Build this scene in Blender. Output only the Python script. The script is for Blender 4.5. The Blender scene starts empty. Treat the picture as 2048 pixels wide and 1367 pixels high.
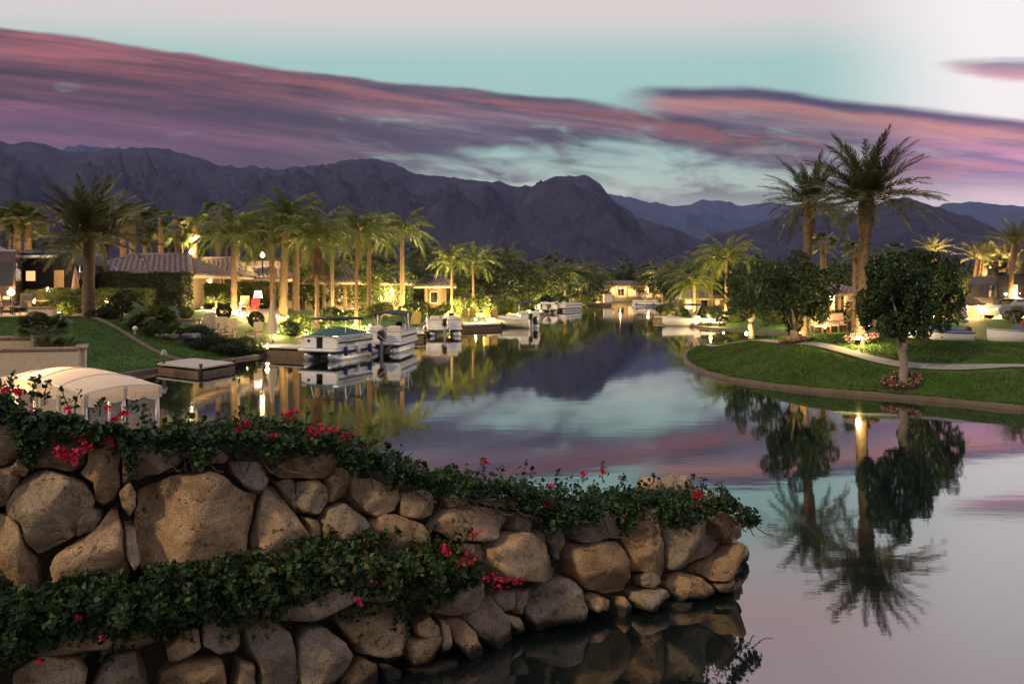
import bpy, math, random
import numpy as np
from mathutils import Vector, Matrix, noise

random.seed(7)
RNG = np.random.default_rng(7)
R = math.radians
S = bpy.context.scene
COL = S.collection
PI = math.pi

# ------------------------------------------------------------------ camera
F, CX, HY, CH = 1500.0, 1024.0, 575.0, 3.2      # focal length, centre and horizon of the photograph in its pixels; eye height
cam_d = bpy.data.cameras.new('camera')
cam = bpy.data.objects.new('camera', cam_d)
COL.objects.link(cam)
cam.location = (0, 0, CH)
cam.rotation_euler = (R(90), 0, 0)
cam_d.sensor_width = 36
cam_d.lens = F / 2048 * 36
cam_d.shift_y = -(683.5 - HY) / 2048
cam_d.clip_start = 0.1
cam_d.clip_end = 30000
S.camera = cam

# ------------------------------------------------------------------ world: dusk sky with lens shaped clouds
world = bpy.data.worlds.new('World')
S.world = world
world.use_nodes = True
WT = world.node_tree
for n in list(WT.nodes):
    WT.nodes.remove(n)


class NG:
    """tiny helper to write node graphs as expressions"""
    def __init__(self, tree):
        self.t = tree

    def new(self, kind, **kw):
        n = self.t.nodes.new(kind)
        for k, v in kw.items():
            setattr(n, k, v)
        return n

    def put(self, sock, val):
        if hasattr(val, 'is_output'):
            self.t.links.new(val, sock)
        else:
            sock.default_value = val

    def m(self, op, a, b=None, c=None, clamp=False):
        n = self.new('ShaderNodeMath', operation=op)
        n.use_clamp = clamp
        self.put(n.inputs[0], a)
        if b is not None:
            self.put(n.inputs[1], b)
        if c is not None:
            self.put(n.inputs[2], c)
        return n.outputs[0]

    def ss(self, x, lo, hi):
        n = self.new('ShaderNodeMapRange', interpolation_type='SMOOTHSTEP')
        n.clamp = True
        self.put(n.inputs[0], x)
        self.put(n.inputs[1], lo)
        self.put(n.inputs[2], hi)
        n.inputs[3].default_value = 0
        n.inputs[4].default_value = 1
        return n.outputs[0]

    def xyz(self, x, y, z):
        n = self.new('ShaderNodeCombineXYZ')
        for i, v in enumerate((x, y, z)):
            self.put(n.inputs[i], v)
        return n.outputs[0]

    def noise(self, vec, scale, detail=4, rough=.55, dist=0):
        n = self.new('ShaderNodeTexNoise')
        if vec is not None:
            self.put(n.inputs['Vector'], vec)
        n.inputs['Scale'].default_value = scale
        n.inputs['Detail'].default_value = detail
        n.inputs['Roughness'].default_value = rough
        n.inputs['Distortion'].default_value = dist
        return n.outputs[0]

    def mix(self, f, a, b):
        n = self.new('ShaderNodeMix', data_type='RGBA')
        self.put(n.inputs[0], f)
        for s, v in ((n.inputs[6], a), (n.inputs[7], b)):
            if isinstance(v, tuple):
                s.default_value = (*v, 1) if len(v) == 3 else v
            else:
                self.t.links.new(v, s)
        return n.outputs[2]

    def ramp(self, f, stops):
        n = self.new('ShaderNodeValToRGB')
        self.put(n.inputs[0], f)
        e = n.color_ramp.elements
        while len(e) < len(stops):
            e.new(.5)
        for k, (p, c) in zip(e, stops):
            k.position = p
            k.color = (*c, 1)
        return n.outputs[0]

    def curve(self, x, pts):
        n = self.new('ShaderNodeFloatCurve')
        cv = n.mapping.curves[0]
        n.mapping.use_clip = False
        while len(cv.points) < len(pts):
            cv.points.new(.5, .5)
        for p, q in zip(cv.points, pts):
            p.location = q
            p.handle_type = 'AUTO_CLAMPED'
        n.mapping.update()
        self.put(n.inputs[1], x)
        return n.outputs[0]


def srgb(r, g, b):
    f = lambda c: (c / 255 / 12.92) if c <= 10 else ((c / 255 + .055) / 1.055) ** 2.4
    return (f(r), f(g), f(b))


SUN_AZ, SUN_EL = R(-128), R(30)     # compass bearing the weak warm light comes from (0 = straight ahead) and its height
W_ = NG(WT)
tc = W_.new('ShaderNodeTexCoord')
sp = W_.new('ShaderNodeSeparateXYZ')
WT.links.new(tc.outputs['Generated'], sp.inputs[0])
wx, wy, wz = sp.outputs
az = W_.m('ARCTAN2', wx, wy)
hr = W_.m('MAXIMUM', W_.m('SQRT', W_.m('ADD', W_.m('MULTIPLY', wx, wx), W_.m('MULTIPLY', wy, wy))), .02)
# tangent of elevation, measured as on a flat picture so that straight cloud edges stay straight
ve = W_.m('MULTIPLY', W_.m('DIVIDE', wz, hr), W_.m('DIVIDE', 1.0, W_.m('MAXIMUM', W_.m('COSINE', W_.m('MULTIPLY', az, .9)), .35)))
az01 = W_.m('MULTIPLY_ADD', az, .4, .5)


def edge_pts(lst):
    out = []
    for px, py in lst:
        a = math.atan((px - CX) / F)
        out.append((a * .4 + .5, (HY - py) / F / .5))
    return out


e1 = W_.m('MULTIPLY', W_.curve(az01, [(0, .78)] + edge_pts([(-300, 52), (0, 70), (240, 96), (520, 132), (760, 158), (1000, 180), (1200, 200), (1420, 238), (1650, 270), (1860, 300), (2100, 340), (2700, 400)]) + [(1, .2)]), .5)
e2 = W_.m('MULTIPLY', W_.curve(az01, [(0, .1)] + edge_pts([(900, 420), (1130, 300), (1195, 205), (1235, 180), (1300, 169), (1420, 169), (1550, 175), (1650, 192), (1750, 207), (1860, 222), (2048, 245), (2400, 290), (2800, 340)]) + [(1, .3)]), .5)
warp = W_.m('MULTIPLY', W_.m('SUBTRACT', W_.noise(W_.xyz(W_.m('MULTIPLY', az, 9), W_.m('MULTIPLY', ve, 30), 0), 1.0, 4), .5), .012)
vw = W_.m('ADD', ve, warp)
d1 = W_.m('SUBTRACT', e1, vw)
d2 = W_.m('SUBTRACT', e2, vw)
soft = W_.m('MULTIPLY_ADD', W_.ss(az, .05, .3), .012, .004)
m1 = W_.ss(W_.m('DIVIDE', d1, soft), -.2, 1.6)
m2 = W_.ss(d2, 0.0, .012)
m2 = W_.m('MULTIPLY', m2, W_.ss(az, .12, .22))
mc = W_.m('MAXIMUM', m1, m2)
# small detached cloud by the right border
gnz = W_.noise(W_.xyz(W_.m('MULTIPLY', az, 7), W_.m('MULTIPLY', ve, 70), 4.4), 1.0, 6, .6, .4)
q3x = W_.m('DIVIDE', W_.m('SUBTRACT', az, math.atan((2080 - CX) / F)), .085)
q3y = W_.m('DIVIDE', W_.m('SUBTRACT', W_.m('MULTIPLY_ADD', az, .10, vw), (HY - 160) / F + .062), .016)
r3 = W_.m('ADD', W_.m('MULTIPLY', q3x, q3x), W_.m('MULTIPLY', q3y, q3y))
m3 = W_.m('MULTIPLY', W_.m('SUBTRACT', 1.0, W_.ss(W_.m('ADD', r3, W_.m('MULTIPLY', gnz, 1.6)), .9, 2.2)), .9)
# streaks run along the upper edge of the cloud
slope = W_.m('MULTIPLY_ADD', az, .12, ve)
sv = W_.xyz(W_.m('MULTIPLY', az, 2.6), W_.m('MULTIPLY', slope, 34), 1.7)
st = W_.noise(sv, 1.0, 9, .68, .5)
st2 = W_.noise(W_.xyz(W_.m('MULTIPLY', az, 5.2), W_.m('MULTIPLY', slope, 46), 8.3), 1.0, 8, .66, .6)
body_l = W_.ramp(st, [(.30, srgb(46, 30, 42)), (.44, srgb(80, 56, 70)), (.55, srgb(112, 70, 82)), (.66, srgb(156, 96, 106)), (.76, srgb(176, 130, 136))])
body_m = W_.ramp(st, [(.30, srgb(50, 44, 60)), (.45, srgb(78, 70, 88)), (.57, srgb(104, 92, 108)), (.68, srgb(140, 114, 126)), (.78, srgb(170, 146, 150))])
body_r = W_.ramp(st2, [(.30, srgb(120, 98, 140)), (.45, srgb(172, 124, 164)), (.58, srgb(220, 146, 168)), (.72, srgb(238, 186, 192))])
body = W_.mix(W_.ss(az, -.45, -.05), body_l, body_m)
body = W_.mix(W_.ss(az, .40, .60), body, body_r)
low_l = W_.m('MULTIPLY', W_.m('SUBTRACT', 1.0, W_.ss(ve, .19, .27)), W_.m('SUBTRACT', 1.0, W_.ss(az, -.55, -.15)))
body = W_.mix(W_.m('MULTIPLY', low_l, .42), body, srgb(126, 88, 130))
# glowing fringe below the crisp upper edges
fr1 = W_.m('MULTIPLY', W_.ss(d1, .004, .016), W_.m('SUBTRACT', 1.0, W_.ss(d1, .018, .055)))
fr1 = W_.m('MULTIPLY', fr1, W_.ss(st2, .36, .62))
fr2 = W_.m('MULTIPLY', W_.ss(d2, .014, .024), W_.m('SUBTRACT', 1.0, W_.ss(d2, .024, .048)))
fr2 = W_.m('MULTIPLY', W_.m('MULTIPLY', fr2, W_.ss(az, .12, .22)), W_.ss(st2, .25, .5))
body = W_.mix(W_.m('MULTIPLY', fr1, .48), body, srgb(178, 92, 84))
body = W_.mix(W_.m('MULTIPLY', fr2, .6), body, srgb(206, 132, 112))
dk2 = W_.m('MULTIPLY', W_.m('MULTIPLY', W_.ss(d2, .0, .006), W_.m('SUBTRACT', 1.0, W_.ss(d2, .012, .026))), W_.ss(az, .12, .22))
body = W_.mix(W_.m('MULTIPLY', dk2, .75), body, srgb(66, 56, 92))
# torn holes low down in the middle where clear sky shows through
gx = W_.m('DIVIDE', W_.m('SUBTRACT', az, .15), .30)
gy = W_.m('DIVIDE', W_.m('SUBTRACT', ve, .150), .052)
g = W_.m('POWER', 2.718, W_.m('MULTIPLY', W_.m('ADD', W_.m('MULTIPLY', gx, gx), W_.m('MULTIPLY', gy, gy)), -1.0))
gn = W_.noise(W_.xyz(W_.m('MULTIPLY', az, 10), W_.m('MULTIPLY', slope, 36), 3.1), 1.0, 6, .58, .5)
hole = W_.ss(W_.m('ADD', W_.m('MULTIPLY', g, .42), gn), .58, .98)
lowc = W_.m('MULTIPLY', W_.m('SUBTRACT', 1.0, W_.ss(ve, .085, .16)), W_.ss(az, -.15, .25))
hole = W_.m('MAXIMUM', hole, W_.m('MULTIPLY', lowc, .8))
mc = W_.m('MULTIPLY', mc, W_.m('SUBTRACT', 1.0, W_.m('MULTIPLY', hole, .93)))
mc = W_.m('MULTIPLY', mc, W_.m('MULTIPLY_ADD', W_.ss(st, .2, .4), .12, .88))
clear = W_.ramp(W_.m('MULTIPLY', ve, .5), [(0.0, srgb(206, 196, 178)), (.05, srgb(196, 200, 186)), (.10, srgb(152, 192, 184)), (.15, srgb(158, 196, 190)), (.178, srgb(208, 204, 202)), (.21, srgb(226, 196, 198)), (.30, srgb(230, 206, 212)), (.55, srgb(222, 208, 220)), (1.0, srgb(206, 202, 220))])
whiter = W_.m('MULTIPLY', W_.ss(az, .36, .58), W_.m('SUBTRACT', 1.0, W_.ss(ve, .32, .75)))
whiter = W_.m('MULTIPLY', whiter, W_.m('SUBTRACT', 1.0, W_.ss(az, 1.2, 2.4)))
clear = W_.mix(W_.m('MULTIPLY', whiter, 1.0), clear, srgb(246, 238, 238))
sky = W_.mix(mc, clear, body)
body3 = W_.mix(W_.ss(q3y, -.5, .6), srgb(190, 96, 128), srgb(88, 66, 104))
sky = W_.mix(W_.m('MULTIPLY', m3, .85), sky, body3)
back = W_.m('MULTIPLY_ADD', W_.ss(wy, -.5, .5), .30, .70)       # the sky away from the sunset is dimmer
hs = W_.new('ShaderNodeHueSaturation')
WT.links.new(sky, hs.inputs['Color'])
WT.links.new(back, hs.inputs['Value'])
hs.inputs['Saturation'].default_value = .96
bg1 = W_.new('ShaderNodeBackground')
WT.links.new(hs.outputs[0], bg1.inputs[0])
bg1.inputs[1].default_value = 1.10
nis = W_.new('ShaderNodeTexSky', sky_type='NISHITA')
nis.sun_disc = False
nis.sun_elevation = SUN_EL
nis.sun_rotation = SUN_AZ
bg2 = W_.new('ShaderNodeBackground')
WT.links.new(nis.outputs[0], bg2.inputs[0])
bg2.inputs[1].default_value = .004
addw = W_.new('ShaderNodeAddShader')
WT.links.new(bg1.outputs[0], addw.inputs[0])
WT.links.new(bg2.outputs[0], addw.inputs[1])
wo = W_.new('ShaderNodeOutputWorld')
WT.links.new(addw.outputs[0], wo.inputs[0])

# ------------------------------------------------------------------ sun: one weak warm light low behind the left shoulder, for an unseen lamp
sun_d = bpy.data.lights.new('sun', 'SUN')
sun = bpy.data.objects.new('sun', sun_d)
COL.objects.link(sun)
sun_d.energy = 2.0
sun_d.angle = R(4)
sun_d.color = (1.0, .72, .40)
_d = Vector((math.sin(SUN_AZ) * math.cos(SUN_EL), math.cos(SUN_AZ) * math.cos(SUN_EL), math.sin(SUN_EL)))
sun.rotation_euler = _d.to_track_quat('Z', 'Y').to_euler()
sun.location = (-20, -20, 30)

S.view_settings.view_transform = 'Standard'
S.view_settings.look = 'None'
S.view_settings.exposure = 0
S.view_settings.gamma = 1
S.cycles.use_denoising = True
world.cycles.sampling_method = 'MANUAL'
world.cycles.sample_map_resolution = 512
S.cycles.max_bounces = 6
S.cycles.diffuse_bounces = 2
S.cycles.glossy_bounces = 3
S.cycles.transmission_bounces = 3
S.cycles.transparent_max_bounces = 6
S.cycles.sample_clamp_indirect = 3
S.cycles.caustics_reflective = False
S.cycles.caustics_refractive = False


# ------------------------------------------------------------------ helpers
def P(px, py, D):
    """point seen at pixel (px, py) of the photograph at distance D"""
    return Vector(((px - CX) / F * D, D, CH + (HY - py) / F * D))


def X(px, D):
    return (px - CX) / F * D


def Zp(py, D):
    return CH + (HY - py) / F * D


def np_mesh(name, V, Fc, mat=None, smooth=False):
    V = np.asarray(V, dtype=np.float32)
    me = bpy.data.meshes.new(name)
    if isinstance(Fc, np.ndarray):
        k = Fc.shape[1]
        me.vertices.add(len(V))
        me.vertices.foreach_set('co', V.ravel())
        me.loops.add(Fc.size)
        me.loops.foreach_set('vertex_index', Fc.astype(np.int32).ravel())
        me.polygons.add(len(Fc))
        me.polygons.foreach_set('loop_start', np.arange(0, Fc.size, k, dtype=np.int32))
        me.polygons.foreach_set('loop_total', np.full(len(Fc), k, dtype=np.int32))
        me.update(calc_edges=True)
        me.validate()
    else:
        me.from_pydata([tuple(map(float, v)) for v in V], [], [tuple(int(i) for i in f) for f in Fc])
        me.update()
    if smooth:
        me.polygons.foreach_set('use_smooth', np.ones(len(me.polygons), dtype=bool))
    if mat is not None:
        me.materials.append(mat)
    return me


def link(name, data, parent=None, loc=None, rz=0, scale=None):
    o = bpy.data.objects.new(name, data)
    COL.objects.link(o)
    if parent is not None:
        o.parent = parent
    if loc is not None:
        o.location = loc
    if rz:
        o.rotation_euler = (0, 0, rz)
    if scale is not None:
        o.scale = (scale,) * 3 if isinstance(scale, (int, float)) else scale
    return o


def tag(o, label=None, cat=None, group=None, kind=None):
    if label:
        o['label'] = label
    if cat:
        o['category'] = cat
    if group:
        o['group'] = group
    if kind:
        o['kind'] = kind
    return o


def thing(name, label, cat, loc=(0, 0, 0), rz=0, group=None, scale=None):
    o = link(name, None, None, loc, rz, scale)
    o.empty_display_size = .2
    return tag(o, label, cat, group)


def copy_tree(o, parent=None, **kw):
    c = o.copy()
    COL.objects.link(c)
    c.parent = parent
    for ch in o.children:
        copy_tree(ch, c)
    return c


class MB:
    """collects simple solids; build() links them as one mesh object"""
    def __init__(self):
        self.v, self.f = [], []

    def add(self, vs, fs):
        b = len(self.v)
        self.v += [tuple(v) for v in vs]
        self.f += [tuple(i + b for i in f) for f in fs]
        return self

    def box(self, c, s, rz=0, ry=0, taper=1.0, bev=0.0):
        hx, hy, hz = s[0] / 2, s[1] / 2, s[2] / 2
        M = Matrix.Rotation(rz, 3, 'Z') @ Matrix.Rotation(ry, 3, 'Y')
        c = Vector(c)
        if bev <= 0:
            vs = []
            for z, k in ((-hz, 1), (hz, taper)):
                for x, y in ((-hx, -hy), (hx, -hy), (hx, hy), (-hx, hy)):
                    vs.append(c + M @ Vector((x * k, y * k, z)))
            return self.add(vs, [(3, 2, 1, 0), (4, 5, 6, 7), (0, 1, 5, 4), (1, 2, 6, 5), (2, 3, 7, 6), (3, 0, 4, 7)])
        b = min(bev, hx * .9, hy * .9, hz * .9)
        rings = []
        for z, ins in ((-hz, b), (-hz + b, 0), (hz - b, 0), (hz, b)):
            k = taper if z > 0 else 1
            ax, ay = (hx - ins) * k, (hy - ins) * k
            cb = b * .7
            pts = [(-ax + cb, -ay), (ax - cb, -ay), (ax, -ay + cb), (ax, ay - cb), (ax - cb, ay), (-ax + cb, ay), (-ax, ay - cb), (-ax, -ay + cb)]
            rings.append([c + M @ Vector((x, y, z)) for x, y in pts])
        vs = [p for r in rings for p in r]
        fs = [tuple(range(7, -1, -1)), tuple(range(24, 32))]
        for r in range(3):
            for i in range(8):
                j = (i + 1) % 8
                fs.append((r * 8 + i, r * 8 + j, r * 8 + 8 + j, r * 8 + 8 + i))
        return self.add(vs, fs)

    def tube(self, pts, rad, n=6, cap=True):
        pts = [Vector(p) for p in pts]
        if isinstance(rad, (int, float)):
            rad = [rad] * len(pts)
        vs = []
        for i, p in enumerate(pts):
            d = (pts[min(i + 1, len(pts) - 1)] - pts[max(i - 1, 0)])
            d = d.normalized() if d.length > 1e-9 else Vector((0, 0, 1))
            a = d.orthogonal().normalized() if abs(d.z) > .9 else d.cross(Vector((0, 0, 1))).normalized()
            b = d.cross(a)
            for k in range(n):
                t = 2 * PI * k / n
                vs.append(p + (a * math.cos(t) + b * math.sin(t)) * rad[i])
        fs = []
        for i in range(len(pts) - 1):
            for k in range(n):
                j = (k + 1) % n
                fs.append((i * n + k, i * n + j, (i + 1) * n + j, (i + 1) * n + k))
        if cap:
            fs.append(tuple(range(n - 1, -1, -1)))
            fs.append(tuple(range((len(pts) - 1) * n, len(pts) * n)))
        return self.add(vs, fs)

    def lathe(self, prof, n=16, c=(0, 0, 0)):
        """prof: list of (radius, z)"""
        vs, fs = [], []
        for r, z in prof:
            for k in range(n):
                t = 2 * PI * k / n
                vs.append((c[0] + r * math.cos(t), c[1] + r * math.sin(t), c[2] + z))
        for i in range(len(prof) - 1):
            for k in range(n):
                j = (k + 1) % n
                fs.append((i * n + k, i * n + j, (i + 1) * n + j, (i + 1) * n + k))
        fs.append(tuple(range(n - 1, -1, -1)))
        fs.append(tuple(range((len(prof) - 1) * n, len(prof) * n)))
        return self.add(vs, fs)

    def grid(self, rows):
        """rows of points of equal length: a sheet"""
        n = len(rows[0])
        vs = [p for r in rows for p in r]
        fs = []
        for i in range(len(rows) - 1):
            for k in range(n - 1):
                fs.append((i * n + k, i * n + k + 1, (i + 1) * n + k + 1, (i + 1) * n + k))
        return self.add(vs, fs)

    def prism(self, poly, z0, z1):
        n = len(poly)
        vs = [(x, y, z0) for x, y in poly] + [(x, y, z1) for x, y in poly]
        fs = [tuple(range(n - 1, -1, -1)), tuple(range(n, 2 * n))]
        for i in range(n):
            j = (i + 1) % n
            fs.append((i, j, n + j, n + i))
        return self.add(vs, fs)

    def mesh(self, name, mat, smooth=False):
        return np_mesh(name, self.v, self.f, mat, smooth)

    def build(self, name, mat, parent=None, smooth=False, loc=None, rz=0):
        return link(name, self.mesh(name, mat, smooth), parent, loc, rz)


# ------------------------------------------------------------------ materials
MATS = {}


def mat_new(name):
    m = bpy.data.materials.new(name)
    m.use_nodes = True
    nt = m.node_tree
    b = nt.nodes['Principled BSDF']
    MATS[name] = m
    return m, NG(nt), b


def mat_plain(name, col, rough=.6, metal=0, var=.12, scale=6.0, bump=.0, bscale=40., emit=None, spec=None):
    """base colour with soft noise variation, optional fine relief"""
    m, g_, b = mat_new(name)
    t = g_.new('ShaderNodeTexCoord')
    n = g_.noise(t.outputs['Object'], scale, 5, .6)
    lo = tuple(c * (1 - var) for c in col)
    hi = tuple(min(1, c * (1 + var)) for c in col)
    c = g_.ramp(n, [(.3, lo), (.7, hi)])
    m.node_tree.links.new(c, b.inputs['Base Color'])
    b.inputs['Roughness'].default_value = rough
    b.inputs['Metallic'].default_value = metal
    if spec is not None:
        b.inputs['Specular IOR Level'].default_value = spec
    if bump:
        bn = g_.new('ShaderNodeBump')
        bn.inputs['Strength'].default_value = bump
        bn.inputs['Distance'].default_value = .02
        m.node_tree.links.new(g_.noise(t.outputs['Object'], bscale, 6, .6), bn.inputs['Height'])
        m.node_tree.links.new(bn.outputs[0], b.inputs['Normal'])
    if emit:
        b.inputs['Emission Color'].default_value = (*emit[0], 1)
        b.inputs['Emission Strength'].default_value = emit[1]
    return m


def mat_leaf(name, c0, c1, rough=.45, trans=.25, spec=.4):
    """leaf colour that differs from leaf to leaf"""
    m, g_, b = mat_new(name)
    geo = g_.new('ShaderNodeNewGeometry')
    oi = g_.new('ShaderNodeObjectInfo')
    f = g_.m('ADD', g_.m('MULTIPLY', geo.outputs['Random Per Island'], .75), g_.m('MULTIPLY', oi.outputs['Random'], .25))
    c = g_.mix(f, c0, c1)
    m.node_tree.links.new(c, b.inputs['Base Color'])
    b.inputs['Roughness'].default_value = rough
    b.inputs['Specular IOR Level'].default_value = spec
    if trans:
        tr = g_.new('ShaderNodeBsdfTranslucent')
        m.node_tree.links.new(c, tr.inputs[0])
        mx = g_.new('ShaderNodeMixShader')
        mx.inputs[0].default_value = trans
        m.node_tree.links.new(b.outputs[0], mx.inputs[1])
        m.node_tree.links.new(tr.outputs[0], mx.inputs[2])
        m.node_tree.links.new(mx.outputs[0], m.node_tree.nodes['Material Output'].inputs[0])
    return m


M_ficus = mat_leaf('ficus leaf', (.010, .026, .006), (.058, .110, .026), .35)
M_hedge = mat_leaf('hedge leaf', (.045, .070, .012), (.12, .15, .028), .5)
M_hedge_d = mat_leaf('dark hedge leaf', (.010, .022, .008), (.030, .050, .015), .5)
M_shrub = mat_leaf('shrub leaf', (.028, .055, .014), (.085, .12, .030), .5)
M_silver = mat_leaf('silvery leaf', (.05, .075, .05), (.11, .15, .10), .5)
M_date = mat_leaf('date frond', (.035, .050, .018), (.085, .095, .034), .45, .15)
M_queen = mat_leaf('queen frond', (.045, .075, .014), (.13, .155, .032), .45, .2)
M_fan = mat_leaf('fan frond', (.035, .065, .018), (.105, .130, .034), .45, .15)
M_skirt = mat_leaf('dry frond', (.09, .055, .025), (.17, .11, .05), .8, .1)
M_boug = mat_leaf('bougainvillea leaf', (.009, .024, .007), (.044, .084, .020), .5, .2, .3)
_nt = M_boug.node_tree
_mx = [n for n in _nt.nodes if n.type == 'MIX'][0]
_g0 = NG(_nt)
_rp = _g0.ramp(_mx.inputs[0].links[0].from_socket, [(.05, (.008, .020, .006)), (.45, (.020, .050, .012)), (.80, (.050, .092, .022)), (.88, (.075, .105, .030)), (.93, (.16, .12, .03))])
for _l in list(_mx.outputs[2].links):
    _nt.links.new(_rp, _l.to_socket)
M_bract = mat_leaf('bougainvillea bract', (.42, .008, .045), (.70, .03, .09), .5, .3)
M_flower = mat_leaf('bedding flower', (.26, .03, .06), (.36, .12, .16), .5, .2)
M_flower_w = mat_leaf('pale flower', (.5, .45, .4), (.6, .5, .3), .5, .2)
M_stem = mat_plain('stem bark', (.07, .05, .03), .8)
M_bark = mat_plain('pale bark', (.22, .185, .145), .88, var=.35, scale=8, bump=.8, bscale=22)
M_trunk = mat_plain('palm trunk', (.14, .095, .058), .9, var=.6, scale=12, bump=1.0, bscale=30)
M_trunk_d = mat_plain('palm boots', (.13, .088, .052), .9, var=.65, scale=14, bump=1.0, bscale=30)
M_white = mat_plain('white gelcoat', (.70, .70, .70), .3, var=.05)
M_vinyl = mat_plain('cream vinyl', (.62, .58, .50), .5, var=.08)
M_grey = mat_plain('grey paint', (.25, .25, .26), .5)
M_alu = mat_plain('brushed aluminium', (.55, .56, .58), .35, metal=.9, var=.1)
M_chrome = mat_plain('chrome', (.75, .75, .77), .12, metal=1, var=.02)
M_black = mat_plain('black paint', (.012, .012, .014), .25)
M_blackm = mat_plain('black rubber', (.015, .015, .016), .7)
M_navy = mat_plain('blue canvas', (.020, .040, .15), .75, bump=.2)
M_green_c = mat_plain('green canvas', (.012, .085, .060), .7, bump=.2, var=.2)
M_bimini = mat_plain('dark canvas', (.015, .022, .022), .75)
M_canvas = mat_leaf('ivory canvas', (.62, .54, .44), (.66, .58, .48), .85, .28, .2)
M_deckw = mat_plain('weathered deck', (.40, .37, .33), .8, var=.18, scale=5, bump=.3)
M_wood = mat_plain('dark timber', (.13, .085, .05), .8, var=.3, bump=.3)
M_stucco = mat_plain('tan stucco', (.42, .33, .23), .9, var=.1, bump=.3, bscale=60)
M_stucco_l = mat_plain('cream stucco', (.52, .43, .32), .9, var=.1, bump=.3, bscale=60)
M_cap = mat_plain('brick cap', (.30, .19, .14), .85, var=.25, bump=.3)
M_conc = mat_plain('concrete', (.24, .225, .21), .9, var=.15, scale=2.5, bump=.3, bscale=40)
M_kerb = mat_plain('kerb stone', (.10, .075, .055), .9, var=.25, scale=3, bump=.5, bscale=30)
M_tile = mat_plain('clay roof tile', (.165, .125, .115), .75, var=.35, scale=3.5)
M_chair = mat_plain('sling fabric', (.50, .40, .24), .8)
M_red = mat_plain('red fabric', (.32, .02, .02), .8)
M_glass = mat_plain('dark glass', (.012, .014, .018), .06, var=.02, spec=.8)
M_lamp = mat_plain('lamp glass', (1, .8, .5), .4, emit=((1, .70, .34), 26))
M_lampw = mat_plain('white lamp glass', (1, .9, .8), .4, emit=((1, .85, .66), 2.5))
M_litwin = mat_plain('lit window', (.8, .6, .35), .5, emit=((1, .66, .30), .8))
M_soil = mat_plain('soil', (.055, .040, .028), .95, var=.3, bump=.6)
M_coach_tan = mat_plain('tan coach paint', (.36, .27, .17), .28)
M_coach_br = mat_plain('bronze coach paint', (.060, .042, .032), .25)
M_yellow = mat_plain('yellow cloth', (.55, .40, .06), .7)
M_ychair = mat_plain('mustard sling', (.34, .25, .07), .8)
M_thatch = mat_plain('thatch', (.11, .08, .05), .95, var=.4, bump=.8, bscale=20)
M_stonewall = mat_plain('stacked stone', (.33, .22, .13), .9, var=.35, scale=8, bump=.8, bscale=14)


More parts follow.
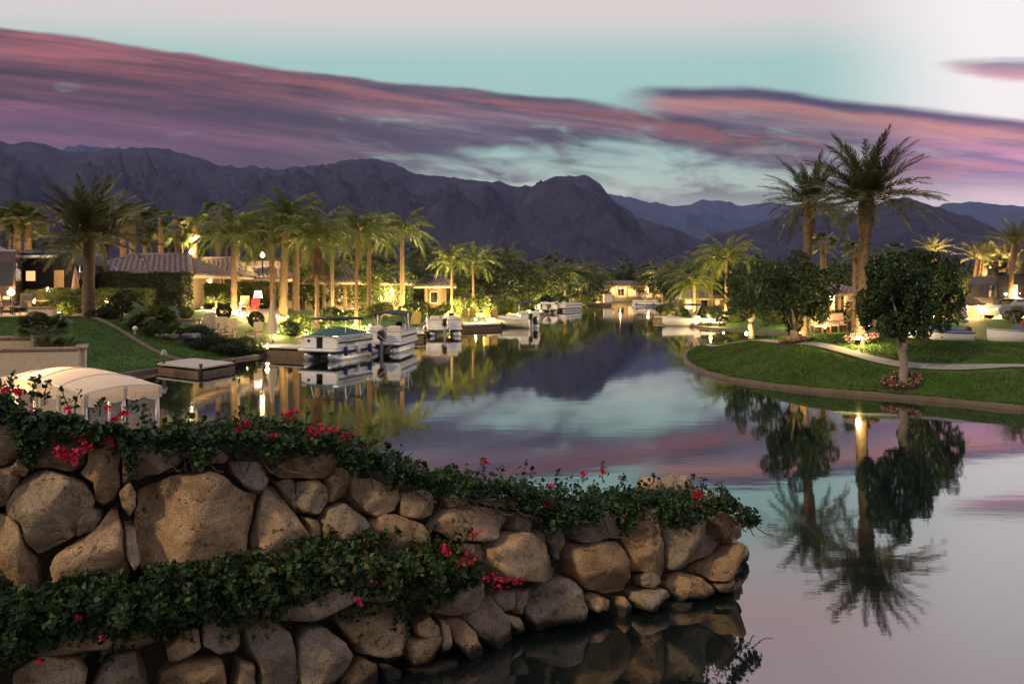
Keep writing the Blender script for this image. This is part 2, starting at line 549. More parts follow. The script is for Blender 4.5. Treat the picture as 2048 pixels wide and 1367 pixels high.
def rock_mat():
    m, g_, b = mat_new('granite boulder')
    t = g_.new('ShaderNodeTexCoord')
    oi = g_.new('ShaderNodeObjectInfo')
    off = g_.xyz(g_.m('MULTIPLY', oi.outputs['Random'], 37.), g_.m('MULTIPLY', oi.outputs['Random'], 11.), 0.)
    va = g_.new('ShaderNodeVectorMath', operation='ADD')
    m.node_tree.links.new(t.outputs['Object'], va.inputs[0])
    m.node_tree.links.new(off, va.inputs[1])
    big = g_.noise(va.outputs[0], 3.2, 6, .65, .4)
    fine = g_.noise(va.outputs[0], 95, 4, .75)
    mid = g_.noise(va.outputs[0], 16, 6, .7)
    c = g_.ramp(big, [(.28, (.17, .13, .085)), (.46, (.32, .25, .165)), (.62, (.43, .345, .235)), (.78, (.52, .43, .31))])
    tint = g_.ramp(oi.outputs['Random'], [(0, (.70, .72, .76)), (.35, (.95, .96, .98)), (.65, (1.18, 1.04, .88)), (1, (.90, .74, .60))])
    mu = g_.new('ShaderNodeMix', data_type='RGBA', blend_type='MULTIPLY')
    mu.inputs[0].default_value = 1
    m.node_tree.links.new(c, mu.inputs[6])
    m.node_tree.links.new(tint, mu.inputs[7])
    sp_ = g_.ramp(fine, [(.36, (.30, .28, .26)), (.50, (1, 1, 1)), (.66, (1.5, 1.45, 1.35))])
    mu2 = g_.new('ShaderNodeMix', data_type='RGBA', blend_type='MULTIPLY')
    mu2.inputs[0].default_value = .8
    m.node_tree.links.new(mu.outputs[2], mu2.inputs[6])
    m.node_tree.links.new(sp_, mu2.inputs[7])
    stain = g_.ramp(mid, [(.34, (.45, .42, .38)), (.50, (1, 1, 1))])
    mu3 = g_.new('ShaderNodeMix', data_type='RGBA', blend_type='MULTIPLY')
    mu3.inputs[0].default_value = .6
    m.node_tree.links.new(mu2.outputs[2], mu3.inputs[6])
    m.node_tree.links.new(stain, mu3.inputs[7])
    ck = g_.noise(va.outputs[0], 1.5, 4, .55, .8)
    crack = g_.ss(g_.m('ABSOLUTE', g_.m('SUBTRACT', ck, .5)), .001, .010)
    crack = g_.m('MAXIMUM', crack, g_.ss(mid, .40, .46))
    cc = g_.mix(crack, (.10, .076, .052), mu3.outputs[2])
    # stain left by the lake level
    gp = g_.new('ShaderNodeNewGeometry')
    sx_ = g_.new('ShaderNodeSeparateXYZ')
    m.node_tree.links.new(gp.outputs['Position'], sx_.inputs[0])
    wl_ = g_.ss(g_.m('ADD', sx_.outputs[2], g_.m('MULTIPLY', mid, .10)), .12, .20)
    cc = g_.mix(wl_, (.035, .030, .022), cc)
    lich = g_.ss(g_.noise(va.outputs[0], 5.5, 6, .7), .60, .68)
    cc = g_.mix(g_.m('MULTIPLY', lich, .45), cc, (.20, .19, .16))
    m.node_tree.links.new(cc, b.inputs['Base Color'])
    b.inputs['Roughness'].default_value = .88
    b.inputs['Specular IOR Level'].default_value = .25
    h = g_.m('ADD', g_.m('ADD', g_.m('MULTIPLY', fine, .25), mid), g_.m('MULTIPLY', crack, .5))
    bn = g_.new('ShaderNodeBump')
    bn.inputs['Strength'].default_value = .9
    bn.inputs['Distance'].default_value = .03
    m.node_tree.links.new(h, bn.inputs['Height'])
    m.node_tree.links.new(bn.outputs[0], b.inputs['Normal'])
    return m


M_rock = rock_mat()


def grass_mat(name, lawn_attr=False):
    m, g_, b = mat_new(name)
    t = g_.new('ShaderNodeTexCoord')
    p = t.outputs['Object']
    big = g_.noise(p, .35, 4, .6)
    mid = g_.noise(p, 3.0, 5, .6)
    mp = g_.new('ShaderNodeMapping')
    mp.inputs['Scale'].default_value = (1, .35, 1)
    m.node_tree.links.new(p, mp.inputs[0])
    fine = g_.noise(mp.outputs[0], 42, 4, .75)
    f = g_.m('ADD', g_.m('MULTIPLY', big, .40), g_.m('ADD', g_.m('MULTIPLY', mid, .35), g_.m('MULTIPLY', fine, .25)))
    c = g_.ramp(f, [(.36, (.018, .046, .007)), (.47, (.036, .086, .012)), (.56, (.056, .115, .019)), (.68, (.095, .145, .034))])
    if lawn_attr:
        a = g_.new('ShaderNodeAttribute', attribute_name='lawn')
        dirt = g_.ramp(mid, [(.3, (.10, .075, .05)), (.7, (.19, .145, .10))])
        c = g_.mix(a.outputs['Fac'], dirt, c)
    m.node_tree.links.new(c, b.inputs['Base Color'])
    b.inputs['Roughness'].default_value = .8
    b.inputs['Specular IOR Level'].default_value = .2
    bn = g_.new('ShaderNodeBump')
    bn.inputs['Strength'].default_value = .7
    bn.inputs['Distance'].default_value = .04
    m.node_tree.links.new(fine, bn.inputs['Height'])
    m.node_tree.links.new(bn.outputs[0], b.inputs['Normal'])
    return m


M_grass = grass_mat('lawn grass')
M_land = grass_mat('bank ground', True)


def water_mat():
    m, g_, b = mat_new('still water')
    nt = m.node_tree
    t = g_.new('ShaderNodeTexCoord')
    mp = g_.new('ShaderNodeMapping')
    mp.inputs['Scale'].default_value = (.55, 1.6, 1)
    nt.links.new(t.outputs['Object'], mp.inputs[0])
    n1 = g_.noise(mp.outputs[0], 1.1, 4, .55)
    n2 = g_.noise(mp.outputs[0], 9., 3, .5)
    hgt = g_.m('ADD', n1, g_.m('MULTIPLY', n2, .10))
    bn = g_.new('ShaderNodeBump')
    bn.inputs['Strength'].default_value = .016
    bn.inputs['Distance'].default_value = .10
    nt.links.new(hgt, bn.inputs['Height'])
    gl = g_.new('ShaderNodeBsdfGlossy')
    gl.inputs['Roughness'].default_value = .032
    gl.inputs['Color'].default_value = (.96, .96, .96, 1)
    nt.links.new(bn.outputs[0], gl.inputs['Normal'])
    df = g_.new('ShaderNodeBsdfDiffuse')
    df.inputs['Color'].default_value = (.006, .012, .012, 1)
    fr = g_.new('ShaderNodeFresnel')
    fr.inputs['IOR'].default_value = 1.9
    nt.links.new(bn.outputs[0], fr.inputs['Normal'])
    mx = g_.new('ShaderNodeMixShader')
    nt.links.new(g_.m('MULTIPLY_ADD', fr.outputs[0], 1.15, .15, clamp=True), mx.inputs[0])
    nt.links.new(df.outputs[0], mx.inputs[1])
    nt.links.new(gl.outputs[0], mx.inputs[2])
    nt.links.new(mx.outputs[0], nt.nodes['Material Output'].inputs[0])
    return m


M_water = water_mat()


def mountain_mat(name, lo, hi):
    m, g_, b = mat_new(name)
    t = g_.new('ShaderNodeTexCoord')
    n = g_.noise(t.outputs['Object'], .012, 8, .68, .6)
    n2 = g_.noise(t.outputs['Object'], .07, 5, .7)
    c = g_.ramp(g_.m('ADD', g_.m('MULTIPLY', n, .6), g_.m('MULTIPLY', n2, .4)), [(.36, lo), (.64, hi)])
    m.node_tree.links.new(c, b.inputs['Base Color'])
    b.inputs['Roughness'].default_value = 1
    b.inputs['Specular IOR Level'].default_value = 0
    bn = g_.new('ShaderNodeBump')
    bn.inputs['Strength'].default_value = 1
    bn.inputs['Distance'].default_value = 22
    m.node_tree.links.new(n2, bn.inputs['Height'])
    m.node_tree.links.new(bn.outputs[0], b.inputs['Normal'])
    return m


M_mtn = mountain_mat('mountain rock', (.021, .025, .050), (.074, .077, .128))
M_mtn_hazed = mountain_mat('hazed far mountain rock', (.040, .065, .140), (.070, .105, .205))  # distance haze painted into the rock as a bluer base colour

# ------------------------------------------------------------------ land, water, mountains
LAKE = [(-14.0, -6), (-14.2, 15), (-14.5, 24), (-14.2, 28), (-12.9, 30), (-12, 34), (-11.2, 36.5), (-9.8, 42), (-8, 48), (-6.4, 53),
        (-3.7, 56.5), (-1, 60.5), (2.2, 66), (4, 90), (9, 115), (14, 140), (22, 165), (30, 165), (27, 140), (24, 118), (18, 86),
        (14.5, 67), (15.2, 60), (17.2, 53.5), (22.5, 46), (30, 45), (72, 42), (72, -6)]
ISLE = [(13.6, 19.3), (11.9, 21.3), (9.4, 22.9), (7.7, 25.3), (7.1, 28.2), (7.4, 32), (8.5, 36.9), (10, 40.5), (12.3, 42.8), (15, 43),
        (18, 41), (22, 39), (30, 38), (64, 36), (64, 10), (22, 14.5)]


def chaikin(p, it=2, closed=True):
    p = [tuple(q) for q in p]
    for _ in range(it):
        o = []
        n = len(p)
        for i in range(n if closed else n - 1):
            a, b = p[i], p[(i + 1) % n]
            o.append(tuple(.75 * u + .25 * w for u, w in zip(a, b)))
            o.append(tuple(.25 * u + .75 * w for u, w in zip(a, b)))
        if not closed:
            o = [p[0]] + o + [p[-1]]
        p = o
    return p


LAKE_S = chaikin(LAKE, 2)
ISLE_S = chaikin(ISLE, 2)


def sdist(x, y, poly):
    """signed distance to a polygon, positive inside (numpy arrays)"""
    x = np.asarray(x, float)
    y = np.asarray(y, float)
    d = np.full(x.shape, 1e18)
    ins = np.zeros(x.shape, bool)
    n = len(poly)
    for i in range(n):
        ax, ay = poly[i]
        bx, by = poly[(i + 1) % n]
        ex, ey = bx - ax, by - ay
        t = np.clip(((x - ax) * ex + (y - ay) * ey) / (ex * ex + ey * ey + 1e-12), 0, 1)
        d = np.minimum(d, (x - ax - t * ex) ** 2 + (y - ay - t * ey) ** 2)
        c = ((ay > y) != (by > y)) & (x < (bx - ax) * (y - ay) / (by - ay + 1e-15) + ax)
        ins ^= c
    d = np.sqrt(d)
    return np.where(ins, d, -d)


def sst(a, b, x):
    t = np.clip((np.asarray(x, float) - a) / (b - a), 0, 1)
    return t * t * (3 - 2 * t)


def vnoise(x, y, seed=0):
    """smooth value noise, numpy"""
    x = np.asarray(x, float)
    y = np.asarray(y, float)
    xi, yi = np.floor(x).astype(np.int64), np.floor(y).astype(np.int64)
    fx, fy = x - xi, y - yi
    fx, fy = fx * fx * (3 - 2 * fx), fy * fy * (3 - 2 * fy)

    def h(i, j):
        n = (i * 374761393 + j * 668265263 + seed * 1442695041) & 0x7fffffff
        n = ((n ^ (n >> 13)) * 1274126177) & 0x7fffffff
        return ((n ^ (n >> 16)) & 0xffff) / 65535.0
    a, b, c, d = h(xi, yi), h(xi + 1, yi), h(xi, yi + 1), h(xi + 1, yi + 1)
    return (a * (1 - fx) + b * fx) * (1 - fy) + (c * (1 - fx) + d * fx) * fy


def fbm(x, y, oct=5, seed=0, ridged=False):
    s, a, t = 0, 1.0, 0
    for o in range(oct):
        n = vnoise(x * 2 ** o, y * 2 ** o, seed + o)
        if ridged:
            n = 1 - np.abs(2 * n - 1)
        s = s + a * n
        t += a
        a *= .5
    return s / t


def h_bank(x, y, sd=None):
    if sd is None:
        sd = -sdist(x, y, LAKE_S)
    left = 1 - sst(-3, 4, x)
    near = 1 - sst(46, 75, y)
    k = left * near
    hgt = .10 + k * 1.69 * sst(0, 9.5, sd) + (1 - k) * .9 * sst(0, 8, sd)
    hgt = hgt + .06 * (fbm(x * .25, y * .25, 3, 3) - .5) * sst(0, 2, sd)
    return np.where(sd < .10, np.maximum(.10 + (sd - .10) * 3.0, -1.2), hgt)


MOUNDS = [(12.6, 27.3, .50, 2.3), (16.2, 25.8, .45, 3.2), (22, 25.5, .45, 4), (11.8, 31, .22, 2.2), (15, 33, .4, 3.5), (11.9, 22.4, .10, 1.2)]


def h_isle(x, y, sd=None):
    if sd is None:
        sd = sdist(x, y, ISLE_S)
    hgt = .10 + .66 * sst(0, 2.8, sd)
    for mx, my, a, r in MOUNDS:
        hgt = hgt + a * np.exp(-((x - mx) ** 2 + (y - my) ** 2) / (r * r)) * sst(0, 1.5, sd)
    hgt = hgt - .32 * sst(30, 42, y) * sst(0, 2, sd)
    return np.where(sd < .10, np.maximum(.10 + (sd - .10) * 3.0, -1.2), hgt)


def _seg(poly):
    a = np.array(poly)
    return a, np.roll(a, -1, 0)


_LS, _IS = _seg(LAKE_S), _seg(ISLE_S)


def sd1(x, y, seg):
    """signed distance of a single point"""
    a, b = seg
    e = b - a
    w = np.array((x, y)) - a
    t = np.clip((w * e).sum(1) / ((e * e).sum(1) + 1e-12), 0, 1)
    d = math.sqrt((((w - e * t[:, None]) ** 2).sum(1)).min())
    c = ((a[:, 1] > y) != (b[:, 1] > y)) & (x < e[:, 0] * (y - a[:, 1]) / (e[:, 1] + 1e-15) + a[:, 0])
    return d if c.sum() % 2 else -d


def gz(x, y):
    """height of the ground at a point"""
    sd = sd1(x, y, _IS)
    if sd > 0:
        return float(h_isle(np.array([x]), np.array([y]), np.array([sd]))[0])
    return float(h_bank(np.array([x]), np.array([y]), np.array([-sd1(x, y, _LS)]))[0])


def field(name, x0, x1, y0, y1, st, fn, mat, lawn=None):
    xs = np.arange(x0, x1 + st / 2, st)
    ys = np.arange(y0, y1 + st / 2, st)
    gx_, gy_ = np.meshgrid(xs, ys)
    z = fn(gx_.ravel(), gy_.ravel())
    V = np.stack([gx_.ravel(), gy_.ravel(), z], 1)
    nx, ny = len(xs), len(ys)
    i = np.arange((ny - 1) * (nx - 1))
    r, c = i // (nx - 1), i % (nx - 1)
    a = r * nx + c
    Q = np.stack([a, a + 1, a + nx + 1, a + nx], 1)
    Q = Q[z[Q].max(1) > -.9]
    used = np.unique(Q)
    re = np.full(len(V), -1)
    re[used] = np.arange(len(used))
    V, Q = V[used], re[Q]
    me = np_mesh(name, V, Q, mat, True)
    if lawn is not None:
        at = me.attributes.new('lawn', 'FLOAT', 'POINT')
        at.data.foreach_set('value', lawn(V[:, 0], V[:, 1]).astype(np.float32))
    return tag(link(name, me), kind='structure')


def lawn_mask(x, y):
    sd = -sdist(x, y, LAKE_S)
    n = fbm(x * .2, y * .2, 3, 9)
    near = 1 - sst(10, 13, sd + n * 3)
    return near * np.clip(.55 + .45 * (1 - sst(60, 90, y)), 0, 1)


field('lake_banks', -70, 82, -8, 222, .65, h_bank, M_land, lawn_mask)
field('peninsula_lawn', 4, 66, 8, 46, .3, h_isle, M_grass)
g4 = MB()
for x0, x1, y0, y1 in ((-9000, -70, -400, 9000), (82, 9000, -400, 9000), (-70, 82, 222, 9000)):
    g4.add([(x0, y0, .95), (x1, y0, .95), (x1, y1, .95), (x0, y1, .95)], [(0, 1, 2, 3)])
tag(g4.build('desert_ground', mat_plain('desert ground', (.15, .12, .085), .95, var=.25, scale=.05)), kind='structure')
w_ = MB()
w_.add([(-70, -30, 0), (82, -30, 0), (82, 222, 0), (-70, 222, 0)], [(0, 1, 2, 3)])
tag(w_.build('lake_water', M_water), kind='structure')


def kerb(name, pts, w, h, zf, mat=M_kerb):
    """a low stone edging swept along a shoreline"""
    n = len(pts)
    rows = []
    for i, (x, y) in enumerate(pts):
        ax, ay = pts[max(i - 1, 0)]
        bx, by = pts[min(i + 1, n - 1)]
        d = Vector((bx - ax, by - ay, 0)).normalized()
        q = Vector((-d.y, d.x, 0))
        z = zf(x, y)
        c = Vector((x, y, 0))
        j = .03 * (noise.noise(Vector((x * 2.1, y * 2.1, 0))))
        rows.append([c - q * (w / 2) + Vector((0, 0, -.5)), c - q * (w / 2 - .01) + Vector((0, 0, z + h - .03 + j)), c - q * (w / 2 - .05) + Vector((0, 0, z + h + j)),
                     c + q * (w / 2 - .05) + Vector((0, 0, z + h + j)), c + q * (w / 2) + Vector((0, 0, z + h - .03 + j)), c + q * (w / 2) + Vector((0, 0, -.5))])
    o = MB().grid(rows).build(name, mat, None, True)
    return tag(o, kind='structure')


def dense(pts, st=.35):
    out = []
    for (ax, ay), (bx, by) in zip(pts[:-1], pts[1:]):
        L = math.hypot(bx - ax, by - ay)
        k = max(1, int(L / st))
        out += [(ax + (bx - ax) * i / k, ay + (by - ay) * i / k) for i in range(k)]
    return out + [pts[-1]]


i0 = min(range(len(ISLE_S)), key=lambda i: math.dist(ISLE_S[i], (22, 14.5)))
isle_run = [ISLE_S[(i0 + k) % len(ISLE_S)] for k in range(len(ISLE_S))]
isle_run = [p for p in isle_run if p[0] < 55]
kerb('peninsula_kerb', dense(isle_run), .20, .03, lambda x, y: .08)
lk = [p for p in LAKE_S if p[0] < 50 and p[1] > 12]
kerb('bank_kerb', dense(lk, .6), .30, .03, lambda x, y: .08)

# concrete footpath winding over the peninsula
path_c = chaikin([(10.6, 40.8), (10.2, 36), (10.5, 31), (10.9, 28.4), (11.3, 25.4), (12.0, 23.6), (13.4, 22.6), (15.4, 22.0), (19, 21.2), (26, 20.5), (40, 20)], 3, False)
rows = []
for i, (x, y) in enumerate(path_c):
    a, b = path_c[max(i - 1, 0)], path_c[min(i + 1, len(path_c) - 1)]
    d = Vector((b[0] - a[0], b[1] - a[1], 0)).normalized()
    q = Vector((-d.y, d.x, 0))
    r_ = []
    for k in np.linspace(-.21, .21, 7):
        p = Vector((x, y, 0)) + q * k
        r_.append((p.x, p.y, gz(p.x, p.y) + .035))
    rows.append(r_)
tag(MB().grid(rows).build('footpath', M_conc, None, True), kind='structure')


def mountain(name, prof, Dr, depth, mat, seed, rough, nx=620, ny=70):
    """a range whose skyline is given in photograph pixels at distance Dr, with slopes running down towards the valley"""
    px = np.array([p[0] for p in prof], float)
    py = np.array([p[1] for p in prof], float)
    u = np.linspace(px[0], px[-1], nx)
    yy = np.interp(u, px, py)
    hz_ = np.maximum((HY - yy) / F * Dr + CH, 1)
    xr = (u - CX) / F * Dr
    hz_ = hz_ + (fbm(xr * .012, xr * 0 + seed, 5, seed, True) - .55) * rough
    V = []
    ts = np.concatenate([np.linspace(0, 1, ny), [1.08, 1.25, 1.5]])
    for t in ts:
        d = Dr - depth * (1 - t)
        x = xr * (.55 + .45 * t) if t <= 1 else xr
        if t <= 1:
            e = t ** 1.25
            rg = fbm(x * .0042 + 5 * np.sin(t * 2.2 + x * .0008), np.full_like(x, t * depth * .0022), 6, seed + 5, True)
            amp = hz_ * .70 * np.sin(PI * min(t, 1)) ** 1.25
            z = hz_ * e + (rg - .62) * amp * 1.15
        else:
            z = hz_ * max(0, 1 - (t - 1) * 2)
        y = np.full_like(x, d) + (fbm(x * .003, x * 0 + t * 3, 3, seed + 9) - .5) * depth * .12 * np.sin(PI * min(t, 1))
        V.append(np.stack([x, y, z - 4], 1))
    V = np.concatenate(V)
    m = len(ts)
    i = np.arange((m - 1) * (nx - 1))
    r, c = i // (nx - 1), i % (nx - 1)
    a = r * nx + c
    Q = np.stack([a, a + 1, a + nx + 1, a + nx], 1)
    return tag(link(name, np_mesh(name, V, Q, mat, True)), kind='structure')


mountain('mountain_range', [(-900, 330), (-400, 300), (-150, 280), (0, 283), (50, 283), (90, 289), (125, 300), (170, 302), (230, 294), (300, 296), (318, 295), (345, 302), (400, 315), (440, 326), (470, 333), (500, 330),
         (560, 336), (640, 326), (700, 319), (750, 317), (785, 322), (830, 345), (900, 356), (960, 359), (1000, 363), (1040, 372), (1062, 372), (1090, 358), (1115, 350), (1140, 347), (1170, 350),
         (1192, 360), (1220, 390), (1245, 410), (1270, 430), (1330, 452), (1400, 472), (1440, 500), (1500, 525), (1600, 572)], 3000, 1700, M_mtn, 11, 26)
mountain('foothills', [(1240, 574), (1330, 510), (1380, 490), (1420, 468), (1480, 457), (1530, 441), (1560, 437), (1600, 426), (1680, 431), (1720, 421), (1770, 401), (1815, 394), (1860, 406), (1930, 429), (1990, 456),
         (2048, 462), (2150, 470), (2300, 440), (2600, 450)], 2300, 1200, M_mtn, 23, 20, 420)
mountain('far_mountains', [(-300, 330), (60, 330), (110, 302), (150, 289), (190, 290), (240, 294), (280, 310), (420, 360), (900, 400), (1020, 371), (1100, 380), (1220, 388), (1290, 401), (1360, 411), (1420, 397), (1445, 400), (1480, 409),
         (1540, 403), (1600, 411), (1660, 413), (1700, 421), (1760, 432), (1840, 420), (1880, 409), (1940, 401), (2000, 409), (2048, 413), (2200, 400), (2600, 420)], 5000, 1700, M_mtn_hazed, 37, 30, 520, 44)

# ------------------------------------------------------------------ real blades of grass on the nearer lawns
def blades(name, label, n, box, fn, ok, seed, hgt):
    rg = np.random.default_rng(seed)
    x = rg.uniform(box[0], box[1], n)
    y = rg.uniform(box[2], box[3], n)
    k = ok(x, y)
    x, y = x[k], y[k]
    z = fn(x, y)
    a = rg.uniform(0, 2 * PI, len(x))
    h = hgt * rg.uniform(.5, 1.3, len(x))
    w = .016
    dx, dy = np.cos(a) * w, np.sin(a) * w
    lx, ly = rg.normal(size=len(x)) * .02, rg.normal(size=len(x)) * .02
    V = np.stack([np.stack([x - dx, y - dy, z - .01], 1), np.stack([x + dx, y + dy, z - .01], 1), np.stack([x + lx, y + ly, z + h], 1)], 1).reshape(-1, 3)
    Fc = np.arange(len(V)).reshape(-1, 3)
    return tag(link(name, np_mesh(name, V, Fc, M_blade)), label, None, None, 'stuff')


_pc = np.array(path_c)
M_blade = mat_leaf('grass blade', (.020, .055, .008), (.085, .145, .030), .6, .2, .2)
_nt = M_blade.node_tree
_mx = [n for n in _nt.nodes if n.type == 'MIX'][0]
_g0 = NG(_nt)
_tc = _g0.new('ShaderNodeTexCoord')
_patch = _g0.m('ADD', _g0.m('MULTIPLY', _g0.noise(_tc.outputs['Object'], .55, 4, .6), .6), _g0.m('MULTIPLY', _g0.noise(_tc.outputs['Object'], 2.8, 3, .6), .4))
_sep = _g0.new('ShaderNodeSeparateXYZ')
_nt.links.new(_tc.outputs['Object'], _sep.inputs[0])
_mow = _g0.ss(_g0.m('SINE', _g0.m('ADD', _g0.m('MULTIPLY', _sep.outputs[0], 2.4), _g0.m('MULTIPLY', _sep.outputs[1], 3.6))), -.35, .35)
_pt = _g0.mix(_g0.ss(_patch, .38, .64), (.55, .55, .55), (1.45, 1.30, 1.15))
_pt = _g0.mix(_g0.m('MULTIPLY', _mow, .35), _pt, (1.35, 1.35, 1.25))
_mu = _g0.new('ShaderNodeMix', data_type='RGBA', blend_type='MULTIPLY')
_mu.inputs[0].default_value = 1
_tg = [l.to_socket for l in _mx.outputs[2].links]
_nt.links.new(_mx.outputs[2], _mu.inputs[6])
_nt.links.new(_pt, _mu.inputs[7])
for _s in _tg:
    _nt.links.new(_mu.outputs[2], _s)
blades('grass', 'short mown grass blades on the peninsula', 230000, (7, 20, 19, 43.5), h_isle,
       lambda x, y: (sdist(x, y, ISLE_S) > .12) & (np.min(np.hypot(x[:, None] - _pc[None, ::2, 0], y[:, None] - _pc[None, ::2, 1]), 1) > .42), 3, .05)
blades('grass', 'short mown grass blades on the left lawn', 60000, (-24, -11, 24, 37), h_bank, lambda x, y: sdist(x, y, LAKE_S) < -.15, 4, .05)

# ------------------------------------------------------------------ boulder wall in front
DB = [(-1500, 3.3), (-700, 4.15), (-260, 4.62), (0, 4.9), (250, 5.2), (500, 5.6), (700, 6.02), (830, 6.36), (960, 6.58), (1060, 7.02), (1240, 7.38), (1420, 7.78), (1475, 8.05), (1520, 8.3)]
TOPY = [(-1500, 900), (-700, 838), (-260, 800), (0, 838), (100, 868), (260, 903), (400, 908), (560, 912), (660, 912), (760, 962), (860, 988), (1000, 1002), (1150, 1046), (1300, 1022), (1430, 1026), (1480, 1045)]
BAT = .22


def interp(t, x):
    return float(np.interp(x, [a for a, _ in t], [b for _, b in t]))


def wall_pt(px, py, out=0.0):
    """where the sloping wall face stands behind pixel (px, py); out = metres proud of it"""
    k = (py - HY) / F
    D = (interp(DB, px) + BAT * CH) / (1 + BAT * k)
    p = P(px, py, D)
    if out:
        p = p + wall_n(px) * out
    return p


def wall_n(px):
    a = Vector((X(px - 30, interp(DB, px - 30)), interp(DB, px - 30), 0))
    b = Vector((X(px + 30, interp(DB, px + 30)), interp(DB, px + 30), 0))
    t = (b - a).normalized()
    n = Vector((t.y, -t.x, 0))
    return (n + Vector((0, 0, .21))).normalized()


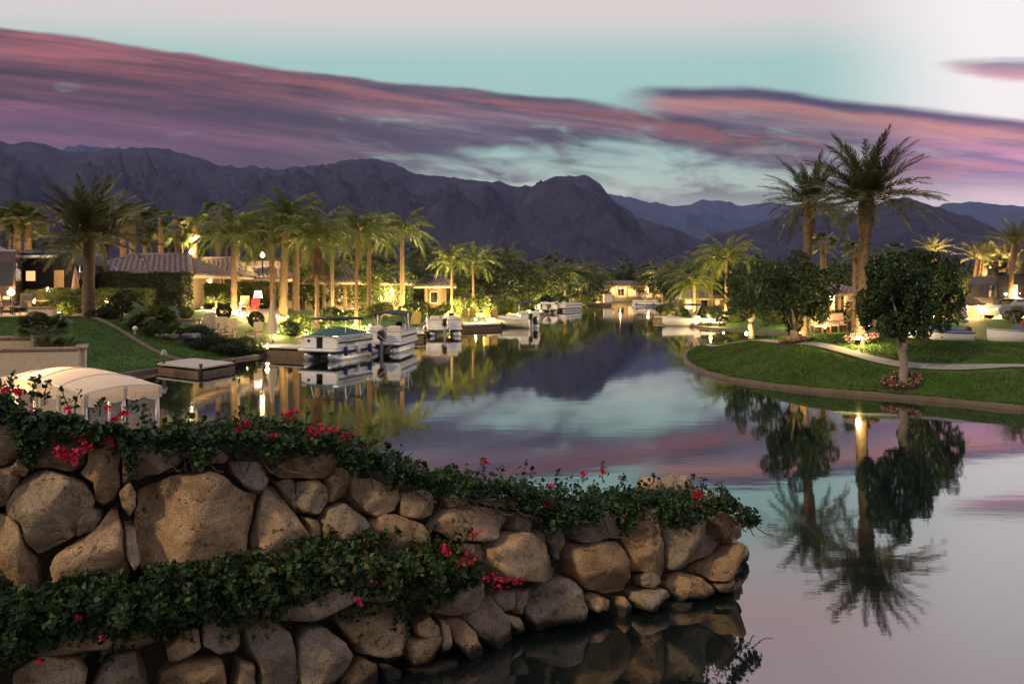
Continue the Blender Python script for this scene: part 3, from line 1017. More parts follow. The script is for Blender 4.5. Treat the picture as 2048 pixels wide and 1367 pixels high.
wall = thing('boulder_wall', 'tan granite boulder retaining wall curving out into the lake', 'wall', (0, 0, 0))
ROCKS = [
    [(-10, 832), (30, 845), (46, 880), (45, 905), (20, 928), (-10, 934)],
    [(55, 872), (120, 864), (178, 880), (174, 928), (142, 943), (100, 938), (62, 932), (52, 905)],
    [(182, 886), (233, 880), (238, 900), (240, 975), (228, 1000), (205, 1012), (190, 1003), (186, 968), (162, 946), (178, 925)],
    [(22, 932), (42, 912), (58, 938), (50, 952), (30, 950)],
    [(-10, 936), (28, 937), (33, 958), (15, 1004), (-10, 1012)],
    [(58, 948), (92, 939), (150, 956), (172, 971), (187, 1000), (180, 1022), (158, 1046), (156, 1070), (112, 1096), (76, 1112), (60, 1090), (44, 1042), (12, 1024), (15, 1008), (40, 966)],
    [(162, 1032), (182, 1012), (200, 1017), (201, 1036), (186, 1056), (160, 1068), (157, 1048)],
    [(-10, 1028), (25, 1031), (44, 1046), (56, 1084), (76, 1114), (84, 1180), (60, 1215), (-10, 1230)],
    [(120, 1107), (160, 1078), (200, 1052), (228, 1012), (238, 1045), (252, 1110), (258, 1150), (238, 1180), (130, 1200), (112, 1165), (112, 1122)],
    [(242, 890), (262, 905), (264, 952), (250, 970), (243, 965)],
    [(241, 985), (258, 964), (273, 985), (273, 1012), (258, 1032), (243, 1008)],
    [(246, 1040), (262, 1036), (272, 1050), (280, 1120), (268, 1140), (254, 1110)],
    [(278, 975), (347, 950), (417, 940), (456, 957), (480, 982), (510, 988), (503, 1022), (494, 1067), (484, 1110), (474, 1160), (380, 1175), (300, 1165), (276, 1095), (270, 1030)],
    [(268, 905), (300, 893), (350, 905), (368, 922), (345, 934), (302, 949), (272, 964), (264, 930)],
    [(365, 912), (400, 893), (440, 898), (458, 912), (450, 924), (420, 931), (388, 924)],
    [(460, 922), (515, 925), (531, 960), (522, 977), (511, 984), (486, 970), (464, 946)],
    [(545, 946), (580, 916), (606, 908), (665, 909), (672, 924), (655, 946), (640, 955), (560, 957)],
    [(494, 1130), (510, 1040), (530, 976), (546, 970), (562, 986), (590, 1030), (622, 1090), (630, 1130), (560, 1150)],
    [(550, 962), (584, 962), (584, 990), (596, 1020), (588, 1022), (568, 988)],
    [(586, 986), (592, 964), (625, 960), (641, 976), (646, 1000), (626, 1028), (602, 1023), (586, 1006)],
    [(666, 936), (690, 933), (698, 946), (699, 992), (680, 1002), (650, 1004), (644, 978), (648, 960)],
    [(701, 950), (740, 960), (785, 976), (793, 996), (780, 1020), (746, 1032), (722, 1025), (701, 994)],
    [(797, 990), (825, 985), (850, 982), (865, 1001), (858, 1026), (830, 1033), (798, 1026)],
    [(602, 1031), (626, 1030), (639, 1046), (636, 1072), (626, 1087), (613, 1066)],
    [(642, 1016), (682, 1008), (698, 1030), (706, 1062), (702, 1110), (646, 1120), (640, 1062)],
    [(692, 1010), (720, 1030), (734, 1046), (728, 1090), (714, 1080), (703, 1040)],
    [(736, 1047), (760, 1029), (800, 1034), (835, 1046), (852, 1075), (830, 1105), (748, 1110)],
    [(852, 1056), (862, 1040), (900, 1016), (960, 1014), (1008, 1020), (1006, 1042), (986, 1070), (958, 1079), (905, 1079), (880, 1063)],
    [(884, 996), (906, 990), (932, 1000), (926, 1013), (892, 1016)],
    [(955, 1002), (1008, 996), (1020, 1005), (1018, 1024), (1008, 1018), (975, 1010)],
    [(1022, 999), (1045, 995), (1062, 1005), (1046, 1016), (1025, 1018)],
    [(1023, 1026), (1040, 1018), (1053, 1040), (1053, 1064), (1035, 1071), (1023, 1056)],
    [(914, 1092), (925, 1083), (958, 1086), (963, 1102), (962, 1122), (940, 1121), (918, 1118)],
    [(966, 1092), (1000, 1071), (1030, 1063), (1052, 1072), (1076, 1100), (1106, 1131), (1112, 1150), (1096, 1161), (1050, 1161), (982, 1159), (964, 1130)],
    [(1060, 1068), (1082, 1060), (1086, 1080), (1100, 1112), (1086, 1106), (1072, 1090)],
    [(1086, 1064), (1101, 1050), (1116, 1056), (1123, 1086), (1116, 1120), (1104, 1114), (1088, 1084)],
    [(1150, 1070), (1166, 1046), (1210, 1026), (1238, 1021), (1232, 1064), (1200, 1081), (1160, 1084)],
    [(1240, 1020), (1260, 1020), (1276, 1040), (1266, 1050), (1246, 1060), (1240, 1046)],
    [(1128, 1112), (1142, 1092), (1200, 1083), (1226, 1084), (1245, 1106), (1257, 1146), (1250, 1180), (1210, 1188), (1162, 1172), (1136, 1142)],
    [(1238, 1074), (1275, 1047), (1300, 1041), (1310, 1080), (1321, 1130), (1318, 1156), (1297, 1138), (1259, 1142), (1250, 1102)],
    [(1306, 1046), (1311, 1021), (1345, 1011), (1366, 1025), (1398, 1030), (1424, 1050), (1442, 1080), (1420, 1110), (1370, 1135), (1326, 1136), (1318, 1090)],
    [(1402, 1024), (1428, 1030), (1442, 1066), (1438, 1074), (1422, 1048)],
    [(1432, 1022), (1449, 1031), (1462, 1060), (1460, 1082), (1447, 1084), (1436, 1048)],
    [(1400, 1130), (1444, 1102), (1456, 1086), (1470, 1096), (1474, 1120), (1466, 1146), (1442, 1158), (1416, 1160), (1396, 1146)],
    [(1334, 1164), (1346, 1146), (1375, 1142), (1405, 1160), (1421, 1180), (1392, 1198), (1346, 1200)],
    [(1276, 1152), (1296, 1141), (1312, 1148), (1317, 1166), (1300, 1173), (1280, 1169)],
    [(1264, 1182), (1290, 1174), (1320, 1173), (1333, 1196), (1296, 1216), (1264, 1212)],
    [(1424, 1167), (1440, 1159), (1464, 1159), (1466, 1176), (1440, 1184), (1424, 1180)],
    [(1048, 1222), (1060, 1182), (1090, 1164), (1130, 1152), (1155, 1176), (1170, 1210), (1160, 1236), (1112, 1250), (1066, 1262)],
    [(1170, 1196), (1186, 1188), (1214, 1196), (1212, 1216), (1186, 1226), (1172, 1214)],
    [(1214, 1226), (1240, 1189), (1256, 1206), (1266, 1226), (1240, 1236)],
    [(980, 1191), (1000, 1173), (1018, 1181), (1015, 1210), (1000, 1221), (985, 1211)],
    [(1023, 1176), (1050, 1171), (1047, 1196), (1032, 1228), (1021, 1216)],
    [(850, 1226), (862, 1200), (905, 1172), (954, 1162), (962, 1190), (950, 1215), (902, 1229)],
    [(936, 1236), (960, 1197), (976, 1187), (1000, 1230), (1026, 1282), (990, 1298), (960, 1272)],
    [(1002, 1226), (1030, 1232), (1046, 1262), (1030, 1270)],
    [(895, 1242), (920, 1233), (946, 1261), (963, 1302), (955, 1322), (930, 1310), (900, 1277)],
    [(825, 1242), (850, 1229), (870, 1248), (874, 1262), (845, 1266), (826, 1259)],
    [(876, 1236), (894, 1236), (899, 1270), (894, 1296), (883, 1299), (877, 1266)],
    [(810, 1272), (850, 1269), (873, 1270), (874, 1312), (850, 1326), (816, 1326), (808, 1296)],
    [(708, 1242), (730, 1200), (790, 1196), (820, 1234), (814, 1282), (795, 1306), (760, 1312), (716, 1302), (706, 1272)],
    [(586, 1272), (610, 1250), (640, 1250), (680, 1276), (692, 1300), (686, 1342), (662, 1380), (602, 1392), (588, 1332)],
    [(664, 1206), (695, 1205), (712, 1244), (708, 1270), (700, 1283), (686, 1266), (672, 1246)],
    [(492, 1246), (540, 1241), (570, 1258), (580, 1300), (587, 1336), (584, 1392), (522, 1394), (512, 1332), (490, 1290)],
    [(406, 1250), (440, 1241), (482, 1246), (484, 1286), (470, 1302), (440, 1302), (406, 1287)],
    [(330, 1292), (370, 1256), (396, 1252), (398, 1288), (372, 1306), (336, 1322)],
    [(236, 1226), (300, 1226), (322, 1248), (308, 1281), (272, 1294), (234, 1292)],
    [(400, 1196), (450, 1190), (535, 1192), (545, 1234), (512, 1241), (410, 1240)],
    [(30, 1342), (90, 1300), (160, 1305), (176, 1332), (164, 1400), (26, 1400)],
    [(172, 1400), (200, 1332), (230, 1306), (272, 1302), (300, 1400)],
    [(308, 1400), (322, 1350), (362, 1320), (440, 1316), (452, 1400)],
    [(468, 1400), (474, 1314), (504, 1320), (516, 1400)],
    [(652, 1396), (690, 1346), (716, 1314), (742, 1326), (748, 1356), (724, 1392)],
    [(752, 1322), (776, 1322), (802, 1342), (796, 1362), (768, 1366)],
    [(806, 1332), (870, 1322), (906, 1316), (884, 1340), (830, 1348)],
    [(-10, 1236), (60, 1220), (110, 1204), (180, 1206), (226, 1222), (226, 1288), (160, 1298), (84, 1298), (24, 1338), (-10, 1345)],
    [(560, 1160), (640, 1135), (700, 1122), (760, 1122), (850, 1120), (900, 1130), (900, 1164), (850, 1196), (720, 1192), (650, 1200), (600, 1236), (552, 1234)],
    [(-120, 820), (-60, 815), (-16, 832), (-16, 930), (-70, 960), (-120, 950)],
    [(-130, 960), (-70, 966), (-16, 940), (-14, 1020), (-60, 1080), (-130, 1070)],
    [(-120, 1080), (-60, 1088), (-14, 1036), (-14, 1230), (-80, 1240), (-120, 1200)],
    [(1290, 1222), (1330, 1205), (1420, 1196), (1424, 1214), (1340, 1240), (1292, 1240)],
]
_rr = random.Random(5)
_jt = lambda a: _rr.uniform(-a, a)
for _r in range(6):                                              # the same wall goes on to the left of the picture
    _x0 = -132
    while _x0 > -880:
        _x1 = _x0 - 2
        _x0 = _x1 - _rr.uniform(78, 190)
        _t = interp(TOPY, (_x0 + _x1) / 2)
        _y0, _y1 = _t + 10 + _r * 112 + _jt(9), _t + 116 + _r * 112 + _jt(9)
        _xm, _ym = (_x0 + _x1) / 2, (_y0 + _y1) / 2
        ROCKS.append([(_x0 + 6, _ym + _jt(26)), (_x0 + 20 + _jt(12), _y0 + 10 + _jt(8)), (_xm + _jt(20), _y0 + 2 + _jt(5)), (_x1 - 18 + _jt(10), _y0 + 10 + _jt(8)), (_x1 - 3, _ym + _jt(26)),
                      (_x1 - 20 + _jt(12), _y1 - 8 + _jt(8)), (_xm + _jt(20), _y1 - 1 + _jt(5)), (_x0 + 24 + _jt(12), _y1 - 8 + _jt(8))])
for ri, poly in enumerate(ROCKS):
    pts = [wall_pt(x, y) for x, y in poly]
    c = sum(pts, Vector()) / len(pts)
    pxc = sum(x for x, _ in poly) / len(poly)
    n = wall_n(pxc)
    t = Vector((-n.y, n.x, 0)).normalized()
    up = n.cross(t)
    if up.z < 0:
        up = -up
        t = -t
    q2 = [((p - c).dot(t), (p - c).dot(up)) for p in pts]
    q2 = [tuple(.94 * u + .06 * w for u, w in zip(q2[k], q2[(k + j) % len(q2)])) for k in range(len(q2)) for j in (-1, 1)]
    q2 = [((a * 1.015), (b * 1.015)) for a, b in q2]
    # resample the outline evenly
    per = [math.dist(q2[i], q2[(i + 1) % len(q2)]) for i in range(len(q2))]
    tot = sum(per)
    NP = 52
    out, acc, i = [], 0, 0
    for k in range(NP):
        s = tot * k / NP
        while acc + per[i] < s and i < len(q2) - 1:
            acc += per[i]
            i += 1
        f_ = (s - acc) / per[i]
        a, b = q2[i], q2[(i + 1) % len(q2)]
        out.append((a[0] + (b[0] - a[0]) * f_, a[1] + (b[1] - a[1]) * f_))
    area = abs(sum(out[k][0] * out[(k + 1) % NP][1] - out[(k + 1) % NP][0] * out[k][1] for k in range(NP))) / 2
    sz = math.sqrt(area)
    T = min(.08 + .28 * sz, .27)
    prn = _rr.uniform(-.035, .045)
    planes = []
    for _ in range(_rr.choice((3, 4, 4, 5))):
        an = _rr.uniform(0, 2 * PI)
        sl = _rr.uniform(.2, 1.35)
        planes.append((math.cos(an) * sl, math.sin(an) * sl, T * _rr.uniform(.80, 1.1) + sl * sz * .15))
    ks = [(1.0, -1.3), (1.0, -.55), (1.0, .0), (.992, .30), (.968, .58), (.93, .80), (.86, .93), (.74, .99), (.56, 1.0), (.34, 1.02), (.12, 1.03)]
    V, Fc = [], []
    sd = ri * 7.31
    for k, hk in ks:
        for (a, b) in out:
            x_, y_ = a * k, b * k
            h = hk * T
            if hk > 0:
                for pa, pb, pc in planes:
                    h = min(h, max(pc - pa * x_ - pb * y_, -.3 * T))
            v = Vector((x_, y_, h))
            w = noise.fractal(Vector((x_ * 3.1 + sd, y_ * 3.1, h * 3 + sd)), 1.0, 2.0, 5) * .042
            w += noise.noise(Vector((x_ * 14 + sd, y_ * 14, h * 14))) * .007
            V.append(v + Vector((a, b, 0)).normalized() * (w * .7 if k > .85 else 0) + Vector((0, 0, w if hk > -.2 else 0)))
    nr = len(ks)
    for r in range(nr - 1):
        for k in range(NP):
            j = (k + 1) % NP
            Fc.append((r * NP + k, r * NP + j, (r + 1) * NP + j, (r + 1) * NP + k))
    Fc.append(tuple((nr - 1) * NP + k for k in range(NP)))
    if sum(out[k][0] * out[(k + 1) % NP][1] - out[(k + 1) % NP][0] * out[k][1] for k in range(NP)) < 0:
        Fc = [f[::-1] for f in Fc]
    o = link('boulder', np_mesh('boulder', V, Fc, M_rock, True), wall)
    MM = Matrix((t, up, n)).transposed().to_4x4()
    MM.translation = c + n * prn
    o.matrix_local = MM

# earth core behind the stones and the ground on top of the wall
rows = []
for px in range(-960, 1441, 30):
    nrm = wall_n(px)
    top = wall_pt(px, interp(TOPY, px) + 6)
    bot = wall_pt(px, 1900 if px < -300 else 1460 if px < 1000 else 1330)
    k = min(1, max(0, (1445 - px) / 60))
    inn = Vector((-nrm.x, -nrm.y, 0)) * .17
    back = Vector((.25, 1, 0)).normalized()
    wd = (1.5 if px > 700 else 1.5 + (700 - px) * .0006) * (.35 + .65 * k)
    b0 = bot + inn
    b0.z = min(b0.z, -.5)
    rows.append([b0, bot.lerp(top, .5) + inn, top + inn + Vector((0, 0, .07)), top + inn * 2 + back * wd * .5 + Vector((0, 0, -.02 - .14 * wd)), top + back * wd + Vector((0, 0, -.1 - .34 * wd)), top + back * (wd + .3) + Vector((0, 0, -top.z - .5))])
core = MB().grid(rows)
core.build('earth_core', M_soil, wall, True)
# rounded stones closing the tip and the rear top edge of the wall
for (px, py, D, r) in ((1352, 968, 9.6, .17), (1300, 972, 9.5, .14), (1415, 1014, 9.3, .2), (1440, 1056, 8.9, .22), (1446, 1105, 8.75, .24), (1438, 1150, 8.6, .24), (1436, 1165, 9.0, .26)):
    V, Fc = [], []
    for i in range(9):
        for k in range(14):
            th, ph = PI * i / 8, 2 * PI * k / 14
            d = Vector((math.sin(th) * math.cos(ph) * 1.25, math.sin(th) * math.sin(ph), math.cos(th) * .8))
            V.append(d * r * (1 + .25 * noise.noise(d * 1.7 + Vector((px, 0, 0)))))
    for i in range(8):
        for k in range(14):
            j = (k + 1) % 14
            Fc.append((i * 14 + k, (i + 1) * 14 + k, (i + 1) * 14 + j, i * 14 + j))
    link('boulder', np_mesh('boulder', V, Fc, M_rock, True), wall, P(px, py, D))


# ------------------------------------------------------------------ bougainvillea on the wall
def leaf_arrays(C, Nrm, L, W, rng, fold=.25):
    """many small pointed leaves: returns vertices and triangles. C centres, Nrm leaf normals, L lengths"""
    n = len(C)
    a = rng.normal(size=(n, 3))
    a -= Nrm * (a * Nrm).sum(1, keepdims=True)
    a /= np.linalg.norm(a, axis=1, keepdims=True) + 1e-9
    b = np.cross(Nrm, a)
    L = np.broadcast_to(L, (n,))[:, None]
    W = np.broadcast_to(W, (n,))[:, None]
    base = C - a * L * .5
    tip = C + a * L * .5 - Nrm * L * .12
    l = C - a * L * .08 + b * W * .5 + Nrm * W * fold
    r = C - a * L * .08 - b * W * .5 + Nrm * W * fold
    V = np.stack([base, l, tip, r], 1).reshape(-1, 3)
    i = np.arange(n)[:, None] * 4
    Fc = np.concatenate([i + [0, 2, 1], i + [0, 3, 2]], 1).reshape(-1, 3)
    return V, Fc


def leaves(name, C, mat, L, W, rng, parent=None, up=.35, outward=None):
    C = np.asarray(C, float)
    n = rng.normal(size=C.shape)
    n /= np.linalg.norm(n, axis=1, keepdims=True)
    n[:, 2] += up
    if outward is not None:
        n = n + outward
    n /= np.linalg.norm(n, axis=1, keepdims=True) + 1e-9
    L = L * rng.uniform(.5, 1.4, len(C))
    V, Fc = leaf_arrays(C, n, L, L * W, rng)
    return link(name, np_mesh(name, V, Fc, mat), parent)


def vine(label, px0, px1, lower, blooms, shoots, dens, seed, group):
    rng = np.random.default_rng(seed)
    ctr = .5 * (px0 + px1)
    cy = interp(TOPY, ctr) if not lower else interp(LOW_MID, ctr)
    root = thing('bougainvillea', label, 'bougainvillea', wall_pt(ctr, cy), 0, group)
    o0 = np.array(root.location)
    C, O = [], []
    n = int((px1 - px0) * dens * 1.3)
    for _ in range(n):
        px = rng.uniform(px0, px1)
        nn = wall_n(px)
        lump = .3 + 1.0 * noise.noise(Vector((px * .018, seed, 0))) + .9 * noise.noise(Vector((px * .06, seed, 3)))
        if not lower:
            ty = interp(TOPY, px)
            p = wall_pt(px, ty)
            mode = rng.random()
            hgt = interp(TOP_H, px) * (1 + .5 * lump)
            if mode < .62:                                        # the mat on top of the wall
                bk = rng.uniform(-.12, 1.0)
                hh = hgt * (1 - .35 * bk) * rng.uniform(.0, 1.0) ** .55
                q = p + Vector((-nn.x, -nn.y, 0)) * bk + Vector((0, 0, hh * .95 - .05 - max(bk, 0) * (.36 if px < 380 else .20)))
            else:                                                 # tresses hanging over the stones
                drop = interp(TOP_DROP, px) * max(0, .5 + 2.2 * noise.noise(Vector((px * .030, seed + 2.5, 0))))
                dz = drop * rng.random() ** .8
                q = p + nn * (.13 + .12 * rng.random() + .06 * math.sin(dz * 9)) + Vector((0, 0, .14 - dz))
        else:
            mid, hh = interp(LOW_MID, px), interp(LOW_HALF, px)
            t = rng.normal() * .55
            top_cut = 1 + .25 * noise.noise(Vector((px * .03, seed, 5)))
            if t < -top_cut:
                t = -top_cut * rng.random()
            if t > 0:
                t *= .8 + 1.1 * noise.noise(Vector((px * .03, seed, 9)))
            py = mid + t * hh
            prox = max(.05, .40 * (1 - min(1, abs(t)) ** 2)) * (.75 + .9 * noise.noise(Vector((px * .035, py * .02, seed))))
            q = wall_pt(px, py) + nn * (.14 + prox * rng.random() ** .6)
        gap = noise.noise(Vector(q) * 3.2) + .7 * noise.noise(Vector(q) * 8)
        if gap < -.22 - .25 * rng.random():
            continue
        C.append(q + Vector(rng.normal(size=3)) * .018)
        O.append(nn)
    C = np.array([tuple(c) for c in C]) - o0
    O = np.array([tuple(c) for c in O])
    leaves('foliage', C, M_boug, .052, .70, rng, root, .45, O * .55)
    # wiry shoots that stick out above the mass, leaves set along them
    sm, LC = MB(), []
    shoots = list(shoots)
    if not lower:
        for _ in range(int((px1 - px0) / 16)):
            px = rng.uniform(px0, px1)
            y_ = interp(TOPY, px) - interp(TOP_H, px) * 150
            shoots.append((px, y_ + 12, y_ - rng.uniform(2, 22), rng.normal() * 12))
    for (px, py, ty, lean) in shoots:
        if not lower:
            a = wall_pt(px, interp(TOPY, px)) + Vector((-wall_n(px).x, -wall_n(px).y, 0)) * .35 + Vector((0, 0, .1))
            D = a.y
            a = P(px, py, D)
            b = P(px + lean, ty, D - .05)
        else:
            a = wall_pt(px, py, .3)
            b = wall_pt(px + lean, ty, .38)
        m_ = (a + b) / 2 + Vector((0, -.04, .04))
        pts = [a * (1 - s) ** 2 + m_ * 2 * s * (1 - s) + b * s * s for s in np.linspace(0, 1, 8)]
        sm.tube([p - Vector(o0) for p in pts], [.006 - .004 * k / 7 for k in range(8)], 4)
        L = (b - a).length
        for k in range(max(6, int(L / .013))):
            s = rng.random() ** .8
            p = a * (1 - s) ** 2 + m_ * 2 * s * (1 - s) + b * s * s
            LC.append(p + Vector(rng.normal(size=3)) * (.030 * (1.25 - s)))
    for _ in range(26):
        px = rng.uniform(px0, px1)
        p = wall_pt(px, (interp(TOPY, px) if not lower else interp(LOW_MID, px)), .12)
        sl_ = rng.normal() * .05
        pts = [p + Vector((sl_ * k, -.01 * k, -.035 * k + .02 * math.sin(k * 1.7))) for k in range(5)]
        sm.tube([q - Vector(o0) for q in pts], .006, 4)
    if sm.v:
        tag(sm.build('stems', M_stem, root), kind='stuff')
    if LC:
        leaves('shoot_leaves', np.array([tuple(c) for c in LC]) - o0, M_boug, .050, .66, rng, root, .5)
    BC = []
    for (px, py, r, k) in blooms:
        for _ in range(k):
            qx, qy = px + rng.normal() * r * .55, py + rng.normal() * r * .38
            if not lower:
                ty = interp(TOPY, qx)
                if qy < ty:
                    w = wall_pt(qx, ty)
                    bk = min(.8, max(0.05, (ty - qy) * .004))
                    p = P(qx, qy, w.y + bk - .28)
                else:
                    p = wall_pt(qx, qy, .33)
            else:
                p = wall_pt(qx, qy, .52 - .12 * rng.random())
            BC.append(p)
    if BC:
        leaves('blossoms', np.array([tuple(c) for c in BC]) - o0, M_bract, .036, .85, rng, root, .2)
    return root


TOP_H = [(-260, .30), (0, .17), (130, .12), (250, .20), (420, .32), (560, .32), (700, .30), (800, .27), (900, .26), (1000, .24), (1150, .33), (1250, .29), (1400, .26), (1490, .16)]
TOP_DROP = [(-260, .3), (0, .12), (120, .30), (200, .34), (300, .22), (420, .26), (560, .10), (700, .12), (800, .16), (950, .10), (1080, .30), (1130, .34), (1250, .22), (1400, .22), (1480, .12)]
LOW_MID = [(-200, 1280), (0, 1235), (120, 1215), (250, 1200), (400, 1175), (560, 1148), (700, 1135), (820, 1132), (880, 1128), (930, 1138), (1000, 1150)]
LOW_HALF = [(-200, 110), (0, 82), (120, 70), (250, 66), (400, 64), (560, 70), (700, 76), (800, 74), (860, 66), (900, 46), (930, 22), (990, 8)]
vine('bougainvillea spilling over the wall beside the boat canopy, with the brightest red blossom clump', -760, 330, False,
     [(205, 866, 26, 120), (178, 870, 18, 40), (145, 910, 20, 60), (182, 895, 12, 24), (48, 824, 14, 34), (10, 780, 10, 14), (98, 845, 10, 16), (135, 818, 8, 12), (230, 838, 10, 24), (250, 825, 8, 18), (215, 815, 8, 10), (36, 783, 10, 22)],
     [(20, 810, 742, 6), (62, 805, 752, 18), (90, 808, 758, 8), (140, 820, 772, -18), (150, 822, 780, 12), (10, 800, 760, -10), (245, 840, 800, 30), (200, 832, 800, 8), (-10, 800, 750, -8), (45, 806, 770, -8), (285, 835, 812, 6)], 15, 31, 'bougainvillea on the wall')
vine('bougainvillea on the middle of the wall top, red clusters above the tall wedge boulder', 330, 720, False,
     [(582, 828, 16, 50), (632, 862, 20, 60), (648, 878, 14, 40), (697, 874, 14, 50), (668, 862, 12, 34), (490, 848, 12, 28), (478, 858, 8, 12), (540, 872, 8, 14), (552, 870, 8, 12), (676, 905, 6, 12), (700, 902, 8, 12)],
     [(500, 845, 815, -18), (480, 840, 812, 4), (570, 845, 818, 14), (612, 845, 815, 6), (650, 860, 830, 22), (530, 850, 828, -14), (440, 845, 822, 5), (390, 848, 826, -6), (355, 846, 822, 6), (690, 880, 850, 10)], 15, 32, 'bougainvillea on the wall')
vine('bougainvillea where the wall steps down, mostly green with a single red tuft', 720, 1060, False,
     [(730, 896, 7, 14), (968, 922, 7, 12), (1050, 1000, 9, 10)],
     [(730, 905, 882, 24), (770, 925, 885, 8), (775, 925, 900, 26), (800, 935, 912, 16), (830, 945, 920, 8), (905, 950, 928, 4), (965, 950, 918, 3), (1000, 955, 932, 8), (1045, 950, 914, 12), (1060, 955, 935, 6), (930, 950, 932, 3)], 15, 33, 'bougainvillea on the wall')
vine('bougainvillea on the tip of the wall, long leafy shoot arching over the water', 1060, 1478, False,
     [(1095, 1003, 12, 36), (1105, 1015, 8, 14), (1395, 988, 9, 26), (1396, 1012, 8, 22), (1205, 944, 6, 14), (1165, 950, 8, 10), (1325, 1003, 6, 10), (1105, 970, 8, 8)],
     [(1110, 965, 938, 8), (1165, 965, 946, 6), (1205, 960, 925, 0), (1240, 965, 950, 10), (1305, 970, 945, 2), (1380, 970, 948, 6), (1405, 975, 954, 3), (1430, 985, 962, 14), (1440, 1000, 970, 6), (1440, 985, 1030, 46), (1445, 995, 1035, 42), (1435, 980, 1010, 40), (1430, 975, 995, 36)], 15, 34, 'bougainvillea on the wall')
vine('dark lower bougainvillea hanging across the left boulders near the water', -200, 480, True,
     [(173, 1208, 6, 10), (215, 1245, 6, 8), (100, 1290, 5, 6)],
     [(60, 1195, 1155, 4), (155, 1180, 1155, 4), (225, 1165, 1135, 3), (300, 1165, 1125, 12), (430, 1140, 1105, 4), (350, 1150, 1130, 3)], 19, 35, 'bougainvillea hanging on the lower wall')
vine('dark lower bougainvillea with crimson flower sprays under the slab boulders', 480, 930, True,
     [(918, 1054, 16, 22), (855, 1080, 7, 12), (862, 1092, 7, 14), (903, 1105, 12, 30), (890, 1113, 8, 16), (940, 1145, 14, 34), (965, 1150, 12, 26), (700, 1155, 6, 8), (715, 1150, 4, 5), (676, 1186, 5, 6), (950, 1162, 10, 12)],
     [(560, 1100, 1075, 2), (680, 1085, 1060, 4), (705, 1085, 1058, 6), (760, 1080, 1052, -6), (830, 1078, 1045, 4), (880, 1075, 1048, 30), (640, 1090, 1072, -3), (900, 1090, 1050, 18)], 19, 36, 'bougainvillea hanging on the lower wall')

# ------------------------------------------------------------------ palms
def feather_arrays(e0, L, droop, nl, ll, lw, hang, seed):
    """one pinnate frond leaving the origin along +X at elevation e0 (degrees)"""
    rg = np.random.default_rng(seed)
    N = 18
    s = np.linspace(0, 1, N)
    el = np.radians(e0 - droop * s ** 1.35)
    ds = L / (N - 1)
    px_ = np.concatenate([[0], np.cumsum(np.cos(el[:-1]) * ds)])
    pz_ = np.concatenate([[0], np.cumsum(np.sin(el[:-1]) * ds)])
    sway = rg.uniform(-.06, .06) * L * s ** 2
    V, Fc = [], []
    w = np.interp(s, [0, .15, 1], [.035, .02, .004]) * L / 3
    for i in range(N):
        V += [(px_[i], sway[i] - w[i], pz_[i]), (px_[i], sway[i] + w[i], pz_[i]), (px_[i], sway[i], pz_[i] + w[i])]
    for i in range(N - 1):
        for k in range(3):
            j = (k + 1) % 3
            a, b, c, d = i * 3 + k, i * 3 + j, i * 3 + 3 + j, i * 3 + 3 + k
            Fc += [(a, b, c), (a, c, d)]
    for side in (-1, 1):
        for k in range(nl):
            t = .14 + .86 * (k + rg.uniform(-.3, .3)) / (nl - 1)
            t = min(max(t, .12), 1)
            x0, z0, y0 = np.interp(t, s, px_), np.interp(t, s, pz_), np.interp(t, s, sway)
            e = np.interp(t, s, el)
            l = ll * (math.sin(PI * (.18 + .74 * t)) ** .7) * rg.uniform(.8, 1.12)
            fw = np.radians(38 + 34 * t + rg.uniform(-9, 9))
            lift = np.radians(rg.uniform(-12, 42))
            T = np.array([math.cos(e), 0, math.sin(e)])
            U = np.array([-math.sin(e), 0, math.cos(e)])
            B = np.array([0, side, 0])
            d = T * math.sin(fw) + (B * math.cos(lift) + U * math.sin(lift)) * math.cos(fw)
            b0 = np.array([x0, y0, z0])
            m = b0 + d * l * .5 + np.array([0, 0, -hang * l * .12])
            tip = b0 + d * l * .97 + np.array([0, 0, -hang * l * .45])
            h = lw * .5 * T
            n0 = len(V)
            V += [tuple(b0 - h * .8), tuple(b0 + h * .8), tuple(m + h), tuple(m - h), tuple(tip)]
            Fc += [(n0, n0 + 1, n0 + 2), (n0, n0 + 2, n0 + 3), (n0 + 3, n0 + 2, n0 + 4)]
    return np.array(V), np.array(Fc)


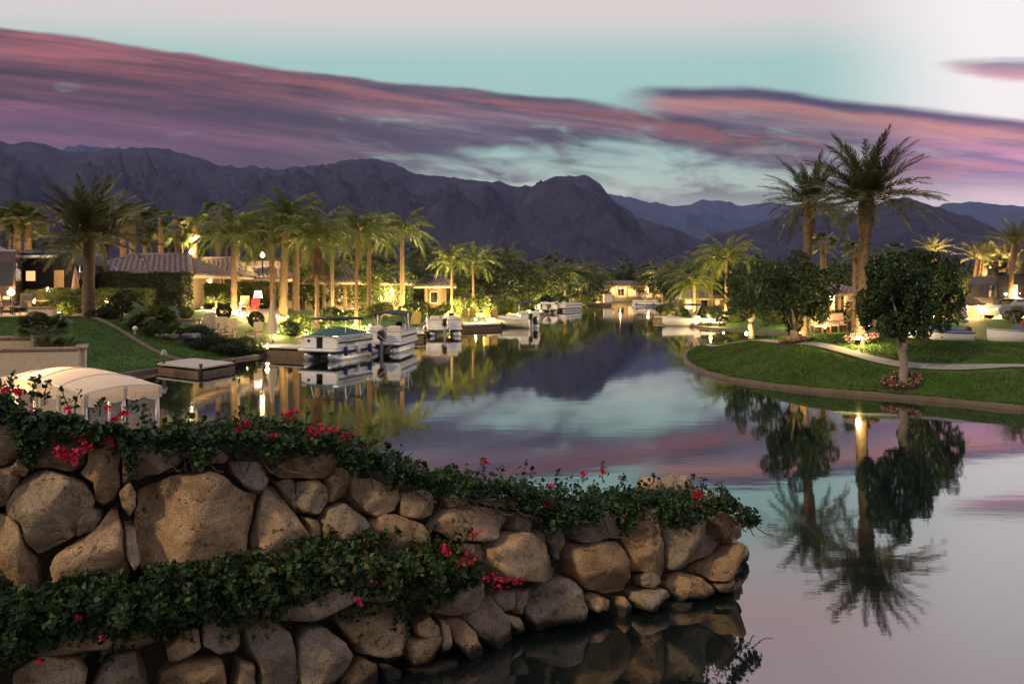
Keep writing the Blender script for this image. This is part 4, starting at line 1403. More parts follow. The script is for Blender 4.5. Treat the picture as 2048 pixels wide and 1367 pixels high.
def fan_arrays(e0, L, Rf, ns, seed, hang=.5):
    """one fan leaf on a stalk leaving the origin along +X"""
    rg = np.random.default_rng(seed)
    e = math.radians(e0)
    e2 = math.radians(e0 - 28)
    V, Fc = [], []
    N = 5
    pts = []
    for i in range(N):
        t = i / (N - 1)
        a = e + (e2 - e) * t
        pts.append(np.array([math.cos(a), 0, math.sin(a)]) * L * t)
    for i, p in enumerate(pts):
        w = .022 - .006 * i / N
        V += [tuple(p + [0, -w, 0]), tuple(p + [0, w, 0]), tuple(p + [0, 0, w])]
    for i in range(N - 1):
        for k in range(3):
            j = (k + 1) % 3
            a, b, c, d = i * 3 + k, i * 3 + j, i * 3 + 3 + j, i * 3 + 3 + k
            Fc += [(a, b, c), (a, c, d)]
    hub = pts[-1]
    T = np.array([math.cos(e2), 0, math.sin(e2)])
    U = np.array([-math.sin(e2), 0, math.cos(e2)])
    B = np.array([0, 1, 0])
    for k in range(ns):
        an = math.radians(-118 + 236 * k / (ns - 1) + rg.uniform(-2, 2))
        d = T * math.cos(an) + B * math.sin(an) + U * (.12 + .10 * abs(math.sin(an)))
        q = -T * math.sin(an) + B * math.cos(an)
        l = Rf * (.82 + .18 * math.cos(an * .7)) * rg.uniform(.88, 1.06)
        w = Rf * .062
        b0 = hub
        m1 = hub + d * l * .55
        tip = hub + d * l * .95 + np.array([0, 0, -hang * l * rg.uniform(.2, .5)])
        n0 = len(V)
        V += [tuple(b0 - q * w * .25), tuple(b0 + q * w * .25), tuple(m1 + q * w), tuple(m1 - q * w), tuple(tip)]
        Fc += [(n0, n0 + 1, n0 + 2), (n0, n0 + 2, n0 + 3), (n0 + 3, n0 + 2, n0 + 4)]
    return np.array(V), np.array(Fc)


_FR = {}
ELEV = (82, 66, 50, 34, 16, -4, -28, -52)


def frond_data(kind, lvl, var):
    key = (kind, lvl, var)
    if key not in _FR:
        e = ELEV[lvl]
        sd = lvl * 10 + var + 1
        if kind == 'date':
            _FR[key] = feather_arrays(e, 2.75, 26 + 26 * (lvl / 7) + 12 * var, 40, .52, .062, .15, sd)
        elif kind == 'queen':
            _FR[key] = feather_arrays(e, 2.7, 70 + 18 * var, 25, .70, .095, 1.15, sd)
        else:
            _FR[key] = fan_arrays(e, .85, .72, 23, sd, .7)
    return _FR[key]


_FM = {}
KMAT = {'date': M_date, 'queen': M_queen, 'fan': M_fan}


def frond_mesh(kind, lvl, var, mat=None):
    key = (kind, lvl, var, mat.name if mat else '')
    if key not in _FM:
        V, Fc = frond_data(kind, lvl, var)
        _FM[key] = np_mesh(kind + '_frond', V, Fc, mat or KMAT[kind])
    return _FM[key]


def frond_plan(kind, n, seed, spread=1.0, lowest=7):
    rg = random.Random(seed)
    out = []
    for i in range(n):
        f = i / max(1, n - 1)
        lvl = int(round(min(lowest, f ** .85 * lowest + rg.uniform(-.5, .5))))
        lvl = max(0, lvl)
        out.append((lvl, rg.randint(0, 1), i * 2.39996 + rg.uniform(-.25, .25), rg.uniform(.86, 1.10), rg.uniform(-.10, .10)))
    return out


_CR = {}


def crown_mesh(kind, n, seed, lowest):
    key = (kind, n, seed, lowest)
    if key not in _CR:
        VV, FF, off = [], [], 0
        for lvl, var, a, sc, tl in frond_plan(kind, n, seed, 1, lowest):
            V, Fc = frond_data(kind, lvl, var)
            ca, sa = math.cos(a), math.sin(a)
            M = np.array([[ca, -sa, 0], [sa, ca, 0], [0, 0, 1]])
            VV.append((V * sc) @ M.T)
            FF.append(Fc + off)
            off += len(V)
        _CR[key] = np_mesh(kind + '_crown', np.concatenate(VV), np.concatenate(FF), KMAT[kind])
    return _CR[key]


def trunk_mesh(h, r0, r1, lean, style, seed, bulge=0):
    """palm stem: rough leaf bases in rising spirals, a slight curve, optional fat boot ball at the top"""
    rg = np.random.default_rng(seed)
    rows = max(14, int(h / (.085 if style == 'date' else .12)))
    n = 14 if style == 'date' else 10
    V = []
    for i in range(rows + 1):
        t = i / rows
        z = h * t
        cx, cy = lean[0] * t ** 1.4, lean[1] * t ** 1.4
        r = r0 + (r1 - r0) * t
        r *= 1 + .25 * max(0, 1 - t * 9)
        if bulge:
            r *= 1 + bulge * float(sst(.74, .84, t)) * (1 - .45 * float(sst(.93, 1.0, t)))
        for k in range(n):
            a = 2 * PI * k / n
            if style == 'date':
                saw = ((i + (k % 2) * 2) % 4) / 4
                rr = r * (1 + .34 * (saw - .4) + rg.uniform(-.05, .05))
            elif style == 'queen':
                rr = r * (1 + .16 * ((i % 5) / 5) + rg.uniform(-.09, .09))
            else:
                saw = ((i + (k % 2)) % 3) / 3
                rr = r * (1 + .26 * saw + rg.uniform(-.10, .10))
            V.append((cx + rr * math.cos(a), cy + rr * math.sin(a), z))
    Q = []
    for i in range(rows):
        for k in range(n):
            j = (k + 1) % n
            Q.append((i * n + k, i * n + j, (i + 1) * n + j, (i + 1) * n + k))
    Q = np.array(Q)
    return np_mesh('palm_trunk', V, Q, M_trunk if style != 'date' else M_trunk_d)


def palm(label, loc, h, kind, size=1.0, r=.2, lean=(0, 0), n=34, parts=True, seed=1, lowest=6, group=None, skirt=0, bulge=0, sink=.1, name=None):
    nm = name or {'date': 'date_palm', 'queen': 'queen_palm', 'fan': 'fan_palm'}[kind]
    root = thing(nm, label, 'palm tree', (loc[0], loc[1], loc[2] - sink), 0, group)
    link('trunk', trunk_mesh(h + sink, r, r * (.8 if kind != 'date' else .9), lean, kind, seed, bulge), root)
    top = Vector((lean[0], lean[1], h + sink - .08))
    if parts:
        for lvl, var, a, sc, tl in frond_plan(kind, n, seed, 1, lowest):
            o = link('frond', frond_mesh(kind, lvl, var), root, top + Vector((math.cos(a), math.sin(a), 0)) * r * .45, 0, size * sc)
            o.rotation_euler = (tl * (6 if kind == 'fan' else 1), 0, a)
    else:
        o = link('crown', crown_mesh(kind, n, seed % 3, lowest), root, top, seed * 1.7, size)
    for i in range(skirt):
        a = i * 2.39996
        o = link('dry_frond', frond_mesh(kind, 7, i % 2, M_skirt), root, top + Vector((math.cos(a), math.sin(a), 0)) * r * .5 - Vector((0, 0, .12 + .05 * (i % 5))), 0, size * .9)
        o.rotation_euler = (0, math.radians(26), a)
    return root


def palm_px(label, px, base_y, top_y, D, kind, **kw):
    """palm with its foot at pixel column px standing on the ground at distance D and its growing point at pixel row top_y; tx = column of the growing point"""
    tx = kw.pop('tx', px)
    x = X(px, D)
    z = gz(x, D) if base_y is None else Zp(base_y, D)
    h = Zp(top_y, D) - z
    return palm(label, (x, D, z), h, kind, lean=(X(tx, D) - x, kw.pop('ly', 0)), **kw)


G_DATE = 'tall date palms on the peninsula'
palm_px('slimmer dark date palm on the peninsula, rising behind the round clipped tree', 1606, None, 404, 32.0, 'date', tx=1622, size=.84, r=.185, n=62, seed=3, lowest=6, bulge=.35, group=G_DATE)
palm_px('tallest date palm on the peninsula, thick shaggy trunk neck and floodlit foot', 1722, None, 396, 27.0, 'date', tx=1734, size=.92, r=.20, n=78, seed=4, lowest=5, bulge=.55, group=G_DATE)
palm_px('big date palm on the left lawn in front of the motorcoach', 176, None, 478, 36.5, 'date', tx=180, size=1.2, r=.27, n=84, seed=5, lowest=5, bulge=.12)
palm_px('sago-like young fan palm in the stucco planter by the left lawn', 88, 696, 655, 25.0, 'fan', size=.56, r=.20, n=46, seed=6, lowest=4, name='young_palm')

# left bank, front rank: (label, px, base_y, top_y, D, kind, extra)
LP = 'palms along the left bank'
NEAR_PALMS = [
    ('fan palm leaning at the left picture edge with an orange lit trunk', 18, None, 432, 58, 'fan', dict(tx=28, size=1.08, r=.26, n=30)),
    ('darker fan palm, second trunk from the left picture edge', 34, None, 432, 57, 'fan', dict(tx=34, size=1.04, r=.30, n=30)),
    ('fan palm with glowing orange trunk between the left edge pair and the big date palm', 56, None, 440, 58, 'fan', dict(size=1.08, r=.28, n=30)),
    ('floodlit feather palm right behind the big date palm, trunk glowing orange', 160, None, 430, 50, 'date', dict(size=.72, r=.25, n=30, lowest=6)),
    ('fan palm half hidden by the big date palm crown, pale lit trunk', 246, None, 440, 62, 'fan', dict(size=0.94, r=.25, n=26)),
    ('fan palm with a bronze trunk above the first tile roof', 266, None, 432, 60, 'fan', dict(size=1.15, r=.30, n=30)),
    ('thin dark palm with a drooping skirt above the first tile roof ridge', 290, None, 452, 61, 'fan', dict(size=0.94, r=.16, n=22, skirt=10)),
    ('fan palm with straight reddish trunk over the second tile roof', 322, None, 434, 60, 'fan', dict(size=0.86, r=.22, n=26)),
    ('bright green lit fan palm over the second tile roof', 358, None, 458, 56, 'fan', dict(size=0.97, r=.30, n=28)),
    ('bright green lit fan palm beside the lamp above the roofs', 388, None, 452, 58, 'fan', dict(size=1.04, r=.30, n=28)),
    ('tall pair-like fan palm standing high behind the pergola roof', 436, None, 424, 64, 'fan', dict(size=0.97, r=.24, n=26)),
    ('queen palm in front of the pergola with a peeling lit trunk', 468, None, 474, 46.5, 'queen', dict(size=0.97, r=0.19, n=34, lowest=5)),
    ('slender dark palm just behind the pergola queen palm', 475, None, 440, 60, 'fan', dict(size=0.72, r=.16, n=20)),
    ('tall spiky queen palm with the highest tip of the left grove', 566, None, 448, 49, 'queen', dict(tx=572, size=1.14, r=0.27, n=40, lowest=5)),
    ('queen palm with drooping fronds beside the folded parasol', 546, None, 486, 50, 'queen', dict(tx=542, size=1.00, r=0.19, n=31, lowest=5)),
    ('queen palm with thick trunk close to the right of the spiky one', 592, None, 458, 52, 'queen', dict(size=0.99, r=0.23, n=31, lowest=5)),
    ('brownish dry queen palm in the middle of the left grove', 634, None, 478, 47, 'queen', dict(size=1.00, r=0.13, n=37, lowest=5, skirt=8)),
    ('queen palm behind the brownish dry palm', 664, None, 490, 56, 'queen', dict(size=0.93, r=0.16, n=31, lowest=5)),
    ('queen palm with a floodlit slender stem behind the covered pontoon boat', 712, None, 462, 51, 'queen', dict(tx=716, size=0.90, r=0.12, n=37, lowest=5)),
    ('queen palm at the right end of the left grove', 738, None, 474, 58, 'queen', dict(size=1.10, r=0.17, n=31, lowest=5)),
    ('dark feather palm silhouetted against the mountain right of the left grove', 804, None, 468, 64, 'queen', dict(size=1.12, r=0.20, n=31, lowest=5)),
    ('lit green queen palm with a pale stem behind the third pontoon boat', 904, None, 522, 66, 'queen', dict(size=0.82, r=0.12, n=31, lowest=5)),
    ('bare-topped queen palm right of the pale stemmed one', 946, None, 528, 72, 'queen', dict(size=1.02, r=0.12, n=26, lowest=5)),
]
for i, (lb, px, by, ty, D, kd, kw) in enumerate(NEAR_PALMS):
    palm_px(lb, px, by, ty, D, kd, seed=20 + i, group=LP, **kw)

RP = 'palms on the right bank'
RIGHT_PALMS = [
    ('dark fan palm between the two tall date palms', 1646, None, 486, 52, 'fan', dict(size=0.76, r=.2, n=28, lowest=5)),
    ('bushy fan palm left of the tallest date palm trunk', 1712, None, 496, 50, 'fan', dict(size=0.72, r=.22, n=26, lowest=5)),
    ('short fan palm below the dark fan palm on the right bank', 1630, None, 548, 56, 'fan', dict(size=0.68, r=.2, n=22)),
    ('floodlit golden date palm just over the right round tree', 1866, None, 502, 60, 'date', dict(size=.62, r=.25, n=30, lowest=4)),
    ('leaning floodlit date palm above the thatched hut', 1944, None, 518, 58, 'date', dict(tx=1958, size=.72, r=.22, n=30, lowest=4)),
    ('second leaning floodlit date palm above the thatched hut', 1962, None, 516, 60, 'date', dict(tx=1972, size=.70, r=.22, n=28, lowest=4)),
    ('small dark fan palm in front of the golden palms', 1990, None, 522, 57, 'fan', dict(size=0.61, r=.22, n=24)),
    ('floodlit palm with bright trunk foot right of the dark fan palm', 2005, None, 522, 59, 'date', dict(size=.70, r=.24, n=28, lowest=4)),
    ('tall leaning brown palm at the right picture edge', 2014, None, 488, 55, 'date', dict(tx=2030, size=.80, r=.23, n=34, lowest=4)),
    ('floodlit palm behind the tall leaning palm at the right edge', 2022, None, 524, 60, 'date', dict(size=.70, r=.22, n=26, lowest=4)),
    ('dim feather palm low against the foothill, left of the golden palms', 1932, None, 545, 75, 'date', dict(size=.75, r=.22, n=24, lowest=5)),
    ('green date palm low at the right picture edge', 2046, None, 545, 58, 'date', dict(size=.7, r=.2, n=24, lowest=5)),
    ('feathery palm at the water bend left of the small round tree', 1452, None, 520, 72, 'queen', dict(size=1.27, r=0.14, n=34, lowest=5)),
    ('second feathery palm at the water bend, slightly farther', 1424, None, 540, 82, 'queen', dict(size=1.31, r=0.16, n=31, lowest=5)),
    ('drooping palm right of the white runabout boat', 1388, None, 570, 76, 'queen', dict(size=1.12, r=0.19, n=34, lowest=5)),
    ('shaggy young fan palm on the shore beside the dock of the right bank', 1345, None, 622, 68, 'fan', dict(size=0.58, r=.3, n=30)),
    ('low fan palm on the patio behind the tall date palms', 1706, None, 612, 51, 'fan', dict(size=0.43, r=.14, n=26)),
]
for i, (lb, px, by, ty, D, kd, kw) in enumerate(RIGHT_PALMS):
    palm_px(lb, px, by, ty, D, kd, seed=60 + i, group=RP, **kw)

# far palms round the end of the lake: (px, top_y, D, kind, size)
FAR = [(700, 505, 95, 'fan', 1.09), (756, 520, 90, 'queen', 1.1), (776, 512, 84, 'fan', 0.94), (830, 508, 92, 'fan', 1.01), (852, 512, 96, 'queen', 1.2), (866, 498, 100, 'fan', 1.01), (884, 508, 88, 'fan', 0.94),
       (925, 520, 92, 'queen', 1.1), (968, 524, 95, 'queen', 1.2), (985, 512, 105, 'fan', 1.09), (1002, 530, 100, 'queen', 1.0), (1012, 516, 112, 'queen', 1.3), (1030, 520, 118, 'fan', 1.09), (1052, 540, 105, 'queen', 1.1),
       (1066, 535, 125, 'fan', 1.01), (1092, 522, 130, 'fan', 1.25), (1112, 512, 140, 'fan', 0.94), (1130, 545, 120, 'queen', 1.2), (1140, 528, 150, 'fan', 1.25), (1160, 548, 140, 'queen', 1.3), (1172, 530, 160, 'fan', 1.33),
       (1188, 545, 165, 'date', 1.2), (1206, 540, 175, 'fan', 1.17), (1228, 545, 180, 'fan', 1.17), (1248, 525, 185, 'fan', 1.48), (1262, 550, 190, 'queen', 1.6), (1276, 545, 185, 'fan', 1.17), (1290, 538, 170, 'fan', 1.33),
       (1307, 532, 160, 'fan', 1.09), (1326, 552, 150, 'queen', 1.5), (1340, 545, 140, 'date', 1.2), (1356, 550, 120, 'queen', 1.3), (1370, 536, 130, 'fan', 1.01), (1396, 540, 115, 'queen', 1.4), (1408, 528, 110, 'fan', 1.01),
       (1440, 545, 100, 'queen', 1.2), (1470, 540, 105, 'fan', 0.94), (1500, 535, 100, 'queen', 1.2), (1676, 540, 85, 'queen', 1.1), (1790, 500, 90, 'fan', 1.01), (620, 490, 80, 'queen', 1.2), (520, 480, 75, 'queen', 1.3), (410, 490, 80, 'queen', 1.3),
       (100, 478, 80, 'fan', 0.86), (150, 488, 72, 'fan', .9), (205, 470, 74, 'fan', .9), (306, 470, 74, 'fan', .95), (340, 480, 72, 'fan', .9), (455, 462, 74, 'fan', 1.0), (500, 458, 70, 'fan', 1.0), (536, 465, 66, 'fan', .95), (605, 452, 68, 'fan', 1.0), (650, 462, 72, 'fan', 1.0), (690, 452, 70, 'fan', 1.0), (750, 470, 72, 'fan', 1.0), (772, 482, 76, 'fan', .95), (840, 492, 84, 'fan', 1.0), (915, 500, 88, 'fan', 1.0), (70, 500, 80, 'date', .8), (120, 506, 78, 'date', .8), (215, 490, 82, 'date', .8), (8, 480, 82, 'date', .8)]
ORD = lambda n: '%d%s' % (n, 'th' if 10 <= n % 100 <= 20 else {1: 'st', 2: 'nd', 3: 'rd'}.get(n % 10, 'th'))
FAR.sort()
for i, (px, ty, D, kd, sz) in enumerate(FAR):
    palm_px('distant %s palm in the background tree line, %s from the left' % ({'fan': 'fan', 'queen': 'feather', 'date': 'date'}[kd], ORD(i + 1)), px, None, ty, D, kd, size=sz, r=.22, n=22, parts=False, seed=100 + i, lowest=6, group='distant palms')


# ------------------------------------------------------------------ leafy trees, hedges, shrubs
def lobe_points(lobes, n, rng, lo=.72, hi=1.04):
    c = np.array([l[0] for l in lobes], float)
    r = np.array([l[1] for l in lobes], float)
    w = (r[:, 0] * r[:, 1] + r[:, 0] * r[:, 2] + r[:, 1] * r[:, 2])
    k = rng.choice(len(lobes), n, p=w / w.sum())
    d = rng.normal(size=(n, 3))
    d /= np.linalg.norm(d, axis=1, keepdims=True)
    p = c[k] + d * r[k] * (lo + (hi - lo) * rng.random((n, 1)) ** .6)
    keep = np.ones(n, bool)
    for i in range(len(lobes)):
        q = ((p - c[i]) / r[i]) ** 2
        keep &= ~((q.sum(1) < .42) & (k != i))
    return p[keep], d[keep]


def ficus(label, px, D, cr, seed, leaf=.10, n=26000, h_clear=.62, extra=(), lean=0, group=None):
    """clipped round-headed tree. cr = crown box in pixels (x0, x1, y0, y1)"""
    rng = np.random.default_rng(seed)
    x, z = X(px, D), gz(X(px, D), D)
    root = thing('ficus_tree', label, 'tree', (x, D, z - .05), 0, group)
    x0, x1 = X(cr[0], D) - x, X(cr[1], D) - x
    z1, z0 = Zp(cr[2], D) - z, Zp(cr[3], D) - z
    cx, cz, rx, rz_ = (x0 + x1) / 2, (z0 + z1) / 2, (x1 - x0) / 2, (z1 - z0) / 2
    lobes = []
    for i in range(64):
        d = rng.normal(size=3)
        d /= np.linalg.norm(d)
        f = rng.uniform(.42, .98)
        s = rng.uniform(.11, .26)
        lobes.append(((cx + d[0] * rx * f, d[1] * rx * f, cz + d[2] * rz_ * f), (rx * s, rx * s, rz_ * s * 1.1)))
    p, d = lobe_points(lobes, n, rng)
    leaves('crown', p, M_ficus, leaf, .6, rng, root, .2, d * .5)
    # fresh twigs that break the outline
    q = []
    for _ in range(150):
        k = rng.integers(0, len(p))
        o_ = p[k] - np.array([cx, 0, cz])
        if np.linalg.norm(o_ / [rx, rx, rz_]) < .8:
            continue
        o_ /= np.linalg.norm(o_)
        for s in range(9):
            q.append(p[k] + o_ * s * .028 + rng.normal(size=3) * .03)
    if q:
        leaves('twig_leaves', q, M_ficus, leaf * .8, .5, rng, root, .3)
    t = MB()
    zc = max(z0 + .02 * rz_, .5)
    tr = .135 * rx / 1.7 + .03
    t.tube([(0, 0, -.1), (0, 0, .06), (.01, 0, .2), (lean * .4 + .05, .02, zc * .45), (lean - .03, 0, zc * .8), (lean, 0, zc)], [tr * 1.6, tr * 1.3, tr * 1.05, tr * .95, tr, tr * 1.12], 12)
    t.build('trunk', M_bark, root, True)
    b = MB()
    for i in range(6):
        a = 2 * PI * i / 6 + seed
        e = Vector((cx + math.cos(a) * rx * .6, math.sin(a) * rx * .6, cz + rz_ * rng.uniform(-.2, .5)))
        s = Vector((lean, 0, zc * .97))
        b.tube([s, s.lerp(e, .4) + Vector((0, 0, .15)), e], [tr * .6, tr * .4, tr * .12], 6)
    b.build('limbs', M_bark, root, True)
    return root


GF = 'clipped round trees on the peninsula'
ficus('clipped round tree with pale trunk in the flower bed, left of the tall palms', 1589, 29, (1512, 1668, 514, 660), 1, .105, 17000, group=GF)
ficus('small round tree at the far tip of the peninsula, lit green from below', 1502, 41, (1450, 1560, 512, 645), 2, .12, 10000, group=GF)
ficus('largest clipped round tree with white trunk beside the footpath', 1806, 22.6, (1716, 1866, 492, 684), 3, .092, 24000, group=GF)
ficus('round tree behind the largest one, its trunk leaning right towards the covered boat', 1850, 28, (1790, 1925, 498, 668), 4, .105, 15000, group=GF)


def flower_bed(label, px, D, r, seed, n=420):
    rng = np.random.default_rng(seed)
    x = X(px, D)
    z = gz(x, D)
    root = thing('flower_bed', label, 'flower bed', (x, D, z), 0, 'flower beds at the tree feet')
    rows = []
    for a in np.linspace(0, 2 * PI, 25):
        rr = [.0, .5, .85, 1.0]
        rows.append([(math.cos(a) * r * k, math.sin(a) * r * .9 * k, gz(x + math.cos(a) * r * k, D + math.sin(a) * r * .9 * k) - z + (.06 if k < .9 else -.02)) for k in rr])
    MB().grid(rows).build('soil', M_soil, root, True)

    def ring(m, h0, h1):
        a = rng.uniform(0, 2 * PI, m)
        k = np.sqrt(rng.uniform(.08, .95, m)) * r
        p = []
        for aa, kk in zip(a, k):
            q = (math.cos(aa) * kk, math.sin(aa) * kk * .9)
            p.append((q[0], q[1], gz(x + q[0], D + q[1]) - z + rng.uniform(h0, h1)))
        return np.array(p)
    leaves('bedding_leaves', ring(n * 2, .05, .16), M_shrub, .075, .6, rng, root, .6)
    leaves('blossoms', ring(int(n * .7), .12, .22), M_flower, .055, .9, rng, root, .8)
    leaves('pale_blossoms', ring(n // 4, .12, .22), M_flower_w, .05, .9, rng, root, .8)
    return root


flower_bed('pink flower bed round the foot of the largest round tree', 1803, 22.4, .58, 1, 380)
flower_bed('small pink flower bed round the pale trunk left of the palms', 1590, 28.9, .62, 2)
flower_bed('red and white flower bed at the floodlit foot of the tallest palm', 1722, 26.6, .62, 3)


def hedge(label, px0, px1, ytop, D, depth, mat, seed, leaf=.09, n=9000, zb=None, name='hedge', group=None, rz=0):
    """clipped hedge with flat faces of small leaves over a twiggy core"""
    rng = np.random.default_rng(seed)
    x0, x1 = X(px0, D), X(px1, D)
    w = x1 - x0
    xc = (x0 + x1) / 2
    z = gz(xc, D) if zb is None else zb
    h = Zp(ytop, D) - z
    root = thing(name, label, 'hedge', (xc, D, z - .1), rz, group)
    MB().box((0, depth / 2, h / 2), (w - .25, depth - .25, h - .2), bev=.08).build('twig_core', M_stem, root)
    f = rng.random(n)
    aT, aF, aS = w * depth, w * h, depth * h
    s = aT + aF + 2 * aS
    p = np.empty((n, 3))
    o = np.zeros((n, 3))
    u, v = rng.random(n), rng.random(n)
    k = f * s
    top = k < aT
    fr = (k >= aT) & (k < aT + aF)
    sl = (k >= aT + aF) & (k < aT + aF + aS)
    sr = k >= aT + aF + aS
    p[top] = np.stack([(u - .5) * w, v * depth, np.full(n, h)], 1)[top]
    p[fr] = np.stack([(u - .5) * w, np.zeros(n), v * h], 1)[fr]
    p[sl] = np.stack([np.full(n, -w / 2), u * depth, v * h], 1)[sl]
    p[sr] = np.stack([np.full(n, w / 2), u * depth, v * h], 1)[sr]
    o[top] = (0, 0, 1)
    o[fr] = (0, -1, 0)
    o[sl] = (-1, 0, 0)
    o[sr] = (1, 0, 0)
    lump = np.array([noise.noise(Vector((a[0] * .9, a[2] * .9 + seed, a[1] * .9))) for a in p])
    p += o * (lump[:, None] * .16 - .05) + rng.normal(size=p.shape) * .045
    leaves('foliage', p, mat, leaf, .6, rng, root, .3, o * .5)
    return root


hedge('tall dark clipped hedge in front of the first tile roof', 196, 366, 543, 45, 1.6, M_hedge_d, 1, .10, 14000)
hedge('long low olive hedge running behind the big date palm', 50, 292, 576, 41.5, 1.2, M_hedge, 2, .09, 13000)
hedge('dark hedge between the two motorcoaches at the left edge', 28, 80, 530, 46.5, 1.4, M_hedge_d, 3, .10, 6000)
hedge('lit yellow-green hedge under the pergola roof', 362, 470, 566, 51.5, 1.0, M_hedge, 4, .12, 8000)
hedge('lit hedge wall right of the pergola queen palm', 474, 548, 562, 54.0, 1.0, M_hedge, 5, .12, 6000)

_SH = {}


def shrub_data(kind, var, mat):
    key = (kind, var, mat.name)
    if key not in _SH:
        rng = np.random.default_rng({'ball': 3, 'tree': 5, 'bush': 8}[kind] + var * 13)
        if kind == 'ball':
            p, d = lobe_points([((0, 0, .5), (.5, .5, .5))], 2600, rng, .86, 1.03)
            L = .085
        elif kind == 'tree':
            lob = []
            for i in range(16):
                dd = rng.normal(size=3)
                dd /= np.linalg.norm(dd)
                s = rng.uniform(.16, .30)
                lob.append(((dd[0] * .36, dd[1] * .36, .55 + dd[2] * .34), (s, s, s)))
            p, d = lobe_points(lob, 5200, rng, .6, 1.1)
            L = .050
        else:
            lob = []
            for i in range(11):
                a, rr = rng.uniform(0, 2 * PI), rng.uniform(.05, .36)
                s = rng.uniform(.16, .30)
                lob.append(((math.cos(a) * rr, math.sin(a) * rr, rng.uniform(.18, .68)), (s, s, s)))
            p, d = lobe_points(lob, 3200, rng, .55, 1.12)
            p = p[p[:, 2] > 0]
            d = rng.normal(size=p.shape) * .3
            L = .075
        n = rng.normal(size=p.shape)
        n /= np.linalg.norm(n, axis=1, keepdims=True)
        n = n + d[:len(p)] * .5
        n[:, 2] += .3
        n /= np.linalg.norm(n, axis=1, keepdims=True) + 1e-9
        V, Fc = leaf_arrays(p, n, L * rng.uniform(.7, 1.25, len(p)), L * .6, rng)
        _SH[key] = np_mesh(kind + '_foliage', V, Fc, mat)
    return _SH[key]


SHW = {}


def shrub(label, px, D, w, h, kind='bush', mat=M_shrub, var=0, stem=0, group=None, zoff=0, x=None):
    """shrub about w wide and h tall (metres); stem > 0 lifts the head on a short trunk"""
    xx = X(px, D) if x is None else x
    z = gz(xx, D) + zoff
    nm = {'ball': 'topiary', 'tree': 'leafy_tree', 'bush': 'shrub'}[kind]
    root = thing(nm, label, {'ball': 'topiary', 'tree': 'tree', 'bush': 'shrub'}[kind], (xx, D, z), 0, group)
    o = link('foliage' if kind != 'tree' else 'crown', shrub_data(kind, var, mat), root, (0, 0, stem), var * 1.9 + px, (w, w, h))
    t = MB()
    hh = stem + h * .4
    t.tube([(0, 0, -.1), (.02, 0, hh * .6), (0, 0, hh)], [max(.03, w * .035), max(.025, w * .03), .02], 6)
    t.build('trunk' if kind == 'tree' else 'stem', M_stem if kind != 'tree' else M_bark, root)
    return root


G_S = 'garden shrubs on the left bank'
shrub('boxy bush with a yellow lit patch beside the big date palm', 126, 38.5, 2.1, 1.35, 'bush', M_hedge, 0, group=G_S)
shrub('second lobe bush left of the date palm trunk', 148, 38.8, 1.2, 1.2, 'bush', M_hedge, 1, group=G_S)
shrub('round dark bush right of the big date palm', 244, 37.5, 1.7, 1.5, 'bush', M_hedge_d, 2, group=G_S)
shrub('low dark shrub at the foot of the big date palm', 205, 36.5, 1.3, .75, 'bush', M_hedge_d, 0, group=G_S)
shrub('small low shrub between the date palm and the round dark bush', 222, 36.8, .9, .6, 'bush', M_shrub, 1, group=G_S)
palm('low bluish fan palm bush on the lawn edge near the planters', (X(305, 36), 36, gz(X(305, 36), 36)), .35, 'fan', .95, .22, (0, 0), 44, True, 71, 5, name='palm_bush')
palm('small bluish fan palm at the end of the lawn edging', (X(330, 35), 35, gz(X(330, 35), 35)), .15, 'fan', .7, .16, (0, 0), 34, True, 72, 5, name='palm_bush')
palm('small fan palm sprout beside the young palm planter', (X(127, 25), 25, Zp(700, 25)), .1, 'fan', .42, .1, (0, 0), 22, True, 73, 5, name='palm_bush')
palm('floodlit pygmy palm under the pergola lamp', (X(432, 46), 46, gz(X(432, 46), 46)), .55, 'queen', .32, .08, (0, 0), 26, True, 74, 4, name='pygmy_palm')
shrub('lollipop topiary tree in the stucco planter', 350, 40, .95, .95, 'ball', M_shrub, 0, 1.0)
shrub('low ball topiary left of the planter wall', 337, 40.5, .62, .6, 'ball', M_hedge, 0, 0)
shrub('low ball topiary on the planter under the lollipop tree', 372, 40.5, .75, .6, 'ball', M_hedge, 0, 0)
shrub('red berried ball topiary on a pale stem by the terrace', 448, 41, .80, .80, 'ball', M_hedge_d, 0, .35)
shrub('ball topiary beside the red armchair', 512, 41.5, .88, .85, 'ball', M_hedge_d, 0, .25)
shrub('wide dark bush right of the folded parasol', 580, 42.5, 1.45, 1.1, 'bush', M_hedge_d, 1)
G_D = 'shrubs above the dock'
for i, (px, D, w, h, m, lb) in enumerate([
        (382, 36.5, 1.3, .8, M_shrub, 'grey-green shrub by the little pond below the planters'), (405, 36, 1.2, 1.0, M_hedge_d, 'dark shrub in front of the terrace wall'),
        (430, 34.5, 1.5, .85, M_hedge_d, 'dark shrub behind the near dock'), (465, 34.3, 1.5, .95, M_hedge_d, 'bushiest dark shrub above the near dock corner'),
        (498, 35, 1.3, 1.0, M_shrub, 'shrub overhanging the water left of the dock lamp'), (455, 33.6, 1.2, .6, M_hedge_d, 'low shrub dipping towards the water at the near dock'),
        (362, 35.2, .8, .45, M_silver, 'low silvery plant beside the pond'), (395, 34.6, 1.1, .5, M_hedge_d, 'spreading dark plant over the end of the lawn edging')]):
    shrub(lb, px, D, w, h, 'bush', m, i % 3, group=G_D)
